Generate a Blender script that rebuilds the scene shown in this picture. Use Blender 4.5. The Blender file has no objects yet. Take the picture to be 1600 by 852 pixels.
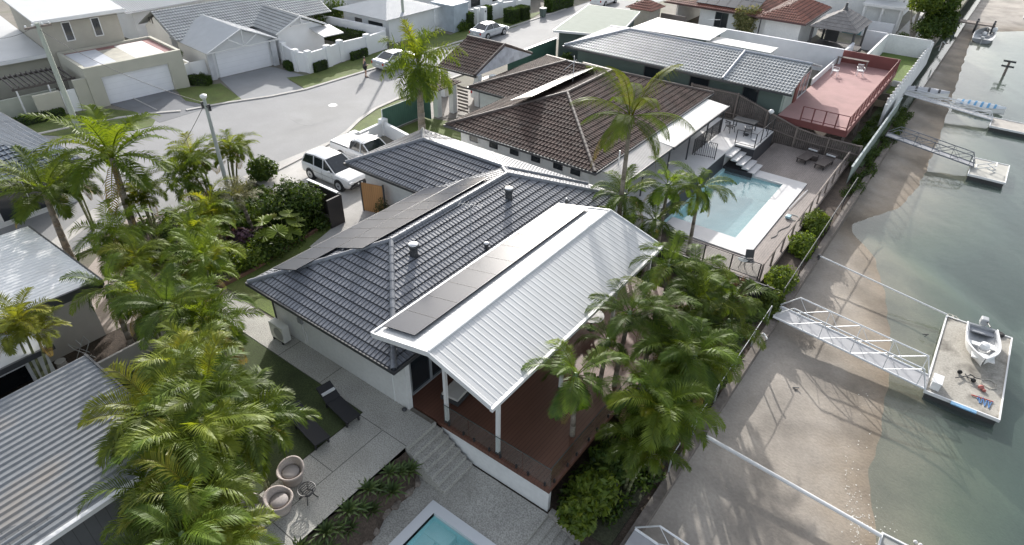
import bpy, bmesh, math, random
import numpy as np
from mathutils import Vector, Matrix
random.seed(7)
sc = bpy.context.scene
COL = sc.collection
PI = math.pi
# ------------------------------------------------------------------ camera
FPX = 994.84873
_A = np.array([1700., -250.]); _B = np.array([-845., -300.]); _C = np.array([800., 426.])
_y = np.array([_A[0]-_C[0], -(_A[1]-_C[1]), -FPX]); _y /= np.linalg.norm(_y)
_x = -np.array([_B[0]-_C[0], -(_B[1]-_C[1]), -FPX]); _x /= np.linalg.norm(_x)
_z = np.cross(_x, _y)
RW = np.stack([_x, _y, _z], 0)          # camera -> world rotation
CAMH = 18.0
cam = bpy.data.cameras.new('camera'); camo = bpy.data.objects.new('camera', cam); COL.objects.link(camo)
cam.sensor_width = 36; cam.lens = FPX/1600*36; cam.clip_end = 3000; cam.clip_start = .2
camo.matrix_world = Matrix.Translation((0, 0, CAMH)) @ Matrix([list(r) for r in RW]).to_4x4()
sc.camera = camo
# ------------------------------------------------------------------ light
SUN_AZ = math.radians(126.5); SUN_EL = math.radians(22.5)
w = bpy.data.worlds.new('World'); sc.world = w; w.use_nodes = True
nt = w.node_tree; bg = nt.nodes['Background']
sky = nt.nodes.new('ShaderNodeTexSky'); sky.sky_type = 'NISHITA'; sky.sun_disc = False
sky.sun_elevation = SUN_EL; sky.sun_rotation = math.atan2(math.cos(SUN_AZ), math.sin(SUN_AZ))
sky.dust_density = 2.5; sky.air_density = 1.0; sky.ozone_density = 1.0
hs = nt.nodes.new('ShaderNodeHueSaturation'); hs.inputs['Saturation'].default_value = .42
nt.links.new(sky.outputs[0], hs.inputs['Color']); nt.links.new(hs.outputs[0], bg.inputs[0]); bg.inputs[1].default_value = .15
sl = bpy.data.lights.new('sun', 'SUN'); so = bpy.data.objects.new('sun', sl); COL.objects.link(so)
sl.energy = 2.9; sl.angle = math.radians(.6); sl.color = (1, .965, .915)
sd = Vector((math.cos(SUN_AZ)*math.cos(SUN_EL), math.sin(SUN_AZ)*math.cos(SUN_EL), math.sin(SUN_EL)))
so.rotation_euler = sd.to_track_quat('Z', 'Y').to_euler()
sc.view_settings.view_transform = 'Standard'; sc.view_settings.look = 'None'
sc.view_settings.exposure = 1.04; sc.view_settings.gamma = 1
# ------------------------------------------------------------------ helpers
def G(px, py, z=0.):
    """where the sight line of a photo pixel meets the level z"""
    d = RW @ np.array([px-_C[0], -(py-_C[1]), -FPX])
    t = (z-CAMH)/d[2]
    return Vector((d[0]*t, d[1]*t, z))
MATS = {}
def mat(name, col, rough=.7, var=.12, scale=1.5, bump=0., bscale=30, metal=0., spec=.5, var2=.0, scale2=12, stain=None, stain_amt=.5, stain_scale=.6, stretch=(1,1,1)):
    if name in MATS: return MATS[name]
    m = bpy.data.materials.new(name); m.use_nodes = True; MATS[name] = m
    n = m.node_tree.nodes; l = m.node_tree.links; b = n['Principled BSDF']
    b.inputs['Roughness'].default_value = rough; b.inputs['Metallic'].default_value = metal
    b.inputs['Specular IOR Level'].default_value = spec
    tc = n.new('ShaderNodeTexCoord'); mp = n.new('ShaderNodeMapping'); mp.inputs['Scale'].default_value = stretch
    l.new(tc.outputs['Object'], mp.inputs[0])
    def noise(s, det=4):
        t = n.new('ShaderNodeTexNoise'); t.inputs['Scale'].default_value = s; t.inputs['Detail'].default_value = det
        l.new(mp.outputs[0], t.inputs['Vector']); return t
    t = noise(scale)
    r = n.new('ShaderNodeMapRange'); r.inputs[1].default_value = .3; r.inputs[2].default_value = .7
    r.inputs[3].default_value = 1-var; r.inputs[4].default_value = 1+var; l.new(t.outputs['Fac'], r.inputs[0])
    last = r.outputs[0]
    if var2:
        t2 = noise(scale2, 6); r2 = n.new('ShaderNodeMapRange'); r2.inputs[1].default_value = .35; r2.inputs[2].default_value = .65
        r2.inputs[3].default_value = 1-var2; r2.inputs[4].default_value = 1+var2; l.new(t2.outputs['Fac'], r2.inputs[0])
        mm = n.new('ShaderNodeMath'); mm.operation = 'MULTIPLY'; l.new(last, mm.inputs[0]); l.new(r2.outputs[0], mm.inputs[1]); last = mm.outputs[0]
    vm = n.new('ShaderNodeVectorMath'); vm.operation = 'SCALE'; vm.inputs[0].default_value = col[:3]; l.new(last, vm.inputs['Scale'])
    out = vm.outputs[0]
    if stain:
        t3 = noise(stain_scale, 5); r3 = n.new('ShaderNodeMapRange'); r3.inputs[1].default_value = .5; r3.inputs[2].default_value = .68
        r3.inputs[4].default_value = stain_amt; l.new(t3.outputs['Fac'], r3.inputs[0])
        mx = n.new('ShaderNodeMix'); mx.data_type = 'RGBA'; l.new(r3.outputs[0], mx.inputs[0]); l.new(out, mx.inputs[6]); mx.inputs[7].default_value = (*stain, 1)
        out = mx.outputs[2]
    l.new(out, b.inputs['Base Color'])
    if bump:
        t4 = noise(bscale, 3); bp = n.new('ShaderNodeBump'); bp.inputs['Strength'].default_value = bump; bp.inputs['Distance'].default_value = .02
        l.new(t4.outputs['Fac'], bp.inputs['Height']); l.new(bp.outputs[0], b.inputs['Normal'])
    return m
def lines(m, axis, period, width=.06, dark=.5, offset=0.):
    """board / panel joints: thin lines across one object axis, multiplied into the colour"""
    n = m.node_tree.nodes; l = m.node_tree.links; b = n['Principled BSDF']
    src = b.inputs['Base Color'].links[0].from_socket
    tc = n.new('ShaderNodeTexCoord'); sp = n.new('ShaderNodeSeparateXYZ'); l.new(tc.outputs['Object'], sp.inputs[0])
    a = n.new('ShaderNodeMath'); a.operation = 'MULTIPLY_ADD'; l.new(sp.outputs[axis], a.inputs[0]); a.inputs[1].default_value = 1/period; a.inputs[2].default_value = 100.5+offset
    f = n.new('ShaderNodeMath'); f.operation = 'FRACT'; l.new(a.outputs[0], f.inputs[0])
    c = n.new('ShaderNodeMath'); c.operation = 'LESS_THAN'; l.new(f.outputs[0], c.inputs[0]); c.inputs[1].default_value = width/period
    r = n.new('ShaderNodeMapRange'); r.inputs[3].default_value = 1; r.inputs[4].default_value = dark; l.new(c.outputs[0], r.inputs[0])
    vm = n.new('ShaderNodeVectorMath'); vm.operation = 'SCALE'; l.new(src, vm.inputs[0]); l.new(r.outputs[0], vm.inputs['Scale'])
    l.new(vm.outputs[0], b.inputs['Base Color'])
    return m
def glass_mat(name, tint=(.8, .85, .85), refl=1.0, rough=.02):
    m = bpy.data.materials.new(name); m.use_nodes = True; MATS[name] = m
    n = m.node_tree.nodes; l = m.node_tree.links; n.remove(n['Principled BSDF'])
    t = n.new('ShaderNodeBsdfTransparent'); t.inputs[0].default_value = (*tint, 1)
    g = n.new('ShaderNodeBsdfGlossy'); g.inputs['Roughness'].default_value = rough
    lw = n.new('ShaderNodeLayerWeight'); lw.inputs[0].default_value = .25
    f = n.new('ShaderNodeMath'); f.operation = 'MULTIPLY_ADD'; l.new(lw.outputs['Facing'], f.inputs[0]); f.inputs[1].default_value = .25; f.inputs[2].default_value = .03
    mx = n.new('ShaderNodeMixShader'); l.new(f.outputs[0], mx.inputs[0]); l.new(t.outputs[0], mx.inputs[1]); l.new(g.outputs[0], mx.inputs[2])
    l.new(mx.outputs[0], n['Material Output'].inputs[0]); return m
def water_mat(name, tint, bump=.15, s1=3., s2=.6, ior=1.33, body=None, bodyamt=0.):
    m = bpy.data.materials.new(name); m.use_nodes = True; MATS[name] = m
    n = m.node_tree.nodes; l = m.node_tree.links; n.remove(n['Principled BSDF'])
    t = n.new('ShaderNodeBsdfTransparent'); t.inputs[0].default_value = (*tint, 1)
    g = n.new('ShaderNodeBsdfGlossy'); g.inputs['Roughness'].default_value = .06
    tc = n.new('ShaderNodeTexCoord')
    a = n.new('ShaderNodeTexNoise'); a.inputs['Scale'].default_value = s1; a.inputs['Detail'].default_value = 3; l.new(tc.outputs['Object'], a.inputs['Vector'])
    c = n.new('ShaderNodeTexNoise'); c.inputs['Scale'].default_value = s2; c.inputs['Detail'].default_value = 2; l.new(tc.outputs['Object'], c.inputs['Vector'])
    ad = n.new('ShaderNodeMath'); ad.operation = 'MULTIPLY_ADD'; l.new(c.outputs['Fac'], ad.inputs[0]); ad.inputs[1].default_value = 2.; l.new(a.outputs['Fac'], ad.inputs[2])
    bp = n.new('ShaderNodeBump'); bp.inputs['Strength'].default_value = bump; bp.inputs['Distance'].default_value = .1; l.new(ad.outputs[0], bp.inputs['Height'])
    l.new(bp.outputs[0], g.inputs['Normal'])
    lw = n.new('ShaderNodeLayerWeight'); lw.inputs[0].default_value = .5; l.new(bp.outputs[0], lw.inputs['Normal']); pw = n.new('ShaderNodeMath'); pw.operation = 'POWER'; l.new(lw.outputs['Facing'], pw.inputs[0]); pw.inputs[1].default_value = 3.6
    f = n.new('ShaderNodeMath'); f.operation = 'MULTIPLY_ADD'; l.new(pw.outputs[0], f.inputs[0]); f.inputs[1].default_value = .62; f.inputs[2].default_value = .022
    mx = n.new('ShaderNodeMixShader'); l.new(f.outputs[0], mx.inputs[0]); l.new(g.outputs[0], mx.inputs[2])
    if body:
        d = n.new('ShaderNodeBsdfDiffuse'); d.inputs[0].default_value = (*body, 1)
        m2 = n.new('ShaderNodeMixShader'); m2.inputs[0].default_value = bodyamt; l.new(t.outputs[0], m2.inputs[1]); l.new(d.outputs[0], m2.inputs[2]); l.new(m2.outputs[0], mx.inputs[1])
    else: l.new(t.outputs[0], mx.inputs[1])
    l.new(mx.outputs[0], n['Material Output'].inputs[0]); return m
def leaf_mat(name, c0, c1, cdead=(.16, .11, .06), trans=.45, rough=.45):
    """c0 -> c1 by the face attribute tint (0..1); tint above 1 goes to dead brown"""
    m = bpy.data.materials.new(name); m.use_nodes = True; MATS[name] = m
    n = m.node_tree.nodes; l = m.node_tree.links; n.remove(n['Principled BSDF'])
    at = n.new('ShaderNodeAttribute'); at.attribute_name = 'tint'
    cr = n.new('ShaderNodeValToRGB'); e = cr.color_ramp.elements
    e[0].position = 0; e[0].color = (*c0, 1); e[1].position = .5; e[1].color = (*c1, 1)
    k = cr.color_ramp.elements.new(.72); k.color = (c1[0]*1.25, c1[1]*.95, c1[2]*.7, 1); k = cr.color_ramp.elements.new(1.); k.color = (*cdead, 1)
    sc_ = n.new('ShaderNodeMath'); sc_.operation = 'MULTIPLY'; sc_.inputs[1].default_value = .5; l.new(at.outputs['Fac'], sc_.inputs[0]); l.new(sc_.outputs[0], cr.inputs[0])
    tc = n.new('ShaderNodeTexCoord'); nz = n.new('ShaderNodeTexNoise'); nz.inputs['Scale'].default_value = 1.7; l.new(tc.outputs['Object'], nz.inputs['Vector'])
    oi = n.new('ShaderNodeObjectInfo'); ra = n.new('ShaderNodeMath'); ra.operation = 'MULTIPLY_ADD'; l.new(oi.outputs['Random'], ra.inputs[0]); ra.inputs[1].default_value = .5; l.new(nz.outputs['Fac'], ra.inputs[2])
    r = n.new('ShaderNodeMapRange'); r.inputs[1].default_value = .35; r.inputs[2].default_value = 1.; r.inputs[3].default_value = .6; r.inputs[4].default_value = 1.45; l.new(ra.outputs[0], r.inputs[0])
    vm = n.new('ShaderNodeVectorMath'); vm.operation = 'SCALE'; l.new(cr.outputs[0], vm.inputs[0]); l.new(r.outputs[0], vm.inputs['Scale'])
    d = n.new('ShaderNodeBsdfDiffuse'); l.new(vm.outputs[0], d.inputs[0])
    t = n.new('ShaderNodeBsdfTranslucent')
    v2 = n.new('ShaderNodeVectorMath'); v2.operation = 'MULTIPLY'; v2.inputs[1].default_value = (1.35, 1.25, .5); l.new(vm.outputs[0], v2.inputs[0]); l.new(v2.outputs[0], t.inputs[0])
    g = n.new('ShaderNodeBsdfGlossy'); g.inputs['Roughness'].default_value = rough; g.inputs[0].default_value = (1, 1, 1, 1)
    mx = n.new('ShaderNodeMixShader'); mx.inputs[0].default_value = trans; l.new(d.outputs[0], mx.inputs[1]); l.new(t.outputs[0], mx.inputs[2])
    m2 = n.new('ShaderNodeMixShader'); m2.inputs[0].default_value = .016; l.new(mx.outputs[0], m2.inputs[1]); l.new(g.outputs[0], m2.inputs[2])
    l.new(m2.outputs[0], n['Material Output'].inputs[0]); return m

def tag(o, label=None, cat=None, group=None, kind=None):
    if label: o['label'] = label
    if cat: o['category'] = cat
    if group: o['group'] = group
    if kind: o['kind'] = kind
    return o
def thing(name, label, cat, loc=(0, 0, 0), rz=0., group=None):
    o = bpy.data.objects.new(name, None); COL.objects.link(o); o.empty_display_size = .3
    o.location = loc; o.rotation_euler = (0, 0, rz)
    return tag(o, label, cat, group)
def root_of(o):
    while o.parent: o = o.parent
    return o
class MB:
    def __init__(s): s.v = []; s.f = []; s.t = []
    def add(s, vs, fs, tint=0.):
        k = len(s.v); s.v += [tuple(v) for v in vs]; s.f += [tuple(i+k for i in f) for f in fs]; s.t += [tint]*len(fs); return s
    def box(s, x0, x1, y0, y1, z0, z1):
        x0, x1 = min(x0, x1), max(x0, x1); y0, y1 = min(y0, y1), max(y0, y1); z0, z1 = min(z0, z1), max(z0, z1)
        return s.add([(x0,y0,z0),(x1,y0,z0),(x1,y1,z0),(x0,y1,z0),(x0,y0,z1),(x1,y0,z1),(x1,y1,z1),(x0,y1,z1)],
              [(0,3,2,1),(4,5,6,7),(0,1,5,4),(1,2,6,5),(2,3,7,6),(3,0,4,7)])
    def cbox(s, c, d, M=None):
        vs = [Vector((sx*d[0]/2, sy*d[1]/2, sz*d[2]/2)) for sz in (-1,1) for sx, sy in ((-1,-1),(1,-1),(1,1),(-1,1))]
        if M is not None: vs = [M @ v for v in vs]
        return s.add([v+Vector(c) for v in vs], [(0,3,2,1),(4,5,6,7),(0,1,5,4),(1,2,6,5),(2,3,7,6),(3,0,4,7)])
    def poly(s, pts): return s.add(pts, [tuple(range(len(pts)))])
    def prism(s, pts, z0, z1):
        a = sum(pts[i][0]*pts[(i+1) % len(pts)][1]-pts[(i+1) % len(pts)][0]*pts[i][1] for i in range(len(pts)))
        if a < 0: pts = pts[::-1]
        n = len(pts); vs = [(p[0], p[1], z0) for p in pts]+[(p[0], p[1], z1) for p in pts]
        return s.add(vs, [tuple(range(n))[::-1], tuple(range(n, 2*n))]+[(i, (i+1) % n, n+(i+1) % n, n+i) for i in range(n)])
    def slab(s, pts, th):
        """3d polygon (counter-clockwise from above) with a thickness straight down"""
        n = len(pts); vs = [tuple(p) for p in pts]+[(p[0], p[1], p[2]-th) for p in pts]
        return s.add(vs, [tuple(range(n)), tuple(range(n, 2*n))[::-1]]+[(i, n+i, n+(i+1) % n, (i+1) % n) for i in range(n)])
    def tube(s, p, q, r, n=8, r2=None, cap=True):
        p = Vector(p); q = Vector(q); d = (q-p)
        if d.length < 1e-6: return s
        d.normalize(); a = d.orthogonal().normalized(); b = d.cross(a); r2 = r if r2 is None else r2
        vs = [p+(a*math.cos(2*PI*i/n)+b*math.sin(2*PI*i/n))*r for i in range(n)]+[q+(a*math.cos(2*PI*i/n)+b*math.sin(2*PI*i/n))*r2 for i in range(n)]
        fs = [(i, (i+1) % n, n+(i+1) % n, n+i) for i in range(n)]
        if cap: fs += [tuple(range(n))[::-1], tuple(range(n, 2*n))]
        return s.add(vs, fs)
    def path(s, pts, r, n=6):
        for i in range(len(pts)-1):
            r0 = r[i] if isinstance(r, (list, tuple)) else r; r1 = r[i+1] if isinstance(r, (list, tuple)) else r
            s.tube(pts[i], pts[i+1], r0, n, r1)
        return s
    def lathe(s, prof, n=16, c=(0, 0, 0)):
        vs = []; fs = []
        for (r, z) in prof: vs += [(c[0]+r*math.cos(2*PI*i/n), c[1]+r*math.sin(2*PI*i/n), c[2]+z) for i in range(n)]
        for k in range(len(prof)-1):
            fs += [(k*n+i, k*n+(i+1) % n, (k+1)*n+(i+1) % n, (k+1)*n+i) for i in range(n)]
        fs += [tuple(range(n))[::-1], tuple(range((len(prof)-1)*n, len(prof)*n))]
        return s.add(vs, fs)
    def loft(s, rings, closed=True, caps=True):
        n = len(rings[0]); vs = [v for r in rings for v in r]; fs = []
        for k in range(len(rings)-1):
            for i in range(n if closed else n-1):
                fs.append((k*n+i, k*n+(i+1) % n, (k+1)*n+(i+1) % n, (k+1)*n+i))
        if caps: fs += [tuple(range(n))[::-1], tuple(range((len(rings)-1)*n, len(rings)*n))]
        return s.add(vs, fs)
    def build(s, name, m, parent=None, label=None, smooth=False, world=True, bevel=0., kind=None, cat=None, group=None, fixn=False):
        me = bpy.data.meshes.new(name)
        off = Vector(root_of(parent).location) if (parent and world) else Vector((0, 0, 0))
        me.from_pydata([(v[0]-off[0], v[1]-off[1], v[2]-off[2]) for v in s.v], [], s.f)
        if any(s.t):
            a = me.attributes.new('tint', 'FLOAT', 'FACE'); a.data.foreach_set('value', s.t)
        if fixn:
            bm = bmesh.new(); bm.from_mesh(me); bmesh.ops.recalc_face_normals(bm, faces=bm.faces); bm.to_mesh(me); bm.free()
        me.materials.append(m)
        if smooth: me.polygons.foreach_set('use_smooth', [True]*len(me.polygons))
        me.update()
        o = bpy.data.objects.new(name, me); COL.objects.link(o)
        if parent: o.parent = parent
        if bevel:
            b = o.modifiers.new('bevel', 'BEVEL'); b.width = bevel; b.segments = 2; b.limit_method = 'ANGLE'
        tag(o, label, cat, group, kind); return o
def dup(o, loc=None, rz=None, label=None, group=None, parent=None, scale=None):
    c = o.copy(); COL.objects.link(c); c.parent = parent
    if loc is not None: c.location = loc
    if rz is not None: c.rotation_euler = (0, 0, rz)
    if scale is not None: c.scale = (scale,)*3
    if label: c['label'] = label
    if group: c['group'] = group
    for ch in list(o.children): dup(ch, parent=c)
    return c
# ---- roof surfaces: real courses and rolls, clipped to the outline of each plane
PROF = {
 'tile': (.19, [(0, 0), (.02, .022), (.05, .022), (.075, 0)], .36, .035),
 'tile2': (.24, [(0, 0), (.03, .035), (.08, .035), (.11, 0)], .38, .04),
 'corr': (.20, [(0, 0), (.03, .03), (.07, .03), (.10, 0)], 0, 0),
 'wave': (.15, [(0, 0), (.03, .022), (.075, .03), (.12, .022)], 0, 0),
 'ribs': (.27, [(0, 0), (.03, .008), (.07, .008), (.10, 0)], 0, 0),
 'fine': (.30, [(0, 0), (.03, .007), (.08, .007), (.11, 0)], 0, 0),
 'deep': (.26, [(0, 0), (.03, .05), (.08, .05), (.11, 0)], 0, 0),
 'thatch': (.5, [(0, 0), (.25, .02)], .45, .03),
}
def roof_plane(mb, poly, kind, th=.03, e0=0):
    poly = [Vector(p) for p in poly]
    P0 = poly[e0]; e = (poly[(e0+1) % len(poly)]-P0).normalized()
    nrm = Vector((0, 0, 0))
    for i in range(len(poly)): nrm += poly[i].cross(poly[(i+1) % len(poly)])
    nrm.normalize()
    if nrm.z < 0: nrm = -nrm
    s_ = nrm.cross(e)
    if s_.z < 0: s_ = -s_
    us = [(p-P0).dot(e) for p in poly]; vs_ = [(p-P0).dot(s_) for p in poly]
    per, prof, cv, ch = PROF[kind]
    U = []; k = math.floor(min(us)/per)
    while k*per < max(us)+per:
        U += [(k*per+a, h) for a, h in prof]; k += 1
    V = []
    if cv:
        k = 0; v0 = min(vs_)
        while v0+k*cv < max(vs_)+cv:
            V += [(v0+k*cv, ch), (v0+(k+1)*cv-.055, .004), (v0+(k+1)*cv-.004, 0.)]; k += 1
    else: V = [(min(vs_)-.01, 0), (max(vs_)+.01, 0)]
    bm = bmesh.new(); grid = []; tl = bm.faces.layers.float.new('joint'); npf = len(prof)
    for v, hv in V:
        grid.append([bm.verts.new(P0+e*u+s_*v+nrm*(hu+hv)) for u, hu in U])
    for j in range(len(V)-1):
        for i in range(len(U)-1):
            fc = bm.faces.new((grid[j][i], grid[j][i+1], grid[j+1][i+1], grid[j+1][i]))
            fc[tl] = 1. if (cv and j % 3 != 0) else (.85 if (cv and i % npf == npf-2) else (.35 if cv and i % npf < npf-2 else 0.))  # painted shadow: lap strips and roll sides get a dark tint
    cen = sum(poly, Vector())/len(poly)
    for i in range(len(poly)):
        a = poly[i]; b = poly[(i+1) % len(poly)]; no = (b-a).cross(nrm)
        if no.dot(cen-a) > 0: no = -no
        bmesh.ops.bisect_plane(bm, geom=bm.verts[:]+bm.edges[:]+bm.faces[:], plane_co=a, plane_no=no, clear_outer=True)
    bmesh.ops.recalc_face_normals(bm, faces=bm.faces)
    bm.verts.index_update()
    fl = [tuple(v.index for v in f.verts) for f in bm.faces]
    # make faces look up
    out = []
    for f, ff in zip(bm.faces, fl): out.append(ff if f.normal.dot(nrm) > -.2 else ff[::-1])
    k0 = len(mb.t); mb.add([v.co.copy() for v in bm.verts], out)
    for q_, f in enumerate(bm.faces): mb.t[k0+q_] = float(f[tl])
    bm.free()
    # underside slab
    n = len(poly); lo = [p-nrm*th for p in poly]
    hi = [p-nrm*.003 for p in poly]
    mb.add(hi+lo, [tuple(range(n, 2*n)), tuple(range(n))]+[(i, (i+1) % n, n+(i+1) % n, n+i) for i in range(n)])
def ridge(mb, p, q, r=.11, seg=.42):
    p = Vector(p); q = Vector(q); L = (q-p).length; n = max(1, int(L/seg)); d = (q-p)/n
    for i in range(n): mb.tube(p+d*i, p+d*(i+1.04), r*1.06, 8, r*.94, cap=False)
def hip(mb, caps, x0, x1, y0, y1, z, pitch, kind, faces='nsew', axis=None):
    W = x1-x0; D = y1-y0
    if axis is None: axis = 'y' if D > W else 'x'
    h = min(W, D)/2; zr = z+h*pitch
    if axis == 'y': a = (x0+h, y0+h, zr); b = (x0+h, y1-h, zr)
    else: a = (x0+h, y0+h, zr); b = (x1-h, y0+h, zr)
    c = [(x0, y0, z), (x1, y0, z), (x1, y1, z), (x0, y1, z)]
    if axis == 'y':
        S = [c[0], c[1], a]; E = [c[1], c[2], b, a]; N = [c[2], c[3], b]; Wf = [c[3], c[0], a, b]; hp = [(c[0], a), (c[1], a), (c[2], b), (c[3], b)]
    else:
        S = [c[0], c[1], b, a]; E = [c[1], c[2], b]; N = [c[2], c[3], a, b]; Wf = [c[3], c[0], a]; hp = [(c[0], a), (c[1], b), (c[2], b), (c[3], a)]
    for k, F in (('s', S), ('e', E), ('n', N), ('w', Wf)):
        if k in faces: roof_plane(mb, F, kind)
    if caps is not None:
        for p, q in hp+[(a, b)]: ridge(caps, Vector(p)+Vector((0,0,.02)), Vector(q)+Vector((0,0,.02)))
    return a, b
def gutter(mb, x0, x1, y0, y1, z, sides='nsew', h=.14, w_=.1):
    if 's' in sides: mb.box(x0-w_, x1+w_, y0-w_, y0, z-h, z+.01)
    if 'n' in sides: mb.box(x0-w_, x1+w_, y1, y1+w_, z-h, z+.01)
    if 'w' in sides: mb.box(x0-w_, x0, y0, y1, z-h, z+.01)
    if 'e' in sides: mb.box(x1, x1+w_, y0, y1, z-h, z+.01)
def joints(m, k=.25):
    """laps and gaps between tiles (face attribute) are darkened: their shadow is put into the colour"""
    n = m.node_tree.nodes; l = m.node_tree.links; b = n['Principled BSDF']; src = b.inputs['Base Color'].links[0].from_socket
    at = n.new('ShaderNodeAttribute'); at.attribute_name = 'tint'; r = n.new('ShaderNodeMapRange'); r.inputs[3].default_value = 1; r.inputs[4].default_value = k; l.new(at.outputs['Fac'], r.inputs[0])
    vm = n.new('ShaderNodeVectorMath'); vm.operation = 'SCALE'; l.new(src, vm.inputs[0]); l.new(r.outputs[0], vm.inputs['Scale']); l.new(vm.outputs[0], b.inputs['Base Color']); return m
# ------------------------------------------------------------------ materials
M_white = mat('painted_white_render', (.66, .67, .665), .7, .05, .8, .1, 40, var2=.04, scale2=6)
M_trim = mat('white_trim', (.68, .68, .675), .45, .04)
M_metalroof = mat('white_metal_roof', (.50, .505, .505), .5, .05, .6, stain=(.42, .42, .40), stain_amt=.25, stain_scale=.5)
M_darktile = mat('charcoal_tile', (.17, .18, .205), .46, .14, 1.2, .15, 30, var2=.12, scale2=9, spec=.5, stain=(.24, .25, .26), stain_amt=.35, stain_scale=.9)
M_browntile = mat('brown_tile', (.13, .088, .073), .75, .25, .9, .2, 25, var2=.3, scale2=8, stain=(.15, .135, .12), stain_amt=.4, stain_scale=1.3, spec=.25)
M_greytile = mat('grey_tile', (.36, .38, .39), .5, .12, .8, .1, 30, var2=.15, scale2=8)
M_redtile = mat('terracotta_tile', (.26, .09, .06), .6, .25, .8, .1, 30, var2=.25, scale2=8)
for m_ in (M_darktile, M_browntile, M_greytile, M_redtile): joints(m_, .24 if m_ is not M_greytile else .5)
M_gutter = mat('dark_gutter', (.05, .052, .056), .5, .1)
M_black = mat('black_metal', (.025, .025, .027), .45, .1)
M_rubber = mat('tyre_rubber', (.02, .02, .02), .8, .1)
M_win = mat('window_glass', (.02, .025, .03), .08, .1, spec=.8)
M_concrete = mat('exposed_aggregate', (.37, .36, .33), .85, .10, .7, .6, 40, var2=.32, scale2=24, stain=(.24, .23, .20), stain_amt=.4, stain_scale=.5)
M_conc2 = mat('pale_concrete', (.42, .405, .385), .85, .12, .5, .2, 30, var2=.06, scale2=12, stain=(.3, .28, .25), stain_amt=.4)
M_asphalt = mat('old_asphalt', (.255, .255, .257), .85, .09, .3, .3, 60, var2=.10, scale2=30, stain=(.20, .20, .195), stain_amt=.5, stain_scale=.22)
M_drive = mat('dark_driveway', (.16, .165, .175), .8, .1, .4, .2, 40, stain=(.1, .1, .1), stain_amt=.4)
M_grass = mat('lawn_ground', (.095, .128, .028), .9, .25, .7, .6, 50, var2=.3, scale2=22, stain=(.12, .125, .035), stain_amt=.45, stain_scale=.8)
M_soil = mat('soil', (.07, .052, .04), .95, .3, 1.5, .8, 20, var2=.3, scale2=15)
M_timber = mat('red_timber_deck', (.135, .062, .042), .5, .2, 1.2, .1, 30, stretch=(1, .15, 1))
lines(M_timber, 0, .14, .012, .35)
M_greywood = mat('weathered_wood', (.20, .165, .145), .8, .2, 1., .2, 30, stretch=(1, .3, 1))
lines(M_greywood, 0, .14, .014, .5)
M_solar = mat('solar_glass', (.028, .034, .05), .3, .04, .4, spec=.22)
M_steel = mat('galvanised_steel', (.55, .56, .57), .4, .1, 3, metal=.4)
M_alu = mat('aluminium_rail', (.7, .71, .72), .35, .05, 3, metal=.2)
M_glass = glass_mat('clear_glass', (.94, .96, .955))
M_carwhite = mat('white_car_paint', (.8, .8, .8), .2, .01, spec=.7)
M_carsilver = mat('silver_car_paint', (.55, .57, .6), .25, .02, spec=.7, metal=.3)
M_chrome = mat('bright_metal', (.7, .7, .7), .2, .02, metal=.9)
M_lamp = mat('headlight_glass', (.6, .62, .64), .1, .05, spec=.8)
M_redlamp = mat('tail_light', (.4, .02, .02), .2, .05)
# ------------------------------------------------------------------ setting
def struct(name, mb, m, **k): return mb.build(name, m, kind='structure', **k)
WZ = -2.1     # water level
SHORE = [(-30, 4.5), (10, 3.6), (17, 3.2), (20.2, 1.9), (23.3, 1.8), (28.7, 1.2), (33, 0.2), (35.3, -.6), (37.3, -1.2), (38.6, -2.0), (39.6, -3.3), (40.6, -3.5), (41.6, -3.2), (43.2, -2.1), (45.5, -1.25), (50.7, -.9), (60, -1.1), (68, -1.5), (77, -1.9), (90, -2.5), (98, -2.9), (103, -1.5), (106, 1.5), (110, 6), (118, 16), (130, 30), (150, 45), (220, 70)]
_sy = np.array([a for a, b in SHORE]); _sx = np.array([b for a, b in SHORE])
_yy = np.arange(-30, 220, .2); _xx = np.interp(_yy, _sy, _sx); _xx = np.convolve(np.pad(_xx, 6, 'edge'), np.ones(13)/13, 'valid')+.05*np.sin(_yy*1.7)+.03*np.sin(_yy*4.1); _sy, _sx = _yy, _xx
def sand_h(x, y):
    xs = np.interp(y, _sy, _sx)
    d = xs-x                                  # >0 on the beach
    up = WZ+np.minimum(.55, .062*d)
    s = np.clip(-d, 0, 60)
    dn = WZ-(.055*s+.028*s**2); dn = np.maximum(dn, WZ-3.2)
    return np.where(d > 0, up, dn)
xs = np.concatenate([np.arange(-6.5, 9, .22), np.arange(9, 30, 1.5), np.array([32, 45, 80, 150, 320.])])
ys = np.concatenate([np.arange(2, 60, .3), np.arange(60, 125, 1.), np.array([128, 135, 150, 170, 220, 400.])]); ys = np.concatenate([[-60, -20], ys])
X, Y = np.meshgrid(xs, ys); Z = sand_h(X, Y)
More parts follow.
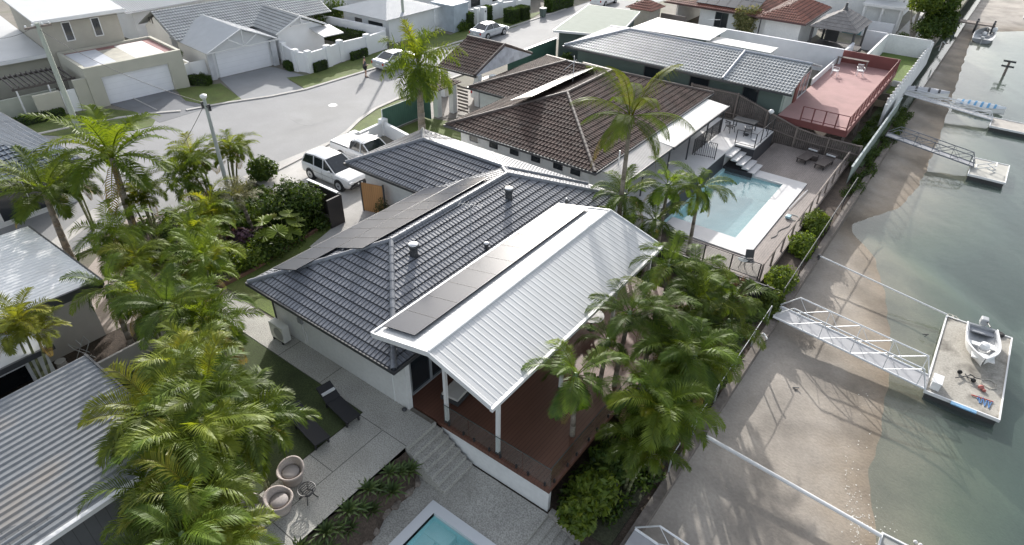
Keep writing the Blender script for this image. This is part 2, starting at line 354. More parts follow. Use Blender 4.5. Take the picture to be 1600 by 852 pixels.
# footprints, ripples and small scour holes
_d = np.abs(np.interp(Y, _sy, _sx)-X); _k = np.clip(_d/1.5, .12, 1)
Z += np.where(X < 12, _k*.014*np.sin(X*3.1+np.sin(Y*1.3)*1.5)*np.sin(Y*1.9+X), 0)+np.where(X < 12, _k*.008*np.sin(X*9+Y*5), 0)
Z = np.where(X < -4.4, -2.6, Z)
mb = MB(); mb.v = [(float(a), float(b), float(c)) for a, b, c in zip(X.ravel(), Y.ravel(), Z.ravel())]
nx = len(xs)
mb.f = [(j*nx+i, j*nx+i+1, (j+1)*nx+i+1, (j+1)*nx+i) for j in range(len(ys)-1) for i in range(nx-1)]; mb.t = [0]*len(mb.f)
def sand_material():
    m = bpy.data.materials.new('beach_sand'); m.use_nodes = True; n = m.node_tree.nodes; l = m.node_tree.links; b = n['Principled BSDF']
    b.inputs['Roughness'].default_value = .85
    tc = n.new('ShaderNodeTexCoord'); sp = n.new('ShaderNodeSeparateXYZ'); l.new(tc.outputs['Object'], sp.inputs[0])
    nz = n.new('ShaderNodeTexNoise'); nz.inputs['Scale'].default_value = .9; nz.inputs['Detail'].default_value = 5; l.new(tc.outputs['Object'], nz.inputs['Vector'])
    a = n.new('ShaderNodeMath'); a.operation = 'MULTIPLY_ADD'; l.new(nz.outputs['Fac'], a.inputs[0]); a.inputs[1].default_value = .13; l.new(sp.outputs[2], a.inputs[2])
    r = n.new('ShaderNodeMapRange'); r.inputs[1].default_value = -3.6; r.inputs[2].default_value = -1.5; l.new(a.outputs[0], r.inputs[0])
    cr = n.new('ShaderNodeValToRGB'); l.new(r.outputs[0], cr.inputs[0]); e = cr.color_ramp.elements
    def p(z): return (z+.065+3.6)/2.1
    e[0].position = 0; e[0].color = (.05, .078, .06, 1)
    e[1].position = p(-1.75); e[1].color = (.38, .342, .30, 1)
    for z, c in ((-3.2, (.055, .085, .063)), (-2.85, (.085, .11, .07)), (-2.5, (.125, .135, .08)), (-2.22, (.235, .20, .14)), (-2.1, (.235, .19, .14)), (-2.04, (.27, .228, .18)), (-1.95, (.335, .295, .25))):  # underwater colours darken with depth: light lost in the water, put into the colour
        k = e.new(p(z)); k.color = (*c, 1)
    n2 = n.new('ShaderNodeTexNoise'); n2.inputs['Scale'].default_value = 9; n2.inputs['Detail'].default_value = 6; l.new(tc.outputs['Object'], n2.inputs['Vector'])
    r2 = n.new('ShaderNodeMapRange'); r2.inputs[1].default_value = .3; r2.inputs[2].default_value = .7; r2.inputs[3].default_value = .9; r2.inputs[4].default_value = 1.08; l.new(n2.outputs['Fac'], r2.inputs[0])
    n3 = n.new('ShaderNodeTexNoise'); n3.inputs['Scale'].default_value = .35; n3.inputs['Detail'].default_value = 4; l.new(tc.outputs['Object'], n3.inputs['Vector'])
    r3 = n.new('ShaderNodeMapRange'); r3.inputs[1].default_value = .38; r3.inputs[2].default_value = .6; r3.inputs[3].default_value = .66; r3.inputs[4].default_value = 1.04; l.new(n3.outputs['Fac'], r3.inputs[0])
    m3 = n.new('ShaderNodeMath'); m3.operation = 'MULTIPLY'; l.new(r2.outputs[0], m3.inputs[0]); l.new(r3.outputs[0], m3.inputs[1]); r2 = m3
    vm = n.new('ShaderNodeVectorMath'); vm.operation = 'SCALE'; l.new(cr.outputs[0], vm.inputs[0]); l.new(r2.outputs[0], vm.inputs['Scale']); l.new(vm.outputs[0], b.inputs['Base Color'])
    bp = n.new('ShaderNodeBump'); bp.inputs['Strength'].default_value = .5; bp.inputs['Distance'].default_value = .03; l.new(n2.outputs['Fac'], bp.inputs['Height']); l.new(bp.outputs[0], b.inputs['Normal'])
    return m
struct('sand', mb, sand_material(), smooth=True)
mb = MB(); mb.poly([(-6.4, -60, WZ), (320, -60, WZ), (320, 400, WZ), (-6.4, 400, WZ)])
struct('canal_water', mb, water_mat('canal', (.93, .955, .945), .10, 2.2, .35, ior=1.38, body=(.21, .28, .245), bodyamt=.22))
# foam flecks / shells along the waterline
mb = MB(); R = random.Random(3)
for i in range(240):
    y = R.choice([R.uniform(16, 26), R.gauss(18.2, 1.0), R.gauss(18.2, .8)]); x = float(np.interp(y, _sy, _sx))-.75+R.gauss(0, .16)+(R.random()**3)*1.6*(1 if y < 20 else .3)
    if abs(y-18.2) > 1.8 and R.random() < .5: x = float(np.interp(y, _sy, _sx))-.85+R.gauss(0, .05)
    s = R.uniform(.009, .032); a = R.uniform(0, 3); z = max(float(sand_h(np.array(x), np.array(y))), WZ)+.012
    mb.add([(x+s*math.cos(a+k*PI/2.5)*R.uniform(.6, 1.3), y+s*math.sin(a+k*PI/2.5)*R.uniform(.6, 1.3), z) for k in range(5)], [(0, 1, 2, 3, 4)])
mb.build('sea_foam', mat('foam', (.58, .56, .51), .8, .05), label='white flecks of foam and shell grit along the waterline of the near sand', cat='foam', kind='stuff')

mb = MB(); mb.prism([(-420, -150), (-11.7, -150), (-11.7, 11.4), (-13.3, 11.4), (-13.3, 61.8), (-5.45, 61.8), (-5.45, 400), (-420, 400)], -.6, 0)
struct('ground', mb, mat('dull_ground', (.17, .155, .13), .9, .2, .3, .3, 20, var2=.15, scale2=8, stain=(.10, .12, .05), stain_amt=.6, stain_scale=.25))
mb = MB()
for bx in ((-14, -4.05, 11.45, 32.3), (-14, -4.05, 41.1, 62), (-14, -12.14, 32.3, 41.1), (-7.9, -4.05, 32.3, 41.1)): mb.box(*bx, -2.6, -1.25)
mb.box(-6.6, -4.05, -60, 11.45, -2.6, -1.82)
for bx in ((-14, -10.0, -60, 11.45), (-7.4, -6.6, -60, 11.45), (-10, -7.4, 9.3, 11.45), (-10, -7.4, -60, 3.2)): mb.box(*bx, -2.6, -1.9)
struct('lower_ground', mb, M_soil)
# seawall as a capped concrete wall
mb = MB(); mb.box(-4.05, -3.8, -60, 56, -2.7, -1.2); mb.box(-4.1, -3.76, -60, 56, -1.2, -1.10)
sw = mb.build('seawall', mat('old_concrete', (.15, .13, .115), .9, .2, .8, .3, 20, var2=.2, scale2=6, stain=(.12, .10, .08), stain_amt=.6, stain_scale=.7), label='long low weathered concrete seawall between the gardens and the sand', cat='seawall')

def flat(name, pts, z, m, th=.02, **k):
    mb = MB(); mb.prism([(p[0], p[1]) for p in pts], z-th, z); return struct(name, mb, m, **k)
road = [(-44, 110), (-43.8, 70), (-43.7, 58), (-44.2, 50), (-44.3, 38), (-44.5, 31.5), (-45.3, 28.6), (-46.6, 25.8), (-47.6, 22.8), (-48.9, 20.9), (-50.2, 18.3), (-51.2, 14), (-52, 4), (-53, -30),
        (-36, -30), (-33.6, 4), (-33.4, 14), (-33.6, 20), (-34.4, 25.6), (-35, 27.6), (-36, 29.6), (-36.8, 32), (-37.1, 35), (-36.9, 50), (-36.6, 110)]
flat('road', road, .012, M_asphalt, .05)
def kerb(pts, name='kerb', w_=.28, h=.09):
    mb = MB()
    for i in range(len(pts)-1):
        a = Vector((*pts[i], 0)); b = Vector((*pts[i+1], 0)); d = (b-a).normalized(); n_ = Vector((-d.y, d.x, 0))*w_/2
        a = a-d*.02; b = b+d*.02
        mb.prism([(a-n_)[:2], (b-n_)[:2], (b+n_)[:2], (a+n_)[:2]], -.02, h-.001*(i % 2))
    return struct(name, mb, M_conc2)
kerb(road[1:9]); kerb([(-46.6, 25.8), (-47.6, 22.8)], h=.04); kerb([(-47.8, 22.4), (-48.9, 20.9), (-50.2, 18.3), (-51.2, 14), (-52, 4)])
kerb([(-37.1, 50), (-37.1, 35), (-36.8, 32), (-36, 29.6), (-35, 27.6), (-34.4, 25.6), (-33.6, 20), (-33.4, 14), (-33.6, 4)])
# verges, drives
flat('lawn', [G(480, 118), G(570, 86), G(572, 112), G(528, 124), G(478, 140), G(448, 122)], .03, M_grass)
flat('lawn', [(-47.8, 41), (-48, 52), (-44.4, 52), (-44.4, 38)], .03, M_grass)
flat('lawn', [G(690, 62), G(735, 40), G(800, 26), G(850, 18), G(806, 42), G(738, 62), G(705, 72)], .032, M_grass)
flat('lawn', [(-34.7, 26.0), (-35.2, 27.7), (-36.2, 29.6), (-36.95, 32), (-37.1, 34.5), (-34.2, 34.3), (-34.2, 30.8), (-32.7, 29), (-32.7, 26)], .03, M_grass)
flat('lawn', [G(275, 140), G(345, 131), G(377, 155), G(330, 166), G(290, 158)], .035, M_grass)
flat('lawn', [G(125, 178), G(160, 170), G(210, 175), G(243, 188), G(238, 198), G(205, 205), G(120, 215), G(40, 210)], .035, M_grass)
flat('lawn', [G(0, 200), G(108, 172), G(120, 190), G(60, 215), G(0, 225)], .03, M_grass)
flat('driveway', [G(165, 161), G(264, 137), G(290, 158), G(332, 167), G(250, 192), G(210, 175)], .022, M_drive)
flat('driveway', [G(343, 123), G(420, 105), G(430, 106), G(478, 119), G(450, 125), G(478, 141), G(378, 157)], .024, mat('grey_concrete_drive', (.24, .245, .25), .85, .1, .5, .2, 30))
flat('driveway', [(-34.6, 18.8), (-34.7, 26), (-27, 27.2), (-21.5, 27.2), (-21.5, 16.2), (-24.9, 16.2), (-25.7, 19.0)], .02, M_conc2)
flat('driveway', [G(640, 192), G(690, 160), G(760, 160), G(735, 185), G(700, 185)], .02, mat('carport_floor', (.22, .2, .18), .8, .1))
flat('driveway', [G(60, 395), G(125, 340), G(190, 300), G(215, 300), G(130, 360), G(80, 400)], .02, M_conc2)
flat('yard_paving', [G(75, 480), G(130, 430), G(200, 340), G(250, 340), G(200, 560), G(160, 610), G(120, 560)], .02, mat('pinkish_paving', (.36, .31, .28), .85, .1, .8, .2, 30, var2=.1))
flat('lawn', [(-25.2, 11.5), (-20.5, 11.5), (-20.5, 16.2), (-24.9, 16.2), (-25.7, 18.9), (-26, 18.9)], .03, M_grass)
flat('lawn', [(-26, 4.5), (-14.15, 4.5), (-14.15, 10.05), (-26, 10.05)], .03, mat('lawn_painted_shade', (.045, .062, .02), .95, .25, .7, .6, 50, var2=.3, scale2=22))  # shade of the house is put into this lawn's darker colour
flat('path', [(-24.5, 10.07), (-14.1, 10.07), (-14.1, -4), (-11.7, -4), (-11.7, 11.2), (-13, 11.2), (-13, 11.35), (-24.5, 11.35)], .045, M_concrete, .08)
# saw-cut joints of the path: shallow dark inlays
mb = MB()
for (a, b) in (((-12.9, 3), (-12.9, 9.9)), ((-14.1, 7.6), (-12.92, 7.6)), ((-12.88, 9.9), (-11.7, 9.9)), ((-14.1, 9.9), (-12.95, 9.9)), ((-12.88, 5.2), (-11.7, 5.2)), ((-14.1, 5.2), (-12.92, 5.2)), ((-16.6, 10.07), (-16.6, 11.2)), ((-19.2, 10.07), (-19.2, 11.2))):
    if a[0] == b[0]: mb.box(a[0]-.012, a[0]+.012, a[1], b[1], .03, .049)
    else: mb.box(a[0], b[0], a[1]-.012, a[1]+.012, .03, .0485)
struct('path_joints', mb, mat('joint', (.1, .1, .09), .9))
flat('shrub_bed', [(-34.5, 9.5), (-25.25, 9.5), (-25.25, 13.1), (-26.0, 18.6), (-33.3, 18.7)], .06, M_soil)
flat('shrub_bed', [(-24.2, -8), (-14.4, -8), (-14.4, 4.6), (-17, 7), (-22, 9.3), (-26, 9.6), (-26, 4)], .065, M_soil)
# main lot, lower level
mb = MB()
out = [(-11.7, -4), (-3.9, -4)]
px0, px1, py0, py1 = -10.0, -7.35, 3.2, 9.3         # pool opening
for (x0, x1, y0, y1) in ((-11.5, px0, -4, 11.4), (px1, -6.6, -4, 11.4), (px0, px1, py1, 11.4), (px0, px1, -4, py0)):
    mb.box(x0, x1, y0, y1, -1.4, -1.15)
struct('terrace', mb, M_concrete)
ORD = ['first', 'second', 'third', 'fourth', 'fifth', 'sixth', 'seventh', 'eighth', 'ninth', 'tenth', 'eleventh', 'twelfth', 'thirteenth', 'fourteenth', 'fifteenth', 'sixteenth', 'seventeenth', 'eighteenth', 'nineteenth', 'twentieth']
# ------------------------------------------------------------------ main house
EZ = 2.45; PT = .38
H1 = thing('house', 'large white house in the middle with charcoal tiles, solar panels and white metal veranda roof', 'house', (-17, 11.2, 0))
mb = MB(); mb.box(-20.7, -13.35, 11.2, 26.4, -.2, EZ+.05)
mb.box(-26.2, -20.7, 21.5, 26.5, 0, EZ+.05)
mb.build('wall', M_white, H1)
mb = MB(); mb.box(-13.35, -12.85, 11.2, 11.42, -.1, EZ); mb.box(-13.6, -13.56, 11.17, 11.2, 0, EZ-.1)
mb.build('wing_wall', M_white, H1)
mb = MB(); caps = MB()
hip(mb, caps, -21.3, -12.85, 10.7, 27.0, EZ, PT, 'tile')
hip(mb, caps, -26.95, -14.9, 20.85, 27.1, EZ+.01, PT, 'tile', axis='x')
mb.build('tiled_roof', M_darktile, H1)
caps.build('ridge_cap', mat('ridge_cap', (.17, .18, .20), .4, .15, 3, var2=.1), H1, smooth=True)
mb = MB(); gutter(mb, -21.3, -12.85, 10.7, 20.8, EZ, 'swe'); gutter(mb, -12.85, -12.85, 20.8, 27, EZ, 'e'); gutter(mb, -26.95, -21.4, 20.85, 27.1, EZ, 'sw'); gutter(mb, -26.95, -12.85, 27.1, 27.1, EZ, 'n')
mb.build('gutter', M_gutter, H1)
mb = MB(); mb.box(-21.15, -13, 10.75, 11.25, EZ-.16, EZ-.12); mb.box(-13.4, -12.9, 11.25, 27, EZ-.16, EZ-.12); mb.box(-21.2, -20.65, 11.2, 20.9, EZ-.16, EZ-.12)
mb.box(-26.8, -21.2, 20.95, 21.5, EZ-.16, EZ-.12); mb.build('eave_soffit', M_trim, H1)
mb = MB(); mb.box(-26.25, -26.19, 22, 26, .1, 2.2); gd = mb.build('garage_door', lines(mat('garage_panel', (.7, .7, .7), .4, .03), 2, .5, .03, .7), H1)
mb = MB(); mb.box(-16.2, -15.1, 11.17, 11.195, 1.2, 1.75)
# sliding door to the deck
mb = MB(); mb.box(-13.33, -13.3, 11.9, 22.8, .1, 2.3); dr = mb.build('sliding_door', M_win, H1)
mb = MB()
for y in (11.8, 12.9, 14, 16.5, 19, 21, 22.8): mb.box(-13.32, -13.24, y-.04, y+.04, .1, 2.35)
mb.box(-13.32, -13.23, 11.8, 22.85, 2.3, 2.4); mb.box(-13.32, -13.22, 11.8, 22.85, .06, .12)
mb.build('door_frame', mat('grey_frame', (.3, .32, .34), .4), dr)
# downpipe, tap, wall box
mb = MB(); mb.tube((-20.55, 11.12, .05), (-20.55, 11.12, 2.4), .04); mb.build('downpipe', M_gutter, H1)
mb = MB(); mb.box(-18.95, -18.7, 11.1, 11.2, 1.25, 1.5); mb.build('meter_box', mat('grey_plastic', (.25, .26, .27), .6), H1)
mb = MB(); mb.tube((-18.75, 11.15, .2), (-18.75, 11.15, 1.2), .02); mb.tube((-18.6, 11.15, .3), (-18.6, 11.15, .9), .02); mb.tube((-18.75, 11.15, .9), (-18.6, 11.15, .9), .02)
mb.build('pipework', M_trim, H1)
# --- solar panels on the left slope (faces the street)
def slope_w(x): return EZ+(x+21.3)*PT
def panel_on(parent, corners, name='solar_panel', th=.04):
    a, b, c, d = [Vector(p) for p in corners]
    mb = MB(); mb.slab([a, b, c, d], th); o = mb.build(name, M_solar, parent)
    n_ = (b-a).cross(d-a).normalized(); ins = .03
    if n_.z < 0: n_ = -n_
    u = (b-a).normalized(); v = (d-a).normalized()
    mb = MB()
    for p, q in ((a, b), (b, c), (c, d), (d, a)): mb.tube(p, q, .008, 4)
    mb.build('frame', mat('panel_frame', (.035, .037, .042), .35, metal=.3), o); return o
k = math.atan(PT)
for row, (xa, xb, ya, n) in enumerate(((-21.0, -19.35, 11.75, 9), (-19.3, -17.65, 13.85, 8))):
    for i in range(n):
        y0 = ya+i*1.03
        if row == 0 and y0 > 20.4: continue
        pts = [(x, y, slope_w(x)+.16) for x, y in ((xa, y0), (xb, y0), (xb, y0+1.01), (xa, y0+1.01))]
        panel_on(H1, pts)
# rails below the panels
mb = MB()
for x in (-20.6, -19.75): mb.box(x-.02, x+.02, 11.7, 20.4, slope_w(x)+.06, slope_w(x)+.11)
for x in (-18.9, -18.05): mb.box(x-.02, x+.02, 13.8, 22.1, slope_w(x)+.06, slope_w(x)+.11)
mb.build('panel_rail', M_steel, H1)
# --- flues
def slope_e(x): return EZ+(-12.85-x)*PT
def flue(px, py, h, r, capr):
    p = G(px, py, 3.6)
    for _ in range(8): p = G(px, py, slope_e(p.x))
    z = p.z
    mb = MB(); mb.lathe([(r*1.25, -.1), (r, .12), (r, h*.55), (capr*.9, h*.8), (capr, h*.86), (capr, h)], 14, (p.x, p.y, z))
    o = mb.build('roof_vent', M_gutter, H1, smooth=True)
    mb = MB(); mb.lathe([(capr*.98, h+.001), (capr*.8, h+.045), (.02, h+.06)], 14, (p.x, p.y, z)); mb.build('vent_cap', M_chrome if capr > .12 else M_steel, o, smooth=True)
flue(647, 399, .52, .16, .23); flue(795, 310, .52, .16, .23); flue(760, 389, .28, .09, .14); flue(884, 329, .62, .05, .07)
# antenna
p = G(736, 356, 3.5)
mb = MB(); z0 = slope_e(p.x); mb.tube((p.x, p.y, z0-.05), (p.x, p.y, z0+1.1), .02)
mb.tube((p.x-.5, p.y-.2, z0+1.08), (p.x+.5, p.y+.25, z0+1.08), .012, 5)
for i in range(7):
    t = -.45+i*.15; c = Vector((p.x+t, p.y+t*.45, z0+1.09)); mb.tube(c+Vector((-.1, .24, 0)), c+Vector((.1, -.24, 0)), .005, 4)
mb.build('antenna', mat('dull_aluminium', (.3, .31, .32), .6), H1)
# --- veranda: white fly-over roof
XL, XR, XE = -14.05, -11.35, -8.72; YF, YB = 10.98, 22.95; ZL, ZM, ZE = 3.3, 3.92, 3.1
mb = MB(); roof_plane(mb, [(XL, YF, ZL), (XL, YB, ZL), (XR, YB, ZM), (XR, YF, ZM)], 'fine', e0=0)
roof_plane(mb, [(XR, YF, ZM), (XR, YB, ZM), (XE, YB, ZE), (XE, YF, ZE)], 'ribs', e0=0)
mb.build('veranda_roof', M_metalroof, H1)
mb = MB(); mb.tube((XR, YF, ZM+.03), (XR, YB, ZM+.03), .05, 6)
for (xa, za, xb, zb) in ((XL, ZL, XR, ZM), (XR, ZM, XE, ZE)):
    for y in (YF-.06, YB): mb.loft([[(xa, y, za-.16), (xa, y+.06, za-.16), (xa, y+.06, za+.05), (xa, y, za+.05)], [(xb, y, zb-.16), (xb, y+.06, zb-.16), (xb, y+.06, zb+.05), (xb, y, zb+.05)]])
mb.box(XE, XE+.12, YF-.1, YB+.05, ZE-.14, ZE-.0); mb.box(XL-.08, XL, YF-.05, YB+.05, ZL-.1, ZL+.06)
mb.build('roof_fascia', M_trim, H1)
mb = MB(); mb.slab([(XL+.1, YF+.1, ZL-.12), (XR, YF+.1, ZM-.12), (XR, YB-.1, ZM-.12), (XL+.1, YB-.1, ZL-.12)], .02); mb.slab([(XR, YF+.1, ZM-.12), (XE, YF+.1, ZE-.12), (XE, YB-.1, ZE-.12), (XR, YB-.1, ZM-.12)], .02)
mb.build('veranda_ceiling', mat('ceiling_white', (.6, .6, .58), .7), H1)
def zroof(x): return ZM-(x-XR)*(ZM-ZE)/(XE-XR) if x > XR else ZL+(x-XL)*(ZM-ZL)/(XR-XL)
for x, y in ((-11.3, 11.62), (-8.95, 11.62), (-8.95, 15.6), (-8.95, 19.5), (-8.95, 22.6)):
    mb = MB(); mb.box(x-.06, x+.06, y-.06, y+.06, .05, zroof(x)-.12)
    po = mb.build('post', M_trim, H1)
    mb = MB(); mb.box(x-.08, x+.08, y-.08, y+.08, .06, .16); mb.build('post_bracket', M_black, po)
mb = MB(); mb.box(-9.02, -8.88, 11.5, 22.9, ZE-.34, ZE-.14); mb.build('veranda_beam', M_trim, H1)
# panels on the fly-over roof: one row
for i in range(10):
    y0 = 11.4+i*1.14; sl_ = (ZM-ZL)/(XR-XL)
    xa, xb = XL+.1, XL+1.66
    panel_on(H1, [(xa, y0, ZL+(xa-XL)*sl_+.13), (xb, y0, ZL+(xb-XL)*sl_+.13), (xb, y0+1.125, ZL+(xb-XL)*sl_+.13), (xa, y0+1.125, ZL+(xa-XL)*sl_+.13)])
# --- deck
DX = -6.66; DY = 11.46
mb = MB(); mb.box(-13.3, DX, DY, 24.2, -.12, .06)
mb.build('deck_floor', M_timber, H1)
mb = MB(); mb.box(-11.5, DX-.04, DY+.03, DY+.18, -1.2, -.125); mb.build('deck_wall', M_white, H1)
mb = MB(); mb.box(-11.6, DX, DY-.02, DY, -.13, .055); mb.build('deck_fascia', M_timber, H1)
for y in (15.5, 19.5, 23.8):
    mb = MB(); mb.box(DX-.2, DX-.08, y-.06, y+.06, -1.3, -.12); mb.build('deck_pier', M_greywood, H1)
mb = MB(); mb.box(-12, DX-.5, 12.1, 24, -1.24, -1.2); mb.build('underfloor', M_soil, H1)
# glass balustrade: frameless panels on spigots
def glass_panel(parent, a, b, z0, z1):
    a = Vector((*a, 0)); b = Vector((*b, 0)); d = (b-a).normalized(); n_ = Vector((-d.y, d.x, 0))*.006
    mb = MB(); mb.prism([(a-n_)[:2], (b-n_)[:2], (b+n_)[:2], (a+n_)[:2]], z0, z1); o = mb.build('glass_panel', M_glass, parent)
    for t in (.2, .8):
        mb = MB(); c = a.lerp(b, t); mb.box(c.x-.03, c.x+.03, c.y-.03, c.y+.03, z0-.08, z0+.1); mb.build('spigot', M_black, o)
    mb = MB(); mb.tube(a+Vector((0, 0, z1+.008)), b+Vector((0, 0, z1+.008)), .014, 6); mb.build('glass_edge', mat('dark_edge', (.03, .05, .05), .3), o)
for i in range(4):
    xa = -11.35+i*1.18; glass_panel(H1, (xa, DY+.05), (xa+1.15, DY+.05), .12, 1.02)
for i in range(9):
    ya = DY+.08+i*1.4; glass_panel(H1, (DX-.05, ya), (DX-.05, ya+1.36), .12, 1.02)

# ---- main stairs, lower stairs, coping, retaining beam
def stairs(name, x0, x1, y0, y1, z0, z1, n, label):
    s = thing(name, label, 'stairs', (x0, y0, z1))
    for i in range(n):
        xa = x0+(x1-x0)*i/n; xb = x0+(x1-x0)*(i+1)/n; zt = z0-(z0-z1)*(i+1)/(n+1)
        mb = MB(); mb.box(xa+(.0 if i == 0 else .001), xb+.02, y0+.001*i, y1-.001*i, z1-.1, zt); mb.build('step', M_concrete, s, bevel=.012)
    return s
mb = MB(); mb.box(-11.7, -11.62, 9.83, 11.35, -.3, .0455); struct('stair_landing', mb, M_concrete)
stairs('garden_stairs', -11.62, -9.95, 9.83, 11.38, .045, -1.15, 6, 'flight of six exposed aggregate steps down from the path to the pool terrace')
stairs('garden_stairs', -6.6, -5.5, 9.2, 11.4, -1.15, -1.82, 4, 'short flight of aggregate steps at the bottom edge, below the white deck wall corner')
mb = MB(); mb.box(-6.6, -5.3, 11.4, 11.62, -1.9, -1.05); mb.box(-5.5, -5.28, 11.62, 24.2, -1.9, -1.02)
mb.build('garden_kerb', mat('kerb_concrete', (.28, .265, .24), .9, .2, 1, .3, 20, var2=.2), label='low concrete kerb wall dividing the palm bed from the strip behind the seawall', cat='kerb wall')
mb = MB(); mb.box(-5.28, -4.35, 11.62, 24, -1.4, -1.16); struct('grass_strip', mb, mat('rough_grass', (.042, .045, .024), .95, .3, 1, .8, 20, var2=.3))
# pool
PL = thing('swimming_pool', 'swimming pool with white coping on the lower terrace at the bottom edge of the photo', 'pool', (-8.6, 6, -1.15))
cx0, cx1, cy0, cy1 = -10.08, -7.22, 3.1, 9.42; ix0, ix1, iy0, iy1 = -9.72, -7.6, 3.45, 9.06
mb = MB(); mb.box(cx0, cx1, iy1, cy1, -1.3, -1.10); mb.box(cx0, cx1, cy0, iy0, -1.3, -1.10); mb.box(cx0, ix0, iy0, iy1, -1.3, -1.101); mb.box(ix1, cx1, iy0, iy1, -1.3, -1.101)
mb.build('coping', mat('white_coping', (.62, .64, .66), .6, .04, 1, .1, 30), PL)
M_pool = mat('pool_lining', (.42, .72, .74), .5, .1, 1.5, var2=.06, scale2=10)
mb = MB(); mb.box(ix0-.2, ix0, iy0, iy1, -2.6, -1.12); mb.box(ix1, ix1+.2, iy0, iy1, -2.6, -1.12); mb.box(ix0-.2, ix1+.2, iy1, iy1+.2, -2.6, -1.3); mb.box(ix0-.2, ix1+.2, iy0-.2, iy0, -2.6, -1.3); mb.box(ix0-.2, ix1+.2, iy0-.2, iy1+.2, -2.8, -2.6)
mb.build('basin', M_pool, PL)
mb = MB(); mb.box(ix0, ix0+1.0, iy1-.55, iy1, -2.6, -1.55); mb.box(ix0, ix0+.55, iy1-1.15, iy1-.55, -2.6, -1.6); mb.box(ix0+1.0, ix0+1.5, iy1-.45, iy1, -2.6, -1.85); mb.box(ix0, ix0+.4, iy0, iy1-1.15, -2.6, -2.0)
mb.build('pool_ledge', mat('pool_ledge_lining', (.5, .74, .74), .5, .05), PL)
mb = MB(); mb.poly([(ix0, iy0, -1.24), (ix1, iy0, -1.24), (ix1, iy1, -1.24), (ix0, iy1, -1.24)])
M_poolwater = water_mat('pool_water', (.86, .95, .95), .10, 5, 1.5, body=(.35, .62, .64), bodyamt=.18)
mb.build('pool_water', M_poolwater, PL)
# planter bed between path and terrace
mb = MB(); R = random.Random(5)
pts = [(-11.7, 9.8), (-11.7, -4)]; edge = [(-11.2, 9.85), (-10.95, 9.5), (-10.85, 9.0), (-10.95, 8.5), (-10.9, 7.9), (-10.65, 7.3), (-10.6, 6.9), (-10.5, 5.5), (-10.45, 3), (-10.45, -4)]
g = []
ys2 = np.arange(-4, 9.81, .15)
for y in ys2:
    xe = float(np.interp(y, [b for a, b in edge][::-1], [a for a, b in edge][::-1]))
    g.append([(-11.72+(xe+11.72)*t, y, -.12-.95*t**1.6+.05*math.sin(y*7+t*5)+R.uniform(-.03, .03)) for t in np.linspace(0, 1, 9)]+[(xe+.02, y, -1.3)])
mb.loft(g, closed=False, caps=False); struct('planter_soil', mb, M_soil)
mb = MB(); mb.box(-11.75, -11.7, -4, 9.83, -.6, .04); struct('path_edge', mb, M_concrete)
# rocks on the lower edge of the planter
def rock(mb, c, s, seed):
    r = random.Random(seed); bm = bmesh.new(); bmesh.ops.create_icosphere(bm, subdivisions=2, radius=1)
    sx, sy, sz = s*r.uniform(.8, 1.4), s*r.uniform(.8, 1.4), s*r.uniform(.5, .8)
    for v in bm.verts:
        k = 1+.22*math.sin(v.co.x*3+seed)*math.cos(v.co.y*4+seed*2)+r.uniform(-.07, .07); v.co = Vector((v.co.x*sx*k, v.co.y*sy*k, v.co.z*sz*k))+Vector(c)
    bm.verts.index_update(); mb.add([v.co.copy() for v in bm.verts], [tuple(v.index for v in f.verts) for f in bm.faces]); bm.free()
M_rock = mat('grey_brown_rock', (.17, .145, .125), .9, .3, 3, .6, 12, var2=.2)
for i, y in enumerate([9.55, 9.1, 8.5, 8.0, 7.35, 6.8, 6.2, 5.6]):
    xe = float(np.interp(y, [b for a, b in edge][::-1], [a for a, b in edge][::-1])); mb = MB(); rock(mb, (xe-.12, y, -1.08), .2, i)
    mb.build('garden_rock', M_rock, label='brown rock edging the planter beside the pool terrace, %s from the stairs' % ORD[i], cat='rock', group='rocks edging the planter')
# air conditioner outside unit
ac = thing('air_conditioner', 'white outdoor air conditioner unit standing on the path against the shaded house wall', 'air conditioner', (-19.9, 10.75, .05))
mb = MB(); mb.box(-20.35, -19.45, 10.6, 10.95, .15, .95); mb.build('casing', mat('beige_white_metal', (.6, .6, .57), .5), ac, bevel=.03)
mb = MB(); mb.tube((-19.75, 10.6, .55), (-19.75, 10.585, .55), .3, 20); mb.build('fan_grille', mat('grille_grey', (.3, .3, .3), .6), ac)
for dx in (-20.2, -19.6):
    mb = MB(); mb.box(dx-.04, dx+.04, 10.58, 10.97, .05, .15); mb.build('foot', M_black, ac)
# timber gate and black fence by the drive
mb = MB(); a = G(567, 283, 1.8); b = G(600, 288, 1.8)
gt = thing('timber_gate', 'orange timber side gate standing beside the garage wall', 'gate', (a.x, a.y, 0))
mb = MB(); mb.prism([(-25.55, 20.55), (-24.2, 20.95), (-24.22, 21.0), (-25.57, 20.6)], .05, 1.8)
mb.build('gate_panel', lines(mat('orange_timber', (.42, .22, .09), .6, .15, 2, stretch=(1, 1, .2)), 0, .12, .012, .5), gt)
for c in ((-25.56, 20.57), (-24.2, 20.97)):
    mb = MB(); mb.box(c[0]-.04, c[0]+.04, c[1]-.04, c[1]+.04, 0, 1.9); mb.build('gate_post', M_gutter, gt)
bf = thing('black_fence', 'black board fence with a white capping beside the white wagon', 'fence', (-26.7, 19, 0))
mb = MB(); mb.box(-28.1, -25.45, 18.98, 19.05, 0, 1.75); mb.build('boards', lines(mat('black_timber', (.03, .026, .025), .6, .2, 2), 0, .15, .012, .4), bf)
mb = MB(); mb.box(-28.15, -25.65, 18.93, 19.1, 1.75, 1.8); mb.build('capping', M_trim, bf)
mb = MB(); mb.box(-25.5, -25.4, 18.1, 19.05, 0, 1.72); mb.build('return_panel', MATS['black_timber'], bf)
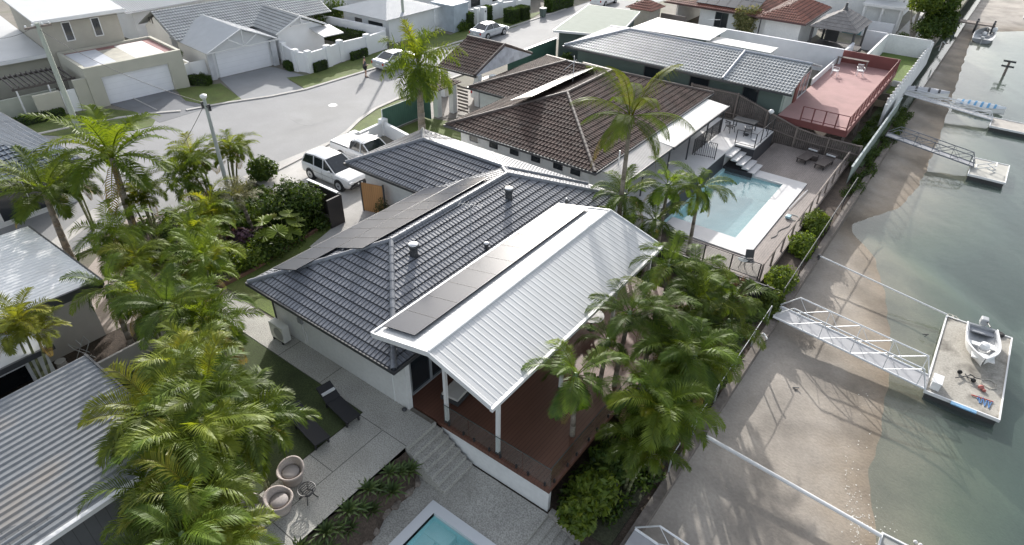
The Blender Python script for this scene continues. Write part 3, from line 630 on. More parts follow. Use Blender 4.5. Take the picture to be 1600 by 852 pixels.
# ------------------------------------------------------------------ neighbours on the canal side
def gable(mb, x0, x1, y0, y1, z, pitch, kind, axis='x'):
    if axis == 'x':
        ym = (y0+y1)/2; zr = z+(y1-y0)/2*pitch
        roof_plane(mb, [(x0, y0, z), (x1, y0, z), (x1, ym, zr), (x0, ym, zr)], kind)
        roof_plane(mb, [(x1, y1, z), (x0, y1, z), (x0, ym, zr), (x1, ym, zr)], kind)
    else:
        xm = (x0+x1)/2; zr = z+(x1-x0)/2*pitch
        roof_plane(mb, [(x0, y1, z), (x0, y0, z), (xm, y0, zr), (xm, y1, zr)], kind)
        roof_plane(mb, [(x1, y0, z), (x1, y1, z), (xm, y1, zr), (xm, y0, zr)], kind)
    return zr
def gable_wall(mb, x0, x1, y0, y1, z0, z1, pitch, axis='x'):
    """box with gabled top"""
    if axis == 'x':
        ym = (y0+y1)/2; zr = z1+(y1-y0)/2*pitch
        r = lambda x: [(x, y0, z0), (x, y1, z0), (x, y1, z1), (x, ym, zr), (x, y0, z1)]
        mb.loft([r(x0), r(x1)])
    else:
        xm = (x0+x1)/2; zr = z1+(x1-x0)/2*pitch
        r = lambda y: [(x0, y, z0), (x0, y, z1), (xm, y, zr), (x1, y, z1), (x1, y, z0)]
        mb.loft([r(y0), r(y1)])
def window(parent, face, a0, a1, c, z0, z1, frame=M_trim, fw=.06, pane=M_win, mull=0):
    """face 's' = wall looking to -y at y=c, 'e' = wall looking to +x at x=c"""
    d = .03
    def bx(mb, u0, u1, w0, w1, o0, o1):
        if face == 's': mb.box(u0, u1, c-o1, c-o0, w0, w1)
        else: mb.box(c+o0, c+o1, u0, u1, w0, w1)
    mb = MB(); bx(mb, a0-fw, a1+fw, z0-fw, z0, 0, d+.02); bx(mb, a0-fw, a1+fw, z1, z1+fw, 0, d+.02); bx(mb, a0-fw, a0, z0, z1, 0, d+.02); bx(mb, a1, a1+fw, z0, z1, 0, d+.02)
    for i in range(mull): u = a0+(a1-a0)*(i+1)/(mull+1); bx(mb, u-.02, u+.02, z0, z1, .011, d+.01)
    w_ = mb.build('window', frame, parent)
    mb = MB(); bx(mb, a0, a1, z0, z1, .002, .01); mb.build('pane', pane, w_); return w_
def rail_posts(parent, pts, z0, h, m, post=.05, step=1.5, rails=(1.,), rw=.03, name='railing', infill=0, mi=None, dz=None):
    """posts with rails between; each run is one railing part"""
    for i in range(len(pts)-1):
        a = Vector((*pts[i], z0)); b = Vector((*pts[i+1], z0))
        if dz: a.z += dz[i]; b.z += dz[i+1]
        L = (b-a).length; n = max(1, round(L/step)); mb = MB()
        for k in range(n+1):
            c = a.lerp(b, k/n); mb.box(c.x-post/2, c.x+post/2, c.y-post/2, c.y+post/2, c.z-.1, c.z+h)
        for r in rails: mb.tube(a+Vector((0, 0, h*r)), b+Vector((0, 0, h*r)), rw, 6)
        if infill:
            n2 = int(L/infill)
            for k in range(1, n2): c = a.lerp(b, k/n2); mb.box(c.x-.012, c.x+.012, c.y-.012, c.y+.012, c.z+.05, c.z+h-.02)
        mb.build(name, m, parent)
# brown tiled house
H2 = thing('house', 'white house under a weathered brown tiled roof, behind the coconut palm', 'house', (-20, 29.1, 0))
mb = MB(); mb.box(-25.6, -16, 29.15, 44.6, -.2, 2.5); mb.box(-29.2, -17, 35.5, 44.4, 0, 2.5); mb.build('wall', M_white, H2)
mb = MB(); caps = MB()
hip(mb, caps, -26.3, -15.3, 28.5, 45.2, 2.5, .33, 'tile2'); hip(mb, caps, -29.75, -17.5, 34.9, 45.0, 2.51, .33, 'tile2', axis='x')
mb.build('tiled_roof', M_browntile, H2); caps.build('ridge_cap', mat('brown_ridge', (.09, .07, .062), .6, .25, 3), H2, smooth=True)
mb = MB(); gutter(mb, -26.3, -15.3, 28.5, 45.2, 2.5, 'se'); mb.build('gutter', M_gutter, H2); mb = MB(); gutter(mb, -29.75, -26.4, 34.9, 45, 2.5, 'sw'); mb.build('gutter', M_gutter, H2)
for x in (-24.5, -22.9, -21.3, -19.7, -18.1, -16.9): window(H2, 's', x-.35, x+.35, 29.15, 1.6, 2.2)
mb = MB(); caps = MB(); gable(mb, -34.9, -31.0, 37.2, 44.7, 2.5, .4, 'tile2'); mb.build('carport_roof', M_browntile, H2)
mb = MB(); gable_wall(mb, -31.12, -31.02, 37.3, 44.6, 2.45, 2.5, .38); mb.build('carport_gable', mat('bluish_white', (.5, .52, .56), .7, .15, 2, stain=(.25, .25, .28), stain_amt=.5, stain_scale=1.5), H2)
ridge(caps, (-31.05, 37.2, 2.55), (-31.05, 40.95, 4.07), .1); ridge(caps, (-31.05, 44.7, 2.55), (-31.05, 40.95, 4.07), .1); ridge(caps, (-34.9, 40.95, 4.05), (-31, 40.95, 4.05), .1); caps.build('carport_verge', MATS['brown_ridge'], H2, smooth=True)
mb = MB(); gutter(mb, -34.9, -31.0, 37.2, 44.7, 2.5, 'sw'); mb.build('carport_gutter', M_black, H2)
for x, y in ((-32.0, 33.9), (-31.7, 35.3), (-30.2, 38.3), (-34.6, 37.6), (-31.1, 37.6)):
    mb = MB(); mb.box(x-.22, x+.22, y-.22, y+.22, 0, 2.3 if y < 36 else 2.45); mb.build('pier', M_white, H2)
mb = MB(); hip(mb, None, -33.9, -31.3, 33.2, 35.9, 2.3, .25, 'tile2'); mb.build('gate_roof', M_browntile, H2)
mb = MB(); 
for k in range(8): mb.box(-31.4, -30.4, 35.5+0*k, 35.56, .2+k*.26, .34+k*.26)
mb.build('slat_screen', M_greywood, H2)
# solar panels on the far side of the ridge
for i in range(7):
    f = lambda x: 2.5+(x+29.75)*0+.0
for i in range(8):
    y0 = 31.9+i*1.03; sx = lambda x: 2.5+(x+26.3)*.33
    xa, xb = -23.7-(.0 if i > 1 else 0), -22.1
    panel_on(H2, [(x, y, sx(x)+.45+(xb-x)*-.05) for x, y in ((xa, y0), (xb, y0), (xb, y0+1.01), (xa, y0+1.01))])
mb = MB(); roof_plane(mb, [(-13.7, 29.1, 2.2), (-13.7, 35, 2.2), (-15.35, 35, 2.4), (-15.35, 29.1, 2.4)], 'wave', e0=0); mb.build('patio_roof', mat('patio_metal', (.40, .385, .37), .4, .1, 1), H2)
mb = MB(); mb.slab([(-13.6, 35.02, 2.25), (-13.6, 44, 2.25), (-15.35, 44, 2.42), (-15.35, 35.02, 2.42)], .1); mb.build('patio_roof', mat('insulated_white', (.52, .52, .51), .5, .05, 1), H2)
mb = MB(); mb.box(-13.6, -13.52, 35, 44.05, 2.08, 2.27); mb.box(-13.7, -13.62, 29.05, 35, 2.05, 2.22); mb.build('patio_gutter', M_gutter, H2)
for y in (31.5, 35, 38, 41, 43.8):
    mb = MB(); mb.box(-13.8, -13.72, y-.04, y+.04, .28, 2.12); mb.build('post', M_gutter, H2)
window(H2, 'e', 36, 39, -16, .4, 2.1, M_gutter, mull=2); window(H2, 'e', 40, 43, -16, .4, 2.1, M_gutter, mull=2)
# antenna mast
mb = MB(); p = G(895, 125, 4.0); mb.tube((p.x, p.y, 3.9), (p.x, p.y, 5.6), .02); mb.tube((p.x-.5, p.y, 5.2), (p.x+.5, p.y+.1, 5.2), .02, 5)
mb.tube((p.x-.6, p.y-.3, 4.6), (p.x+.2, p.y, 5.4), .015, 5); mb.build('antenna', M_alu, H2)
mb = MB(); mb.tube(G(963, 283, 1.3), Vector(G(963, 283, 1.3))+Vector((0, 0, 1.9)), .045); mb.build('vent_pipe', M_trim, H2)
# terrace, pool and deck next door
TR = thing('terrace_deck', 'neighbour\'s raised white terrace with timber deck around a square pool', 'terrace', (-12, 30, -.9))
mb = MB(); mb.box(-16, -12.15, 29.1, 42.6, -1.3, .3); mb.box(-16, -10.8, 42.6, 46.6, -1.3, .3)
mb.build('upper_terrace', mat('terrace_tile', (.54, .53, .525), .6, .06, 1, var2=.04), TR)
mb = MB(); mb.box(-12.15, -12.13, 31, 40.8, -1.3, .22); mb.box(-12.15, -10.8, 42.58, 42.6, -1.2, .2); mb.box(-10.8, -10.78, 42.55, 46.6, -1.2, .2); mb.build('dark_cladding', mat('dark_cladding', (.035, .035, .04), .6), TR)
for i in range(5):
    mb = MB(); xa = -12.14+i*.42; zt = .3-(i+1)*.2; mb.box(xa, xa+.46, 40.8+i*.03, 42.56+i*.02, zt-.1, zt); mb.build('step', MATS['terrace_tile'], TR)
mb = MB(); mb.box(-12.13, -10.1, 40.85, 42.5, -1.2, -.72); mb.build('stair_base', MATS['dark_cladding'], TR)
mb = MB(); mb.box(-10.77, -5.5, 42.05, 47.6, -1.05, -.92); mb.box(-6.78, -5.5, 29.1, 42.05, -1.05, -.92); mb.box(-10.2, -6.78, 29.1, 30.98, -1.05, -.92)
mb.build('deck_floor', lines(mat('pool_deck_boards', (.25, .215, .195), .75, .2, 1, var2=.1, stretch=(1, .3, 1)), 0, .12, .012, .55), TR)
mb = MB(); mb.box(-5.5, -5.44, 29.04, 47.6, -1.2, -.9); mb.box(-10.2, -5.5, 29.04, 29.1, -1.2, -.9); mb.build('deck_fascia', M_greywood, TR)
mb = MB(); mb.box(-8.05, -6.8, 31, 42.04, -1.0, -.86); mb.box(-11.9, -8.05, 31, 32.45, -1.0, -.861); mb.box(-11.9, -8.05, 40.95, 42.04, -1.0, -.861)
mb.build('pool_coping', mat('coping_white', (.54, .53, .525), .6, .05), TR)
mb = MB(); mb.box(-12.1, -8.05, 32.45, 40.95, -2.6, -2.5); mb.box(-8.06, -7.9, 32.4, 41, -2.6, -.87); mb.box(-12.13, -11.95, 31, 41, -2.6, -.9); mb.box(-12.1, -8, 40.94, 41.1, -2.6, -1.01); mb.box(-12.1, -8, 32.3, 32.46, -2.6, -1.01)
mb.build('pool_basin', mat('pool_lining_blue', (.46, .66, .68), .5, .12, .6), TR)
mb = MB(); mb.poly([(-11.96, 32.45, -1.02), (-8.05, 32.45, -1.02), (-8.05, 40.95, -1.02), (-11.96, 40.95, -1.02)]); mb.build('pool_water', water_mat('pool_water_grey', (.86, .94, .95), .07, 3, .8, body=(.42, .60, .62), bodyamt=.3), TR)
rail_posts(TR, [(-5.55, 29.2), (-5.55, 46.8)], -.92, 1.0, M_greywood, .09, 1.75, (1.,), .05, 'timber_railing')
rail_posts(TR, [(-10.1, 29.15), (-5.65, 29.15)], -.92, 1.0, M_black, .06, 1.5, (1., .12), .02, 'black_railing')
for i in range(3): 
    mb = MB(); xa = -10.05+i*1.48; mb.box(xa+.05, xa+1.4, 29.14, 29.16, -.8, .02); mb.build('glass_panel', M_glass, TR)
rail_posts(TR, [(-12.2, 42.65), (-10.85, 42.65), (-10.85, 46.5)], .3, 1.0, M_black, .05, 1.3, (1., .1), .018, 'black_railing')
rail_posts(TR, [(-13.6, 39.0), (-12.3, 39.2)], .3, 1.1, M_black, .05, 1.3, (1., .1), .018, 'pool_gate', infill=.12)
rail_posts(TR, [(-13.75, 39.0), (-13.75, 43.5)], .3, 1.1, M_black, .05, 1.3, (1., .1), .018, 'pool_fence', infill=.12)
for y in (30.5, 34, 38, 42, 46):
    mb = MB(); mb.box(-5.75, -5.6, y-.07, y+.07, -1.6, -1.05); mb.build('deck_pier', M_greywood, TR)
for n_, px, py in (('deck_lounger', 1262, 238), ('deck_lounger', 1290, 245)): pass
# boundary fence in dark steel between the two lots
mb = MB(); mb.box(-12.5, -4.5, 27.55, 27.6, -1.3, -.05); mb.box(-12.5, -4.45, 27.53, 27.62, -.05, .0)
for x in np.arange(-12.4, -4.4, 1.9): mb.box(x-.05, x+.05, 27.52, 27.64, -1.3, .05)
mb.build('steel_fence', M_black, label='black solid fence between the palms and the neighbour\'s deck', cat='fence')
mb = MB(); mb.box(-26, -13.5, 27.7, 27.76, 0, 1.5); mb.build('boundary_fence', M_trim, label='pale boundary fence between the charcoal and brown tiled roofs', cat='fence')
# sloped timber fence beside the terrace
fn = thing('timber_fence', 'tall weathered slatted timber fence stepping down past the pink deck to the canal', 'fence', (-11, 47.8, 0))
def ftop(x): return float(np.interp(x, [-18, -14.2, -9.5, -8, -5], [2.0, 2.0, .55, .35, .3]))
mb = MB(); x = -18.
while x < -5.0:
    mb.box(x, x+.11, 47.78, 47.82, -1.2, ftop(x+.05)); x += .145
mb.build('palings', mat('grey_paling', (.13, .11, .10), .85, .25, 2, var2=.2), fn)
for f0 in (.97, .45):
    mb = MB(); mb.path([(x, 47.74, -.9+(ftop(x)+.9)*f0) for x in (-18, -14.2, -9.5, -8, -5)], .05, 4); mb.build('rail', M_greywood, fn)
for x in (-17.9, -14.2, -11.8, -9.5, -7.2, -5.05):
    mb = MB(); mb.box(x-.06, x+.06, 47.66, 47.76, -1.2, ftop(x)+.05); mb.build('fence_post', M_greywood, fn)
# green house with grey tiles
H3 = thing('house', 'long dark green house with a silvery grey tiled roof behind the brown roof', 'house', (-20, 48.7, 0))
M_green = mat('dark_green_paint', (.10, .135, .12), .7, .1, .6)
mb = MB(); mb.box(-29, -11.3, 48.75, 55.6, -.3, 2.7); mb.build('wall', M_green, H3)
mb = MB(); mb.box(-11.3, -11.25, 48.75, 55.5, .9, 2.7); mb.box(-11.25, -11.2, 49.0, 51.6, .9, 2.7); mb.build('end_wall', mat('pale_green_paint', (.30, .36, .32), .7, .1), H3)
mb = MB(); mb.box(-11.2, -11.1, 51.6, 52.4, .9, 3.4); mb.build('brown_panel', mat('red_brown_paint', (.16, .05, .04), .6), H3)
window(H3, 'e', 52.8, 55.2, -11.2, .95, 2.6, M_trim, mull=1); window(H3, 's', -14.2, -13.1, 48.75, .3, 2.3, M_gutter); window(H3, 's', -18.5, -17, 48.75, 1.2, 2.2, M_gutter)
window(H3, 's', -22.5, -21.2, 48.75, 1.2, 2.2, M_gutter)
mb = MB(); e = 2.7; zr = 3.9; y0, ym, y1 = 48.05, 52.1, 56.2
roof_plane(mb, [(-30.0, y0, e), (-15.75, y0, e), (-15.75, ym, zr), (-26, ym, zr)], 'tile2'); roof_plane(mb, [(-15.75, y0-.05, e-.04), (-10.6, y0-.05, e-.04), (-10.6, ym, zr-.03), (-15.75, ym, zr-.03)], 'tile2')
roof_plane(mb, [(-10.6, y1, e), (-30, y1, e), (-26, ym, zr), (-10.6, ym, zr-.03)], 'tile2'); roof_plane(mb, [(-30.0, y1, e), (-30.0, y0, e), (-26, ym, zr)], 'tile2')
mb.build('tiled_roof', M_greytile, H3)
caps = MB(); 
for p, q in (((-30, y0, e+.05), (-26, ym, zr+.03)), ((-26, ym, zr+.02), (-10.6, ym, zr)), ((-15.75, y0, e+.05), (-15.75, ym, zr+.03)), ((-30, y1, e+.05), (-26, ym, zr+.03))): ridge(caps, p, q, .1)
caps.build('ridge_cap', mat('pale_ridge', (.36, .38, .42), .5, .1, 3), H3, smooth=True)
mb = MB(); gutter(mb, -30, -10.6, y0-.05, y1, e-.03, 's'); mb.build('gutter', M_gutter, H3)
mb = MB(); pts = [G(865, 47, 2.6), G(965, 56, 2.6), G(1000, 18, 2.6), G(920, 7, 2.6)]; mb.slab(pts, .12); mb.build('carport_roof', mat('sage_sheet', (.23, .26, .225), .85, .04, spec=.2), H3)
mb = MB()
for a, b in ((0, 1), (1, 2), (2, 3), (3, 0)):
    p, q = pts[a], pts[b]; c = (pts[0]+pts[2])/2; n_ = 12
    d = (q-p).normalized(); nn = Vector((d.y, -d.x, 0))*.04; mb.slab([p, q, q+nn, p+nn], .2)
mb.build('carport_fascia', M_trim, H3)
mb = MB(); i_ = [p.lerp((pts[0]+pts[2])/2, .12) for p in pts]; mb.prism([p[:2] for p in i_], 0, 2.45); mb.build('carport_wall', M_green, H3)
mb = MB(); roof_plane(mb, [G(985, 44, 2.5), G(1108, 64, 2.5), G(1137, 46, 2.9), G(1028, 28, 2.9)], 'wave'); mb.build('rear_roof', mat('grey_metal', (.36, .38, .40), .45, .1, 1), H3)
mb = MB(); mb.prism([(-28.2, 58.6), (-21.6, 58.4), (-21.6, 62.6), (-28, 62.6)], 0, 2.45); mb.build('rear_wall', M_green, H3)
mb = MB(); mb.box(-21.4, -15.5, 58.5, 60.6, 2.3, 2.42); mb.build('flat_roof', M_metalroof, H3)
mb = MB(); mb.box(-21.2, -15.7, 58.7, 60.4, 0, 2.3); mb.build('rear_wall', M_white, H3)
mb = MB(); mb.tube((-20.5, 57.0, 3.3), (-20.5, 57.0, 4.8), .025); mb.tube((-21, 57, 4.6), (-20, 57.2, 4.7), .02); mb.build('antenna', M_steel, H3)
mb = MB(); mb.box(-33.75, -33.68, 44.9, 52.5, 0, 1.75)
gf = mb.build('green_fence', lines(mat('green_fence_sheet', (.06, .13, .10), .6), 1, .2, .02, .6), label='green sheet fence with pale capping beside the road, behind the brown roof', cat='fence')
mb = MB(); mb.box(-33.8, -33.6, 44.9, 52.5, 1.75, 1.82); mb.build('capping', M_trim, gf, world=False)
mb = MB(); mb.box(-30, -17.2, 46.7, 46.76, 0, 1.6); fb = mb.build('side_fence', M_green, label='dark side fence between brown roof and green house with a white pipe capping', cat='fence')
mb = MB(); mb.box(-30, -17.2, 46.6, 46.9, 1.6, 1.72); mb.build('capping', M_trim, fb, world=False)
# pink deck
PD = thing('pink_deck', 'raised faded pink painted deck with dark red railing beside the green house', 'deck', (-8.8, 56, .9))
mb = MB(); mb.box(-11.2, -6.35, 48.3, 65.6, .75, .9); mb.build('deck_floor', lines(mat('pink_paint', (.35, .20, .19), .8, .12, .5, var2=.06, stain=(.24, .14, .135), stain_amt=.7, stain_scale=.4), 1, .9, .01, .93), PD)
mb = MB(); mb.box(-11.2, -6.3, 48.25, 48.3, .45, .92); mb.box(-6.35, -6.3, 48.3, 65.6, .45, .92); mb.build('deck_fascia', mat('red_brown_deck', (.17, .055, .05), .7, .15, 1), PD)
mb = MB(); mb.box(-11.9, -6.3, 65.6, 65.72, .5, 1.95); mb.build('red_wall', MATS['red_brown_deck'], PD)
mb = MB(); mb.box(-11.3, -11.2, 57.0, 65.5, .9, 1.4); mb.build('white_screen', M_trim, PD)
rail_posts(PD, [(-6.4, 48.4), (-6.4, 65.5)], .9, 1.0, MATS['red_brown_deck'], .09, 1.2, (1., .15), .035, 'red_railing', infill=.3)
rail_posts(PD, [(-9.6, 48.4), (-6.4, 48.4)], .9, 1.0, MATS['red_brown_deck'], .08, .85, (1., .15), .03, 'red_railing')
for y in (49.0, 54, 59, 64.8):
    mb = MB(); mb.box(-6.6, -6.45, y-.07, y+.07, -1.25, .75); mb.build('pier', M_greywood, PD)
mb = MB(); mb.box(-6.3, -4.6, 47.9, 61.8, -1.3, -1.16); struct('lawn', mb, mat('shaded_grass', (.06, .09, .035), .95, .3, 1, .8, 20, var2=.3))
gs = thing('seawall_fence', 'faded grey-green panel fence along the seawall below the pink deck', 'fence', (-4.8, 52, -1.2))
mb = MB(); mb.box(-4.86, -4.82, 44.5, 61.6, -1.2, .0); mb.build('panel', mat('faded_green_panel', (.25, .29, .26), .7, .15, 1), gs)
mb = MB(); mb.box(-4.9, -4.78, 44.5, 61.6, 0, .05); mb.build('capping', mat('pale_capping', (.42, .47, .46), .6), gs)
# grassed lot inside white walls
mb = MB(); mb.box(-9, -5.4, 65.85, 75.2, -.2, .04); mb.box(-6.2, -5.4, 62.0, 65.85, -.2, .04); struct('lawn', mb, mat('bright_lawn', (.10, .15, .025), .9, .2, .6, .5, 30, var2=.2))
ww = thing('white_wall', 'white rendered garden wall around the small green lawn by the canal', 'wall', (-7, 70, 0))
mb = MB(); mb.box(-9.2, -9.02, 65.9, 75.5, -.5, 1.8); mb.build('wall_run', M_white, ww); mb = MB(); mb.box(-9.2, -5.2, 75.3, 75.5, -.5, 1.8); mb.build('wall_run', M_white, ww)
mb = MB(); mb.box(-5.4, -5.2, 56.5, 79, -1.3, .75); mb.build('canal_wall', M_white, ww)
for i in range(22):
    y = 57+i*1.0; mb = MB(); mb.lathe([(.1, 0), (.14, .08), (.1, .2), (.16, .34), (.02, .42)], 8, (-5.3, y, .75)); mb.build('baluster', M_trim, ww, smooth=True)
mb = MB(); mb.box(-6.2, -5.5, 64.2, 64.4, 0, .5); mb.build('low_wall', M_white, ww);  mb = MB(); mb.box(-7.2, -6.9, 66.0, 66.3, 0, 1.3); pi_ = mb.build('pillar', M_trim, ww); mb = MB(); mb.lathe([(.22, 1.3), (.22, 1.38), (.05, 1.55)], 8, (-7.05, 66.15, 0)); mb.build('pillar_cap', M_trim, pi_)
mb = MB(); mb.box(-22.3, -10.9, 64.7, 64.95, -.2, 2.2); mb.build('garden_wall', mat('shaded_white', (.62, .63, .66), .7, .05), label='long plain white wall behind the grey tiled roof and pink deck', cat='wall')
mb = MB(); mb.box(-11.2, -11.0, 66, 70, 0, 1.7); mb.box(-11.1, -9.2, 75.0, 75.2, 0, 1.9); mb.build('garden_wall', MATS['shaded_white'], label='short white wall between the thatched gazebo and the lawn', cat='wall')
# red roofed house
H4 = thing('house', 'white house with terracotta tiled hip roofs and solar panels at the top', 'house', (-22, 70.4, 0))
mb = MB(); mb.box(-27, -19.8, 70.5, 80, 0, 2.7); mb.box(-19.8, -16.3, 70.2, 78, 0, 2.7); mb.box(-30, -29.8, 71, 79, 0, 2.6); mb.build('wall', M_white, H4)
mb = MB(); hip(mb, None, -31, -19.3, 69.9, 80.5, 2.7, .32, 'tile2', axis='x'); hip(mb, None, -20.6, -15.8, 69.4, 79, 2.75, .45, 'tile2'); mb.build('tiled_roof', M_redtile, H4)
mb = MB(); gutter(mb, -31, -20.7, 69.9, 80, 2.7, 's'); gutter(mb, -20.6, -15.8, 69.4, 79, 2.75, 'se'); mb.build('gutter', mat('maroon_gutter', (.07, .03, .03), .5), H4)
window(H4, 's', -25.2, -23.9, 70.5, .9, 2.3, M_gutter, mull=1)
mb = MB(); mb.tube((-20.3, 70.1, 0), (-20.3, 70.1, 2.6), .07); mb.build('downpipe', M_gutter, H4)
for i in range(6):
    for j in range(2):
        f = lambda y: 2.7+(y-69.9)*.32+.15
        x0 = -27.6+i*1.1; y0 = 70.4+j*1.75; panel_on(H4, [(x0, y0, f(y0)), (x0+1.05, y0, f(y0)), (x0+1.05, y0+1.7, f(y0+1.7)), (x0, y0+1.7, f(y0+1.7))])
pv = thing('pyramid_pavilion', 'small terracotta pyramid roof pavilion beside the sage flat roof', 'pavilion', (-31.7, 67, 0))
mb = MB(); hip(mb, None, -33.4, -30.2, 65.3, 68.5, 2.5, .5, 'tile2'); mb.build('tiled_roof', M_redtile, pv); mb = MB(); mb.box(-33, -30.6, 65.7, 68.2, 0, 2.5); mb.build('wall', mat('beige_wall', (.42, .38, .33), .8, .08), pv)
mb = MB(); mb.box(-30.4, -27.5, 68, 68.08, 0, 1.9); mb.build('brown_fence', M_greywood, label='brown timber fence between the pyramid pavilion and the terracotta roofed house', cat='fence')
gz = thing('gazebo', 'open gazebo with a grey thatched pyramid roof and dark posts', 'gazebo', (-13.2, 73, 0))
mb = MB(); hip(mb, None, -15.5, -11.0, 70, 76.2, 2.5, .62, 'thatch'); mb.build('thatched_roof', mat('grey_thatch', (.20, .19, .185), .95, .15, 2, .8, 12, var2=.15, scale2=14), gz)
mb = MB(); mb.lathe([(.3, 3.8), (.12, 4.15), (.1, 4.5)], 8, (-13.25, 73.1, 0)); mb.build('finial', M_gutter, gz)
for x, y in ((-15.2, 70.4), (-11.3, 70.4), (-11.3, 75.8), (-15.2, 75.8)):
    mb = MB(); mb.tube((x, y, 0), (x, y, 2.6), .12); mb.build('post', M_gutter, gz)
mb = MB(); mb.box(-15.4, -11.1, 70.2, 76, .0, .15); mb.build('floor', mat('dark_paving', (.12, .11, .11), .8), gz)
mb = MB(); mb.box(-14.9, -13.6, 75.3, 75.4, .2, 1.9); mb.build('dark_screen', M_gutter, gz); mb = MB(); mb.box(-13.4, -11.6, 75.5, 75.56, 1.2, 2.2); mb.build('teal_blind', mat('teal_fabric', (.12, .25, .28), .7), gz)
# far buildings at the top right
H5 = thing('house', 'white two storey house with grey tiles and columns beyond the gazebo', 'house', (-15, 90, 0))
mb = MB(); mb.box(-21, -10.5, 86, 98, 0, 5.2); mb.box(-13, -9.6, 83.5, 86, 0, 2.7); mb.build('wall', M_white, H5)
mb = MB(); hip(mb, None, -21.6, -9.9, 85.3, 98.6, 5.2, .35, 'tile2'); mb.build('tiled_roof', M_greytile, H5)
mb = MB(); mb.box(-13.4, -9.2, 82.6, 86, 2.7, 2.95); mb.build('balcony', M_trim, H5)
for x in (-13.1, -11.3, -9.5):
    mb = MB(); mb.tube((x, 82.9, 0), (x, 82.9, 2.7), .16, 12); mb.build('column', M_trim, H5)
for x in (-19.5, -16.5): window(H5, 's', x-.7, x+.7, 86, 3.2, 4.6, mull=1)
window(H5, 's', -12.6, -10.8, 86, 3.2, 4.8, mull=1); window(H5, 'e', 88, 91, -10.5, .4, 2.4, mull=2)
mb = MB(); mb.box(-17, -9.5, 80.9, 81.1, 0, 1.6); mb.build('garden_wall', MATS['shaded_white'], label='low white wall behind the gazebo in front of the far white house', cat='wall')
flat('patio', [(-9.4, 76), (-5.6, 76), (-5.6, 100), (-9.4, 100)], .03, M_conc2)
H6 = thing('house', 'pale house with grey hipped roof at the very top beyond the red roofs', 'house', (-27, 92, 0))
mb = MB(); mb.box(-34, -24, 88, 100, 0, 3); mb.build('wall', M_white, H6); mb = MB(); hip(mb, None, -34.6, -23.4, 87.4, 100.6, 3, .35, 'tile2'); mb.build('tiled_roof', M_greytile, H6)
# ------------------------------------------------------------------ houses across the road (turned a few degrees)
class Loc:
    """builds parts of a turned thing in its own axes"""
    def __init__(s, t): s.t = t
    def b(s, mb, name, m, parent=None, **k): return mb.build(name, m, parent or s.t, world=False, **k)
M_beige = mat('beige_render', (.42, .41, .345), .8, .07, .7, .1, 30)
M_shwhite = mat('white_house_paint', (.70, .71, .72), .7, .05, .7)
A = thing('house', 'two storey beige house with a double garage in the top left corner', 'house', (-53.2, 18.8, 0), math.radians(-6.3)); L = Loc(A)
mb = MB(); mb.box(-5.8, 0, 0, .25, 0, 3); mb.box(-5.8, 0, 6.95, 7.2, 0, 3); mb.box(-.25, 0, .25, 1.0, 0, 2.999); mb.box(-.25, 0, 6.0, 6.95, 0, 2.999); mb.box(-.25, 0, 1.0, 6.0, 2.15, 2.998); mb.box(-5.8, -5.6, .25, 6.95, 0, 2.999)
L.b(mb, 'garage_wall', M_beige)
mb = MB(); mb.box(-.3, -.24, 1.0, 6.0, 0, 2.15); L.b(mb, 'garage_door', lines(mat('white_garage_door', (.72, .73, .76), .45, .03), 2, .43, .02, .85))
mb = MB(); mb.box(-5.6, -.25, .25, 6.95, 2.7, 2.82); L.b(mb, 'garage_roof', mat('old_red_roof', (.30, .16, .15), .8, .2, 1))
mb = MB(); mb.box(-5.2, -.3, .4, 2.6, 2.825, 2.86); L.b(mb, 'roof_sheet', mat('translucent_sheet', (.6, .62, .66), .4, .05))
mb = MB(); mb.box(-4.6, -.3, 2.6, 4.0, 2.83, 2.865); L.b(mb, 'roof_sheet', mat('sandy_sheet', (.42, .40, .34), .7, .15, 2))
mb = MB(); mb.box(-5.2, -.35, 4.0, 6.2, 2.835, 2.87); L.b(mb, 'roof_sheet', mat('white_sheet', (.7, .69, .67), .5, .04))
mb = MB(); mb.box(-14, -5.9, -.3, 5.2, 0, 5.4); L.b(mb, 'wall', mat('taupe_render', (.36, .34, .29), .8, .06))
mb = MB(); mb.slab([(-5.2, -.9, 5.55), (-5.2, 5.6, 5.55), (-15, 5.6, 6.3), (-15, -.9, 6.3)], .12); L.b(mb, 'upper_roof', M_metalroof)
mb = MB(); mb.box(-5.25, -5.12, -.95, 5.65, 5.3, 5.52); mb.box(-15, -5.2, 5.6, 5.7, 5.25, 5.5); L.b(mb, 'fascia', M_trim)
def lwin(parent, y0, y1, x, z0, z1, slant=0, frame=M_trim):
    mb = MB(); mb.box(x, x+.05, y0-.07, y1+.07, z0-.07, z1+.07); w_ = mb.build('window', frame, parent, world=False)
    mb = MB(); mb.box(x+.051, x+.058, y0, y1, z0, z1); mb.build('pane', M_win, w_, world=False)
lwin(A, 1.1, 1.6, -5.9, 3.7, 5.0); lwin(A, 3.2, 3.7, -5.9, 3.7, 5.0)
mb = MB(); mb.slab([(-6.4, -9, 2.9), (-6.4, -.35, 2.9), (-20, -.35, 3.7), (-20, -9, 3.7)], .12); L.b(mb, 'lower_roof', M_metalroof)
mb = MB(); mb.box(-6.5, -6.35, -9, -.4, 2.62, 2.86); L.b(mb, 'fascia', M_trim)
mb = MB(); mb.box(-16, -7.2, -9, -.35, 0, 2.85); L.b(mb, 'wall', M_beige); lwin(A, -8, -6.6, -7.2, .2, 2.2)
mb = MB(); mb.box(-.35, -.1, -.9, -.01, 0, 2.3); mb.box(-.5, -.25, -3.6, -1.9, 0, 1.75); L.b(mb, 'gate_wall', M_beige)
mb = MB(); mb.box(-.3, -.22, -1.88, -.92, .05, 1.7)
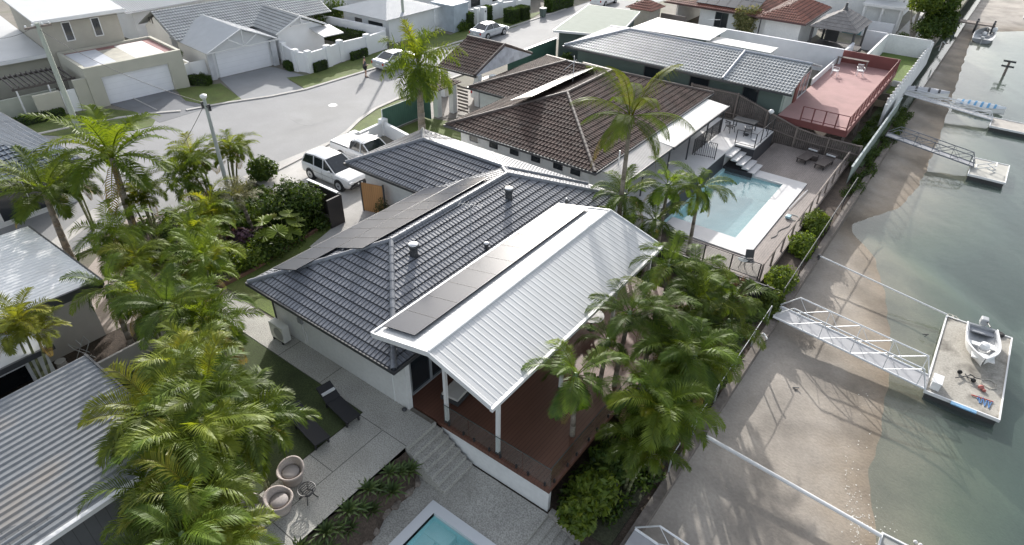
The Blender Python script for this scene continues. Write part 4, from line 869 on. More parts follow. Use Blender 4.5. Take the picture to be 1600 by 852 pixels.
for i in range(4): mb.box(-.3, -.2, -1.86+i*.06, -.94-i*.1, 1.32+i*.1, 1.36+i*.1)
L.b(mb, 'gate', M_shwhite)
mb = MB()
for i in range(12): mb.box(-4.6, -1.1, -4.4+i*.34, -4.33+i*.34, 2.25, 2.38)
mb.box(-4.6, -4.5, -4.5, -.4, 2.1, 2.25); mb.box(-1.2, -1.1, -4.5, -.4, 2.1, 2.25); L.b(mb, 'pergola', mat('dark_pergola_timber', (.07, .06, .055), .7))
for y in (-4.3, -2.3): mb = MB(); mb.box(-1.2, -1.1, y, y+.1, 0, 2.1); L.b(mb, 'pergola_post', M_trim)
fA = thing('front_wall', 'long low beige garden wall with a white capped box at the left edge', 'wall', (-55.2, 17.3, 0), math.radians(-3)); L = Loc(fA)
mb = MB(); mb.box(-.2, 0, -14, 0, 0, 1.5); L.b(mb, 'wall_run', mat('sage_beige_render', (.38, .40, .34), .8, .06))
mb = MB(); mb.box(-3.4, -.25, -6.6, -3.8, .9, 1.95); L.b(mb, 'white_box', M_trim)
Bt = thing('house', 'white house with a gabled double garage and silver tiles across the road', 'house', (-52.1, 31.2, 0), math.radians(-6)); L = Loc(Bt)
mb = MB(); gable_wall(mb, -6.2, -.3, -2.95, 2.95, 0, 2.35, .42); L.b(mb, 'garage_wall', M_shwhite)
mb = MB(); gable(mb, -6.6, .45, -3.35, 3.35, 2.3, .42, 'corr'); L.b(mb, 'garage_roof', mat('pale_grey_sheet', (.44, .455, .47), .55, .04))
mb = MB(); mb.box(-.29, -.22, -2.4, 2.45, 0, 2.1); L.b(mb, 'garage_door', MATS['white_garage_door'])
mb = MB()
def bar(mb, p, q, r=.06): mb.tube(p, q, r, 4)
zz = 2.35+3.3*.42
for p, q in (((.4, -3.3, 2.3), (.4, 0, zz)), ((.4, 3.3, 2.3), (.4, 0, zz)), ((.4, -3.3, 2.3), (.4, 3.3, 2.3)), ((.4, 0, 2.3), (.4, 0, zz)), ((.4, 0, 2.35), (.4, -1.3, 3.1)), ((.4, 0, 2.35), (.4, 1.3, 3.1))): bar(mb, p, q)
L.b(mb, 'gable_truss', M_trim)
for ya, yb in ((-3.2, -2.75), (2.6, 3.1)): mb = MB(); mb.box(-.2, .05, ya, yb, 0, 2.3); L.b(mb, 'pier', mat('light_grey_paint', (.48, .49, .51), .7))
mb = MB(); mb.box(-6, -.6, -4.6, -4.5, 0, 1.7); mb.box(-.7, -.6, -5.6, -3.2, 0, 1.6); L.b(mb, 'side_wall', M_shwhite)
mb = MB(); gable_wall(mb, -12, -6.8, -3.2, 11.5, 0, 2.4, .45, 'y'); L.b(mb, 'wall', M_shwhite)
mb = MB(); gable(mb, -12.6, -4.6, -3.6, 12.2, 2.45, .44, 'tile2', 'y'); L.b(mb, 'tiled_roof', M_greytile)
mb = MB(); gable(mb, -7.5, -.6, 3.6, 9.0, 2.45, .42, 'tile2', 'x'); L.b(mb, 'porch_roof', M_greytile)
mb = MB(); gable_wall(mb, -6, -.95, 3.95, 8.65, 0, 2.4, .42, 'x'); L.b(mb, 'porch_wall', M_shwhite)
zz = 2.45+2.7*.42
mb = MB()
for p, q in (((-.6, 3.6, 2.42), (-.6, 6.3, zz)), ((-.6, 9, 2.42), (-.6, 6.3, zz)), ((-.6, 5.2, 2.9), (-.6, 7.4, 2.9)), ((-.6, 6.3, 2.9), (-.6, 6.3, zz))): bar(mb, p, q, .07)
L.b(mb, 'gable_truss', M_trim)
mb = MB()
for y in (-1.7, -1.2): mb.box(-11, -10.9, y, y+.1, 3, 3.6)
for x in (-10.6, -10.0): mb.box(x, x+.12, -3.24, -3.2, 2.9, 3.5)
L.b(mb, 'gable_vent', M_gutter)
mb = MB(); mb.slab([(1.4, 7.2, 2.0), (1.4, 9.4, 2.0), (-.9, 9.4, 2.35), (-.9, 7.2, 2.35)], .08); L.b(mb, 'entry_roof', M_metalroof)
# front walls with hedge panels
def wallrun(parent, pts, h, m=M_shwhite, th=.22, pillar=True):
    for i in range(len(pts)-1):
        a = Vector((*pts[i], 0)); b = Vector((*pts[i+1], 0)); d = (b-a).normalized(); n_ = Vector((-d.y, d.x, 0))*th/2
        mb = MB(); mb.prism([(a-n_)[:2], (b-n_)[:2], (b+n_)[:2], (a+n_)[:2]], -.05, h-.002*i); mb.build('wall_run', m, parent)
        if pillar:
            mb = MB(); mb.box(a.x-.24, a.x+.24, a.y-.24, a.y+.24, -.05, h+.2); mb.build('pillar', m, parent)
fw = thing('front_wall', 'white front wall with square pillars in front of the gabled garage house', 'wall', (-48, 38, 0))
wallrun(fw, [(-51.7, 34.9), (-49.0, 34.2), (-47.8, 34.6), (-47.9, 36.8), (-48.3, 38.6), (-48.0, 41.6), (-48.2, 44.2)], 1.7)
cw = thing('courtyard_wall', 'plain white courtyard wall behind the dark hedge across the road', 'wall', (-53, 44.3, 0)); wallrun(cw, [(-58.5, 43.6), (-48.4, 44.4)], 1.9, pillar=False)
C_ = thing('house', 'low white house with a pale metal hip roof behind the crown of the street palm', 'house', (-52, 48.5, 0))
mb = MB(); mb.box(-55.5, -48.9, 45.4, 52, 0, 2.5); mb.build('wall', M_shwhite, C_)
mb = MB(); hip(mb, None, -56.2, -48.3, 44.6, 52.6, 2.5, .27, 'corr', axis='x'); mb.build('metal_roof', MATS['pale_grey_sheet'], C_)
window(C_, 's', -51.8, -49.7, 45.4, .9, 1.9); window(C_, 's', -53.8, -52.7, 45.4, 1.0, 1.9)
mb = MB(); mb.box(-50, -46.9, 52.9, 53.1, 0, 2.6); mb.box(-47.1, -46.9, 53.1, 55.2, 0, 2.6); mb.box(-50, -46.9, 52.7, 55.4, 2.6, 2.75); mb.build('portal', mat('blue_grey_paint', (.33, .38, .43), .7), C_)
D_ = thing('house', 'white house with box hedges and a letterbox pillar beyond the silver sedan', 'house', (-54, 64, 0))
mb = MB(); mb.box(-60, -50.5, 57.5, 74, 0, 3.0); mb.build('wall', M_shwhite, D_); mb = MB(); hip(mb, None, -61, -50, 57, 74.6, 3.0, .3, 'tile2'); mb.build('tiled_roof', M_greytile, D_)
for y in (60, 64): mb = MB(); mb.box(-50.5, -50.44, y, y+1.6, .9, 2.2); mb.build('window', M_win, D_)
dw = thing('front_wall', 'white rendered front wall with pillars beside the box hedges at the top', 'wall', (-48, 60, 0)); wallrun(dw, [(-48.8, 56.6), (-47.2, 57.0), (-47.4, 61.5), (-46.6, 63.4), (-46.4, 66)], 1.6)
mb = MB(); mb.box(-46.9, -46.3, 57.2, 57.7, 0, 1.9); lb = mb.build('letterbox_pillar', M_shwhite, label='white letterbox pillar between box hedges beyond the silver sedan', cat='letterbox')
mb = MB(); mb.tube((-46.28, 57.45, 1.5), (-46.26, 57.45, 1.5), .1, 10); mb.build('house_number_plate', M_black, lb, world=False)
E_ = thing('house', 'white house far up the street at the top edge of the photo', 'house', (-50, 86, 0))
mb = MB(); mb.box(-60, -49, 78, 92, 0, 3); mb.build('wall', M_shwhite, E_); mb = MB(); hip(mb, None, -61, -48, 77, 93, 3, .3, 'tile2'); mb.build('tiled_roof', M_greytile, E_)
F_ = thing('house', 'pale roofed house partly hidden behind the silver tiled roof, top left', 'house', (-72, 38, 0))
mb = MB(); mb.box(-80, -68, 30, 44, 0, 3); mb.build('wall', M_shwhite, F_); mb = MB(); gable(mb, -81, -67, 29, 45, 3, .35, 'corr', 'y'); mb.build('metal_roof', M_metalroof, F_)
K_ = thing('house', 'grey tiled house at the very top edge left of the utility pole', 'house', (-70, 55, 0))
mb = MB(); mb.box(-80, -64, 49, 66, 0, 3); mb.build('wall', M_shwhite, K_); mb = MB(); hip(mb, None, -81, -63, 48, 67, 3, .33, 'tile2'); mb.build('tiled_roof', M_greytile, K_)
# ------------------------------------------------------------------ left neighbours
P_ = thing('house', 'house with a dark blue tiled hip roof at the left edge', 'house', (-44, 5, 0))
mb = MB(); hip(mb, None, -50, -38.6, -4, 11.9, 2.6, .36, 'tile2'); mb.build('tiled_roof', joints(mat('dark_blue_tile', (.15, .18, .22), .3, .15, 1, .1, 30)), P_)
mb = MB(); gutter(mb, -50, -38.6, -4, 11.9, 2.6, 'en', .16); mb.build('gutter', M_gutter, P_)
mb = MB(); mb.box(-49.5, -39.2, -3.5, 11.3, 0, 2.55); mb.build('wall', M_white, P_); window(P_, 'e', 7.5, 10.5, -39.2, .3, 2.1, mull=1); window(P_, 'e', 2.5, 5.5, -39.2, .3, 2.1, mull=1)
Q_ = thing('house', 'house with a white corrugated metal roof and a pale wall at the left edge', 'house', (-29, 4, 0))
# sheets run along y: rebuild with the rolls across x
def roll_roof(mb, x0, x1, y0, y1, zf, per=.2, hh=.03, w1=.03, w2=.07, w3=.1):
    xs_ = []; x = x0
    while x < x1-per*.5: xs_ += [(x, 0), (x+w1, hh), (x+w2, hh), (x+w3, 0)]; x += per
    xs_.append((x1, 0))
    rings = [[(x, y, zf(x, y)+h) for x, h in xs_] for y in (y0, (y0+y1)/2, y1)]
    mb.loft([r for r in rings], closed=False, caps=False)
    mb.add([(x0, y0, zf(x0, y0)-.02), (x1, y0, zf(x1, y0)-.02), (x1, y1, zf(x1, y1)-.02), (x0, y1, zf(x0, y1)-.02)], [(0, 3, 2, 1)])
mb = MB(); roll_roof(mb, -32.3, -25.6, -3, 6.9, lambda x, y: 3.2-(y+3)*.035, .24, .02, .04, .08, .12); mb.build('metal_roof', mat('white_corrugated', (.72, .72, .71), .4, .06, .5, stain=(.4, .38, .36), stain_amt=.4), Q_)
mb = MB(); mb.box(-32.3, -25.5, 6.9, 6.98, 2.6, 2.86); mb.loft([[(-25.6, -3, 2.85), (-25.5, -3, 2.85), (-25.5, -3, 3.22), (-25.6, -3, 3.22)], [(-25.6, 6.9, 2.5), (-25.5, 6.9, 2.5), (-25.5, 6.9, 2.87), (-25.6, 6.9, 2.87)]]); mb.build('fascia', M_gutter, Q_)
mb = MB(); mb.box(-32, -26.0, -3, 6.4, 0, 2.75); mb.build('wall', mat('pale_cream_wall', (.50, .47, .44), .8, .06), Q_)
mb = MB(); mb.box(-29.4, -23.6, -3, 4.1, 2.3, 2.42); mb.build('flat_roof', MATS['pale_grey_sheet'], Q_)
mb = MB(); mb.box(-23.6, -23.5, -3, 4.15, 2.22, 2.44); mb.build('flat_roof_edge', M_gutter, Q_)
mb = MB(); mb.box(-24.2, -23.9, 3.2, 3.9, 0, 2.3); mb.box(-24.2, -23.9, -2.8, .9, 0, 2.3); mb.box(-26, -24.2, 3.8, 3.95, 0, 2.3); mb.box(-24.2, -23.9, .9, 3.2, 1.9, 2.3); mb.build('room_wall', M_shwhite, Q_)
mb = MB(); mb.box(-25.6, -25.5, -2, 3.7, .1, 2.2); mb.build('dark_interior', M_win, Q_)
Sh = thing('shed', 'shed with a weathered grey corrugated roof in the bottom left corner', 'shed', (-18.5, 1, 0))
mb = MB(); roll_roof(mb, -21.6, -15.3, -7, 4.45, lambda x, y: 2.72+(x+21.6)*-.015+(y-4.45)*.01, .25, .05, .04, .08, .13)
mb.build('corrugated_roof', mat('weathered_zinc', (.21, .22, .23), .42, .12, .5, stain=(.30, .235, .17), stain_amt=.75, stain_scale=.45, stretch=(1, .5, 1), var2=.08), Sh)
mb = MB(); mb.box(-15.32, -15.18, -7, 4.5, 2.5, 2.66); mb.build('white_gutter', M_trim, Sh); mb = MB(); mb.box(-21.6, -15.3, 4.45, 4.52, 2.55, 2.8); mb.build('fascia', M_gutter, Sh)
mb = MB(); mb.box(-21.2, -15.7, -7, 4.1, 0, 2.6); mb.build('wall', lines(mat('dark_wall_sheet', (.10, .105, .11), .7), 1, .3, .02, .6), Sh)
mb = MB(); mb.box(-23, -22.9, 4.5, 9, 0, 1.2); mb.build('garden_wall', MATS['pale_cream_wall'], label='short pale garden wall in the gap between shed roof and palms', cat='wall')
# street side low wall by the utes, green fence under the royal palm
sw2 = thing('street_wall', 'low white wall with posts and a green screen beside the royal palm', 'wall', (-32.6, 29, 0))
wallrun(sw2, [(-32.5, 26.2), (-32.7, 29.0), (-28.5, 28.2)], .95)
mb = MB(); mb.box(-33.0, -32.92, 29.2, 33.3, 0, 1.7); mb.build('white_post_panel', M_shwhite, sw2)
mb = MB(); mb.box(-32.9, -32.84, 29.2, 33.2, .1, 1.75); mb.box(-32.9, -31.9, 33.0, 33.06, .1, 1.75); mb.build('green_screen', MATS['green_fence_sheet'], sw2)
flat('lawn', [(-32.6, 29.1), (-26.8, 28.4), (-26.8, 34.6), (-32.6, 33.2)], .03, M_grass)
flat('carport_slab', [(-34.5, 33.8), (-29.8, 34.8), (-29.8, 44.5), (-34.5, 44.5)], .025, MATS['carport_floor'])
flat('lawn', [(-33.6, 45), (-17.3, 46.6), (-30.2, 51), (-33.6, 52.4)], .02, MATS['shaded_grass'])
flat('side_path', [(-26.6, 27.3), (-13.35, 27.3), (-13.35, 29.1), (-26.6, 29.1)], .03, M_conc2)

for i, (px, py, rx, ry, m_) in enumerate(((470, 190, 1.3, .4, 'patch_dark'), (640, 95, .5, 1.8, 'patch_dark'))):
    c = G(px, py, 0); rr = random.Random(i); pts = [(c.x+rx*rr.uniform(.7, 1.1)*math.cos(a*PI/5), c.y+ry*rr.uniform(.7, 1.1)*math.sin(a*PI/5)) for a in range(10)]
    flat('road_patch', pts, .0165+.001*i, mat(m_, (.245, .245, .245) if 'dark' in m_ else (.30, .30, .295), .85, .1, 1, .3, 60), .004)
mb = MB(); c = G(520, 165, 0); mb.tube((c.x, c.y, .01), (c.x, c.y, .024), .33, 20); mb.build('manhole_cover', M_steel, label='round steel manhole cover in the road', cat='manhole cover')
mb = MB(); a = G(205, 152, .03); b = G(245, 172, .03); mb.tube(a, b, .05, 6); mb.build('driveway_drain', M_conc2, label='pale strip across the dark driveway of the beige garage', cat='drain strip')
# ------------------------------------------------------------------ vegetation
M_palm = leaf_mat('palm_leaf', (.04, .08, .010), (.135, .18, .018))
M_palmdark = leaf_mat('dark_palm_leaf', (.028, .062, .010), (.095, .145, .016))
M_cane = leaf_mat('golden_cane_leaf', (.06, .105, .012), (.155, .185, .020))
M_yel = leaf_mat('yellow_cane_leaf', (.10, .13, .02), (.20, .21, .03))
M_bush = leaf_mat('bush_leaf', (.03, .062, .012), (.09, .13, .016), trans=.3)
M_bushl = leaf_mat('light_bush_leaf', (.06, .10, .015), (.14, .18, .02), trans=.4)
M_pale = leaf_mat('pale_bush_leaf', (.13, .14, .07), (.22, .21, .12), trans=.3)
M_trunk = mat('palm_trunk', (.22, .19, .155), .85, .2, 2, .5, 10, var2=.25, scale2=14, stretch=(1, 1, 3))
M_caneT = mat('cane_stem', (.16, .17, .08), .7, .25, 2, .3, 12, var2=.2, stretch=(1, 1, 3))
M_shaft = mat('crown_shaft', (.10, .15, .05), .5, .15, 2)
def frond(V, F, T, base, az, el, L, arch, n, lw, ll, tint, rnd, vee=.6, droop=.5, plume=False, twist=0.):
    """one feather frond: arching rachis with leaflets on both sides"""
    seg = 9; pts = [np.array(base, float)]; dirs = []
    a = el; ca, sa = math.cos(az), math.sin(az); side = np.array([-sa, ca, 0.])
    bend = rnd.uniform(-.25, .25)
    for i in range(seg):
        az_i = az+bend*i/seg
        d = np.array([math.cos(a)*math.cos(az_i), math.cos(a)*math.sin(az_i), math.sin(a)]); dirs.append(d)
        pts.append(pts[-1]+d*L/seg); a -= arch/seg*(.5+1.1*i/seg)
    dirs.append(dirs[-1]); pts = np.array(pts); dirs = np.array(dirs)
    def addf(vs, fs, t):
        k = len(V); V.extend([tuple(v) for v in vs]); F.extend([tuple(j+k for j in f) for f in fs]); T.extend([t]*len(fs))
    # rachis ribbon (triangular section)
    for i in range(seg):
        r0 = .022*L/2*(1-i/seg)+.004; r1 = .022*L/2*(1-(i+1)/seg)+.004; u = np.cross(side, dirs[i])
        a0, a1 = pts[i], pts[i+1]
        addf([a0-side*r0, a0+side*r0, a0+u*r0*-1, a1-side*r1, a1+side*r1, a1+u*r1*-1], [(0, 1, 4, 3), (1, 2, 5, 4), (2, 0, 3, 5)], min(1.4, tint+.35))
    t0 = .16
    for k in range(n):
        s = t0+(1-t0)*(k+.5)/n; x = s*seg; i = min(int(x), seg-1); fr = x-i
        p = pts[i]*(1-fr)+pts[i+1]*fr; d = dirs[i]*(1-fr)+dirs[min(i+1, seg-1)]*fr; d /= np.linalg.norm(d)
        up = np.cross(d, side); up = up if up[2] > 0 else -up
        q = (s-t0)/(1-t0)
        l_ = ll*(math.sin(PI*(q*.86+.10))**.7)*rnd.uniform(.88, 1.1); fw = .45+.75*q
        for sg in (-1, 1):
            vv = vee*rnd.uniform(.5, 1.3) if not plume else rnd.uniform(-.9, 1.2)
            o = side*sg*math.cos(vv)+up*math.sin(vv)
            dd = o*math.cos(fw*.75)+d*math.sin(fw*.75); dd /= np.linalg.norm(dd)
            wv = np.cross(dd, up); wv /= (np.linalg.norm(wv)+1e-6); wv = wv*lw*.5*rnd.uniform(.8, 1.15)
            m1 = p+dd*l_*.45; d2 = dd+np.array([0, 0, -droop*rnd.uniform(.6, 1.4)]); d2 /= np.linalg.norm(d2)
            tp = m1+d2*l_*.55
            addf([p-wv*.5, p+wv*.5, m1+wv, m1-wv, tp], [(0, 1, 2, 3), (3, 2, 4)], min(2., max(0, tint+rnd.uniform(-.12, .18))))
def crown_mesh(name, seed, nf, L, ll, lw, npl, m, el0=1.35, el1=-.35, arch=1.3, vee=.6, droop=.5, plume=False, dead=1, yel=.25, stems=None, base_r=.05):
    rnd = random.Random(seed); V = []; F = []; T = []
    stems = stems or [(0, 0, 0, 1.)]
    for (sx, sy, sz, ss) in stems:
        for i in range(nf):
            q = (i+.5)/nf; az = i*2.39996+rnd.uniform(-.3, .3)+sx*5; el = el0+(el1-el0)*q**.9+rnd.uniform(-.12, .12)
            tint = (1-q)*.5+rnd.uniform(0, .35)
            if rnd.random() < yel: tint += .45
            Lf = L*ss*(.62+.38*math.sin(PI*min(1, .25+q*.8)))*rnd.uniform(.88, 1.1)
            frond(V, F, T, (sx+base_r*math.cos(az), sy+base_r*math.sin(az), sz), az, el, Lf, arch*rnd.uniform(.8, 1.25), npl, lw, ll*ss, tint, rnd, vee, droop, plume)
        for i in range(dead):
            az = rnd.uniform(0, 6.28); frond(V, F, T, (sx, sy, sz-.1), az, -.5, L*ss*.8, 1.2, npl//2, lw*.8, ll*.7, 1.85, rnd, .1, 1.5)
    me = bpy.data.meshes.new(name); me.from_pydata(V, [], F); a = me.attributes.new('tint', 'FLOAT', 'FACE'); a.data.foreach_set('value', T)
    me.materials.append(m); me.update(); return me
CR = {}
for k in range(3):
    CR['cane%d' % k] = crown_mesh('cane_crown', 10+k, 10, 2.3, .64, .045, 34, M_cane, 1.4, .05, 1.9, stems=[(0, 0, 0, 1.), (.45, .25, -.5, .8), (-.4, .3, -.8, .75), (.1, -.5, -.9, .7)])
    CR['cane_dark%d' % k] = crown_mesh('dark_cane_crown', 30+k, 10, 2.5, .68, .046, 34, M_palm, 1.4, .05, 2.0, stems=[(0, 0, 0, 1.), (.5, -.2, -.6, .8), (-.35, .4, -.9, .8)], yel=.12, dead=2+k)
    CR['alex%d' % k] = crown_mesh('alexander_crown', 20+k, 12, 2.3, .62, .045, 36, M_palmdark, 1.3, -.4, 1.6, vee=.3, droop=.55, yel=.25, dead=2)
CR['big0'] = crown_mesh('big_crown', 41, 20, 3.3, .85, .07, 40, M_palm, 1.35, -.25, 1.25, vee=.5, droop=.6, yel=.2)
CR['royal0'] = crown_mesh('royal_crown', 44, 22, 2.7, .6, .05, 60, M_palm, 1.45, -.7, 1.7, vee=.3, droop=.6, plume=True, yel=.25, dead=0)
CR['coco0'] = crown_mesh('coconut_crown', 47, 14, 2.9, .72, .03, 46, M_palm, 1.35, -.3, 1.3, vee=.0, droop=1.2, yel=.35, dead=3)
CR['yel0'] = crown_mesh('yellow_crown', 49, 15, 1.9, .5, .05, 26, M_yel, 1.4, .0, 1.5, stems=[(0, 0, 0, 1.), (.4, .3, -.5, .9), (-.3, -.3, -.9, .8)])
CR['pale0'] = crown_mesh('pale_crown', 51, 18, 1.6, .5, .035, 26, M_pale, 1.45, .1, 1.2, vee=.9, droop=.3, plume=True, yel=.1, dead=0)
PALMN = {}
def palm(kind, x, y, h, label, z0=0., s=1., cat='palm tree', name='palm_tree', group=None, lean=0., rt=.09, rz=None):
    rnd = random.Random(int(x*131+y*977+h*17)); base = kind.rstrip('0123456789')
    t = thing(name, label, cat, (x, y, z0), 0, group)
    lx, ly = rnd.uniform(-.25, .25)+lean, rnd.uniform(-.25, .25)
    mb = MB()
    stems = {'cane': [(0, 0, 0), (.45, .25, -.5), (-.4, .3, -.8), (.1, -.5, -.9)], 'cane_dark': [(0, 0, 0), (.5, -.2, -.6), (-.35, .4, -.9)], 'yel': [(0, 0, 0), (.4, .3, -.5), (-.3, -.3, -.9)]}.get(base, [(0, 0, 0)])
    r_ = .045 if len(stems) > 1 else rt
    for q, (sx, sy, sz) in enumerate(stems):
        H = max(.4, h+sz*s); n_ = 7; P = []; Rr = []
        for i in range(n_+1):
            u = i/n_; P.append((sx*s*(.35+.65*u)+lx*u*u, sy*s*(.35+.65*u)+ly*u*u, H*u)); Rr.append(r_*(1.35-.5*u) if i else r_*1.9)
        mb.path(P, Rr, 8)
    mb.build('trunk', M_caneT if len(stems) > 1 else M_trunk, t, world=False, smooth=True)
    c = bpy.data.objects.new('crown', CR[kind]); COL.objects.link(c); c.parent = t; c.location = (lx, ly, h)
    c.rotation_euler = (rnd.uniform(-.22, .22), rnd.uniform(-.22, .22), rnd.uniform(0, 6.28) if rz is None else rz); c.scale = (s*rnd.uniform(.92, 1.08), s*rnd.uniform(.92, 1.08), s*rnd.uniform(.85, 1.2))
    if base in ('alex', 'royal', 'coco'):
        mb = MB(); mb.path([(lx*.9, ly*.9, h-.55*s), (lx*.95, ly*.95, h-.25*s), (lx, ly, h+.12)], [rt*1.0, rt*1.5, rt*.7], 8); mb.build('crown_shaft', M_shaft if base != 'coco' else M_trunk, t, world=False, smooth=True)
    return t
def palm_px(kind, px, py, h, label, z0=0., **k):
    p = G(px, py, z0+h+.25); return palm(kind, p.x, p.y, h, label, z0, **k)
# leaf masses for shrubs and hedges
def leaf_blob(name, seed, blobs, n, size, m, parent=None, kind=None, **k):
    """thousands of small leaf faces through a set of ellipsoids, denser to the outside"""
    rnd = np.random.default_rng(seed); V = []; F = []; T = []
    tot = sum(b[3]*b[4]*b[5] for b in blobs)**1.0
    for (cx, cy, cz, rx, ry, rz_) in blobs:
        m_ = max(20, int(n*(rx*ry*rz_)/tot))
        u = rnd.normal(size=(m_, 3)); u /= np.linalg.norm(u, axis=1)[:, None]
        lump = 1+.18*np.sin(u[:, 0]*5+seed)*np.cos(u[:, 1]*6+seed*2)+.12*np.sin(u[:, 2]*9+cx)
        r = (rnd.random(m_)**.4)*lump
        P = u*r[:, None]*np.array([rx, ry, rz_])+np.array([cx, cy, cz])
        for i in range(m_):
            nn = u[i]*.6+rnd.normal(size=3)*.55+np.array([0, 0, .45]); nn /= np.linalg.norm(nn)
            a = np.cross(nn, rnd.normal(size=3)); a /= np.linalg.norm(a)+1e-6; b = np.cross(nn, a)
            s = size*rnd.uniform(.6, 1.35); k_ = len(V); p = P[i]
            V += [tuple(p-a*s*.9), tuple(p+b*s*.38-a*.1*s), tuple(p+a*s*.9), tuple(p-b*s*.38-a*.1*s)]
            F.append((k_, k_+1, k_+2, k_+3)); T.append(float(min(1.2, max(0, rnd.normal(.35, .28)))))
    mb = MB(); mb.v = V; mb.f = F; mb.t = T
    return mb.build(name, m, parent, world=False, kind=kind, **k)
def shrub(name, label, cat, x, y, z, blobs, n, size, m, stem=True, group=None):
    t = thing(name, label, cat, (x, y, z), 0, group)
    leaf_blob('foliage', int(abs(x*7+y*13)), blobs, n, size, m, t)
    if stem:
        mb = MB()
        for b in blobs[:6]: mb.path([(b[0]*.15, b[1]*.15, -.05), (b[0]*.5, b[1]*.5, b[2]*.5), (b[0], b[1], b[2])], [.05, .035, .015], 6)
        mb.build('stem', mat('shrub_stem', (.12, .09, .06), .9), t, world=False)
    return t
def hedge(label, pts, z0, h, wd, group=None, dens=260):
    """clipped hedge along a line"""
    a = Vector((*pts[0], 0)); b = Vector((*pts[1], 0)); Lh = (b-a).length
    t = thing('hedge', label, 'hedge', ((a.x+b.x)/2, (a.y+b.y)/2, z0), math.atan2(b.y-a.y, b.x-a.x), group)
    rnd = np.random.default_rng(int(abs(a.x*11+a.y*3))); n = int(dens*(Lh*wd+2*Lh*h+2*wd*h)); V = []; F = []; T = []
    for i in range(n):
        q = rnd.random(3)*[Lh, wd, h]-[Lh/2, wd/2, 0]; f = rnd.integers(5); e = rnd.normal(0, .03)
        if f == 0: q[2] = h+e
        elif f == 1: q[1] = wd/2+e
        elif f == 2: q[1] = -wd/2+e
        elif f == 3: q[0] = Lh/2+e
        else: q[0] = -Lh/2+e
        nn = rnd.normal(size=3); nn /= np.linalg.norm(nn); aa = np.cross(nn, rnd.normal(size=3)); aa /= np.linalg.norm(aa); bb = np.cross(nn, aa); s = .06*rnd.uniform(.7, 1.4); k_ = len(V)
        V += [tuple(q-aa*s), tuple(q+bb*s*.6), tuple(q+aa*s), tuple(q-bb*s*.6)]; F.append((k_, k_+1, k_+2, k_+3)); T.append(float(max(0, rnd.normal(.2, .2))))
    mb = MB(); mb.v = V; mb.f = F; mb.t = T; mb.build('foliage', M_bush, t, world=False)
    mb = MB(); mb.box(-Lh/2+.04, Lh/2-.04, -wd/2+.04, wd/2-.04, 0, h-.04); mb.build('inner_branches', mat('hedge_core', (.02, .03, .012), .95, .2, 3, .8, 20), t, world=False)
    return t

# --- single palms
palm_px('royal0', 652, 95, 5.5, 'stout street palm with a bushy plumed crown at the green screen', rt=.2, s=1.3, name='royal_palm')
palm_px('coco0', 988, 178, 7.2, 'tall leaning coconut palm with yellowed wind-bent fronds over the brown roof', rt=.11, s=1.12, name='coconut_palm')
palm_px('big0', 165, 240, 5.4, 'largest palm with long arching fronds beside the dark blue roof', rt=.16, s=1.05)
palm_px('big0', 62, 296, 4.0, 'broad palm drooping over the dark gap below the blue roof', rt=.14, s=.8, rz=2.)
palm_px('yel0', 18, 500, 3.8, 'yellow feathery cane palm at the left edge over the flat roof', s=.8)
palm_px('cane_dark0', 105, 262, 3.4, 'small palm beneath the largest palm, on its left', s=.8)
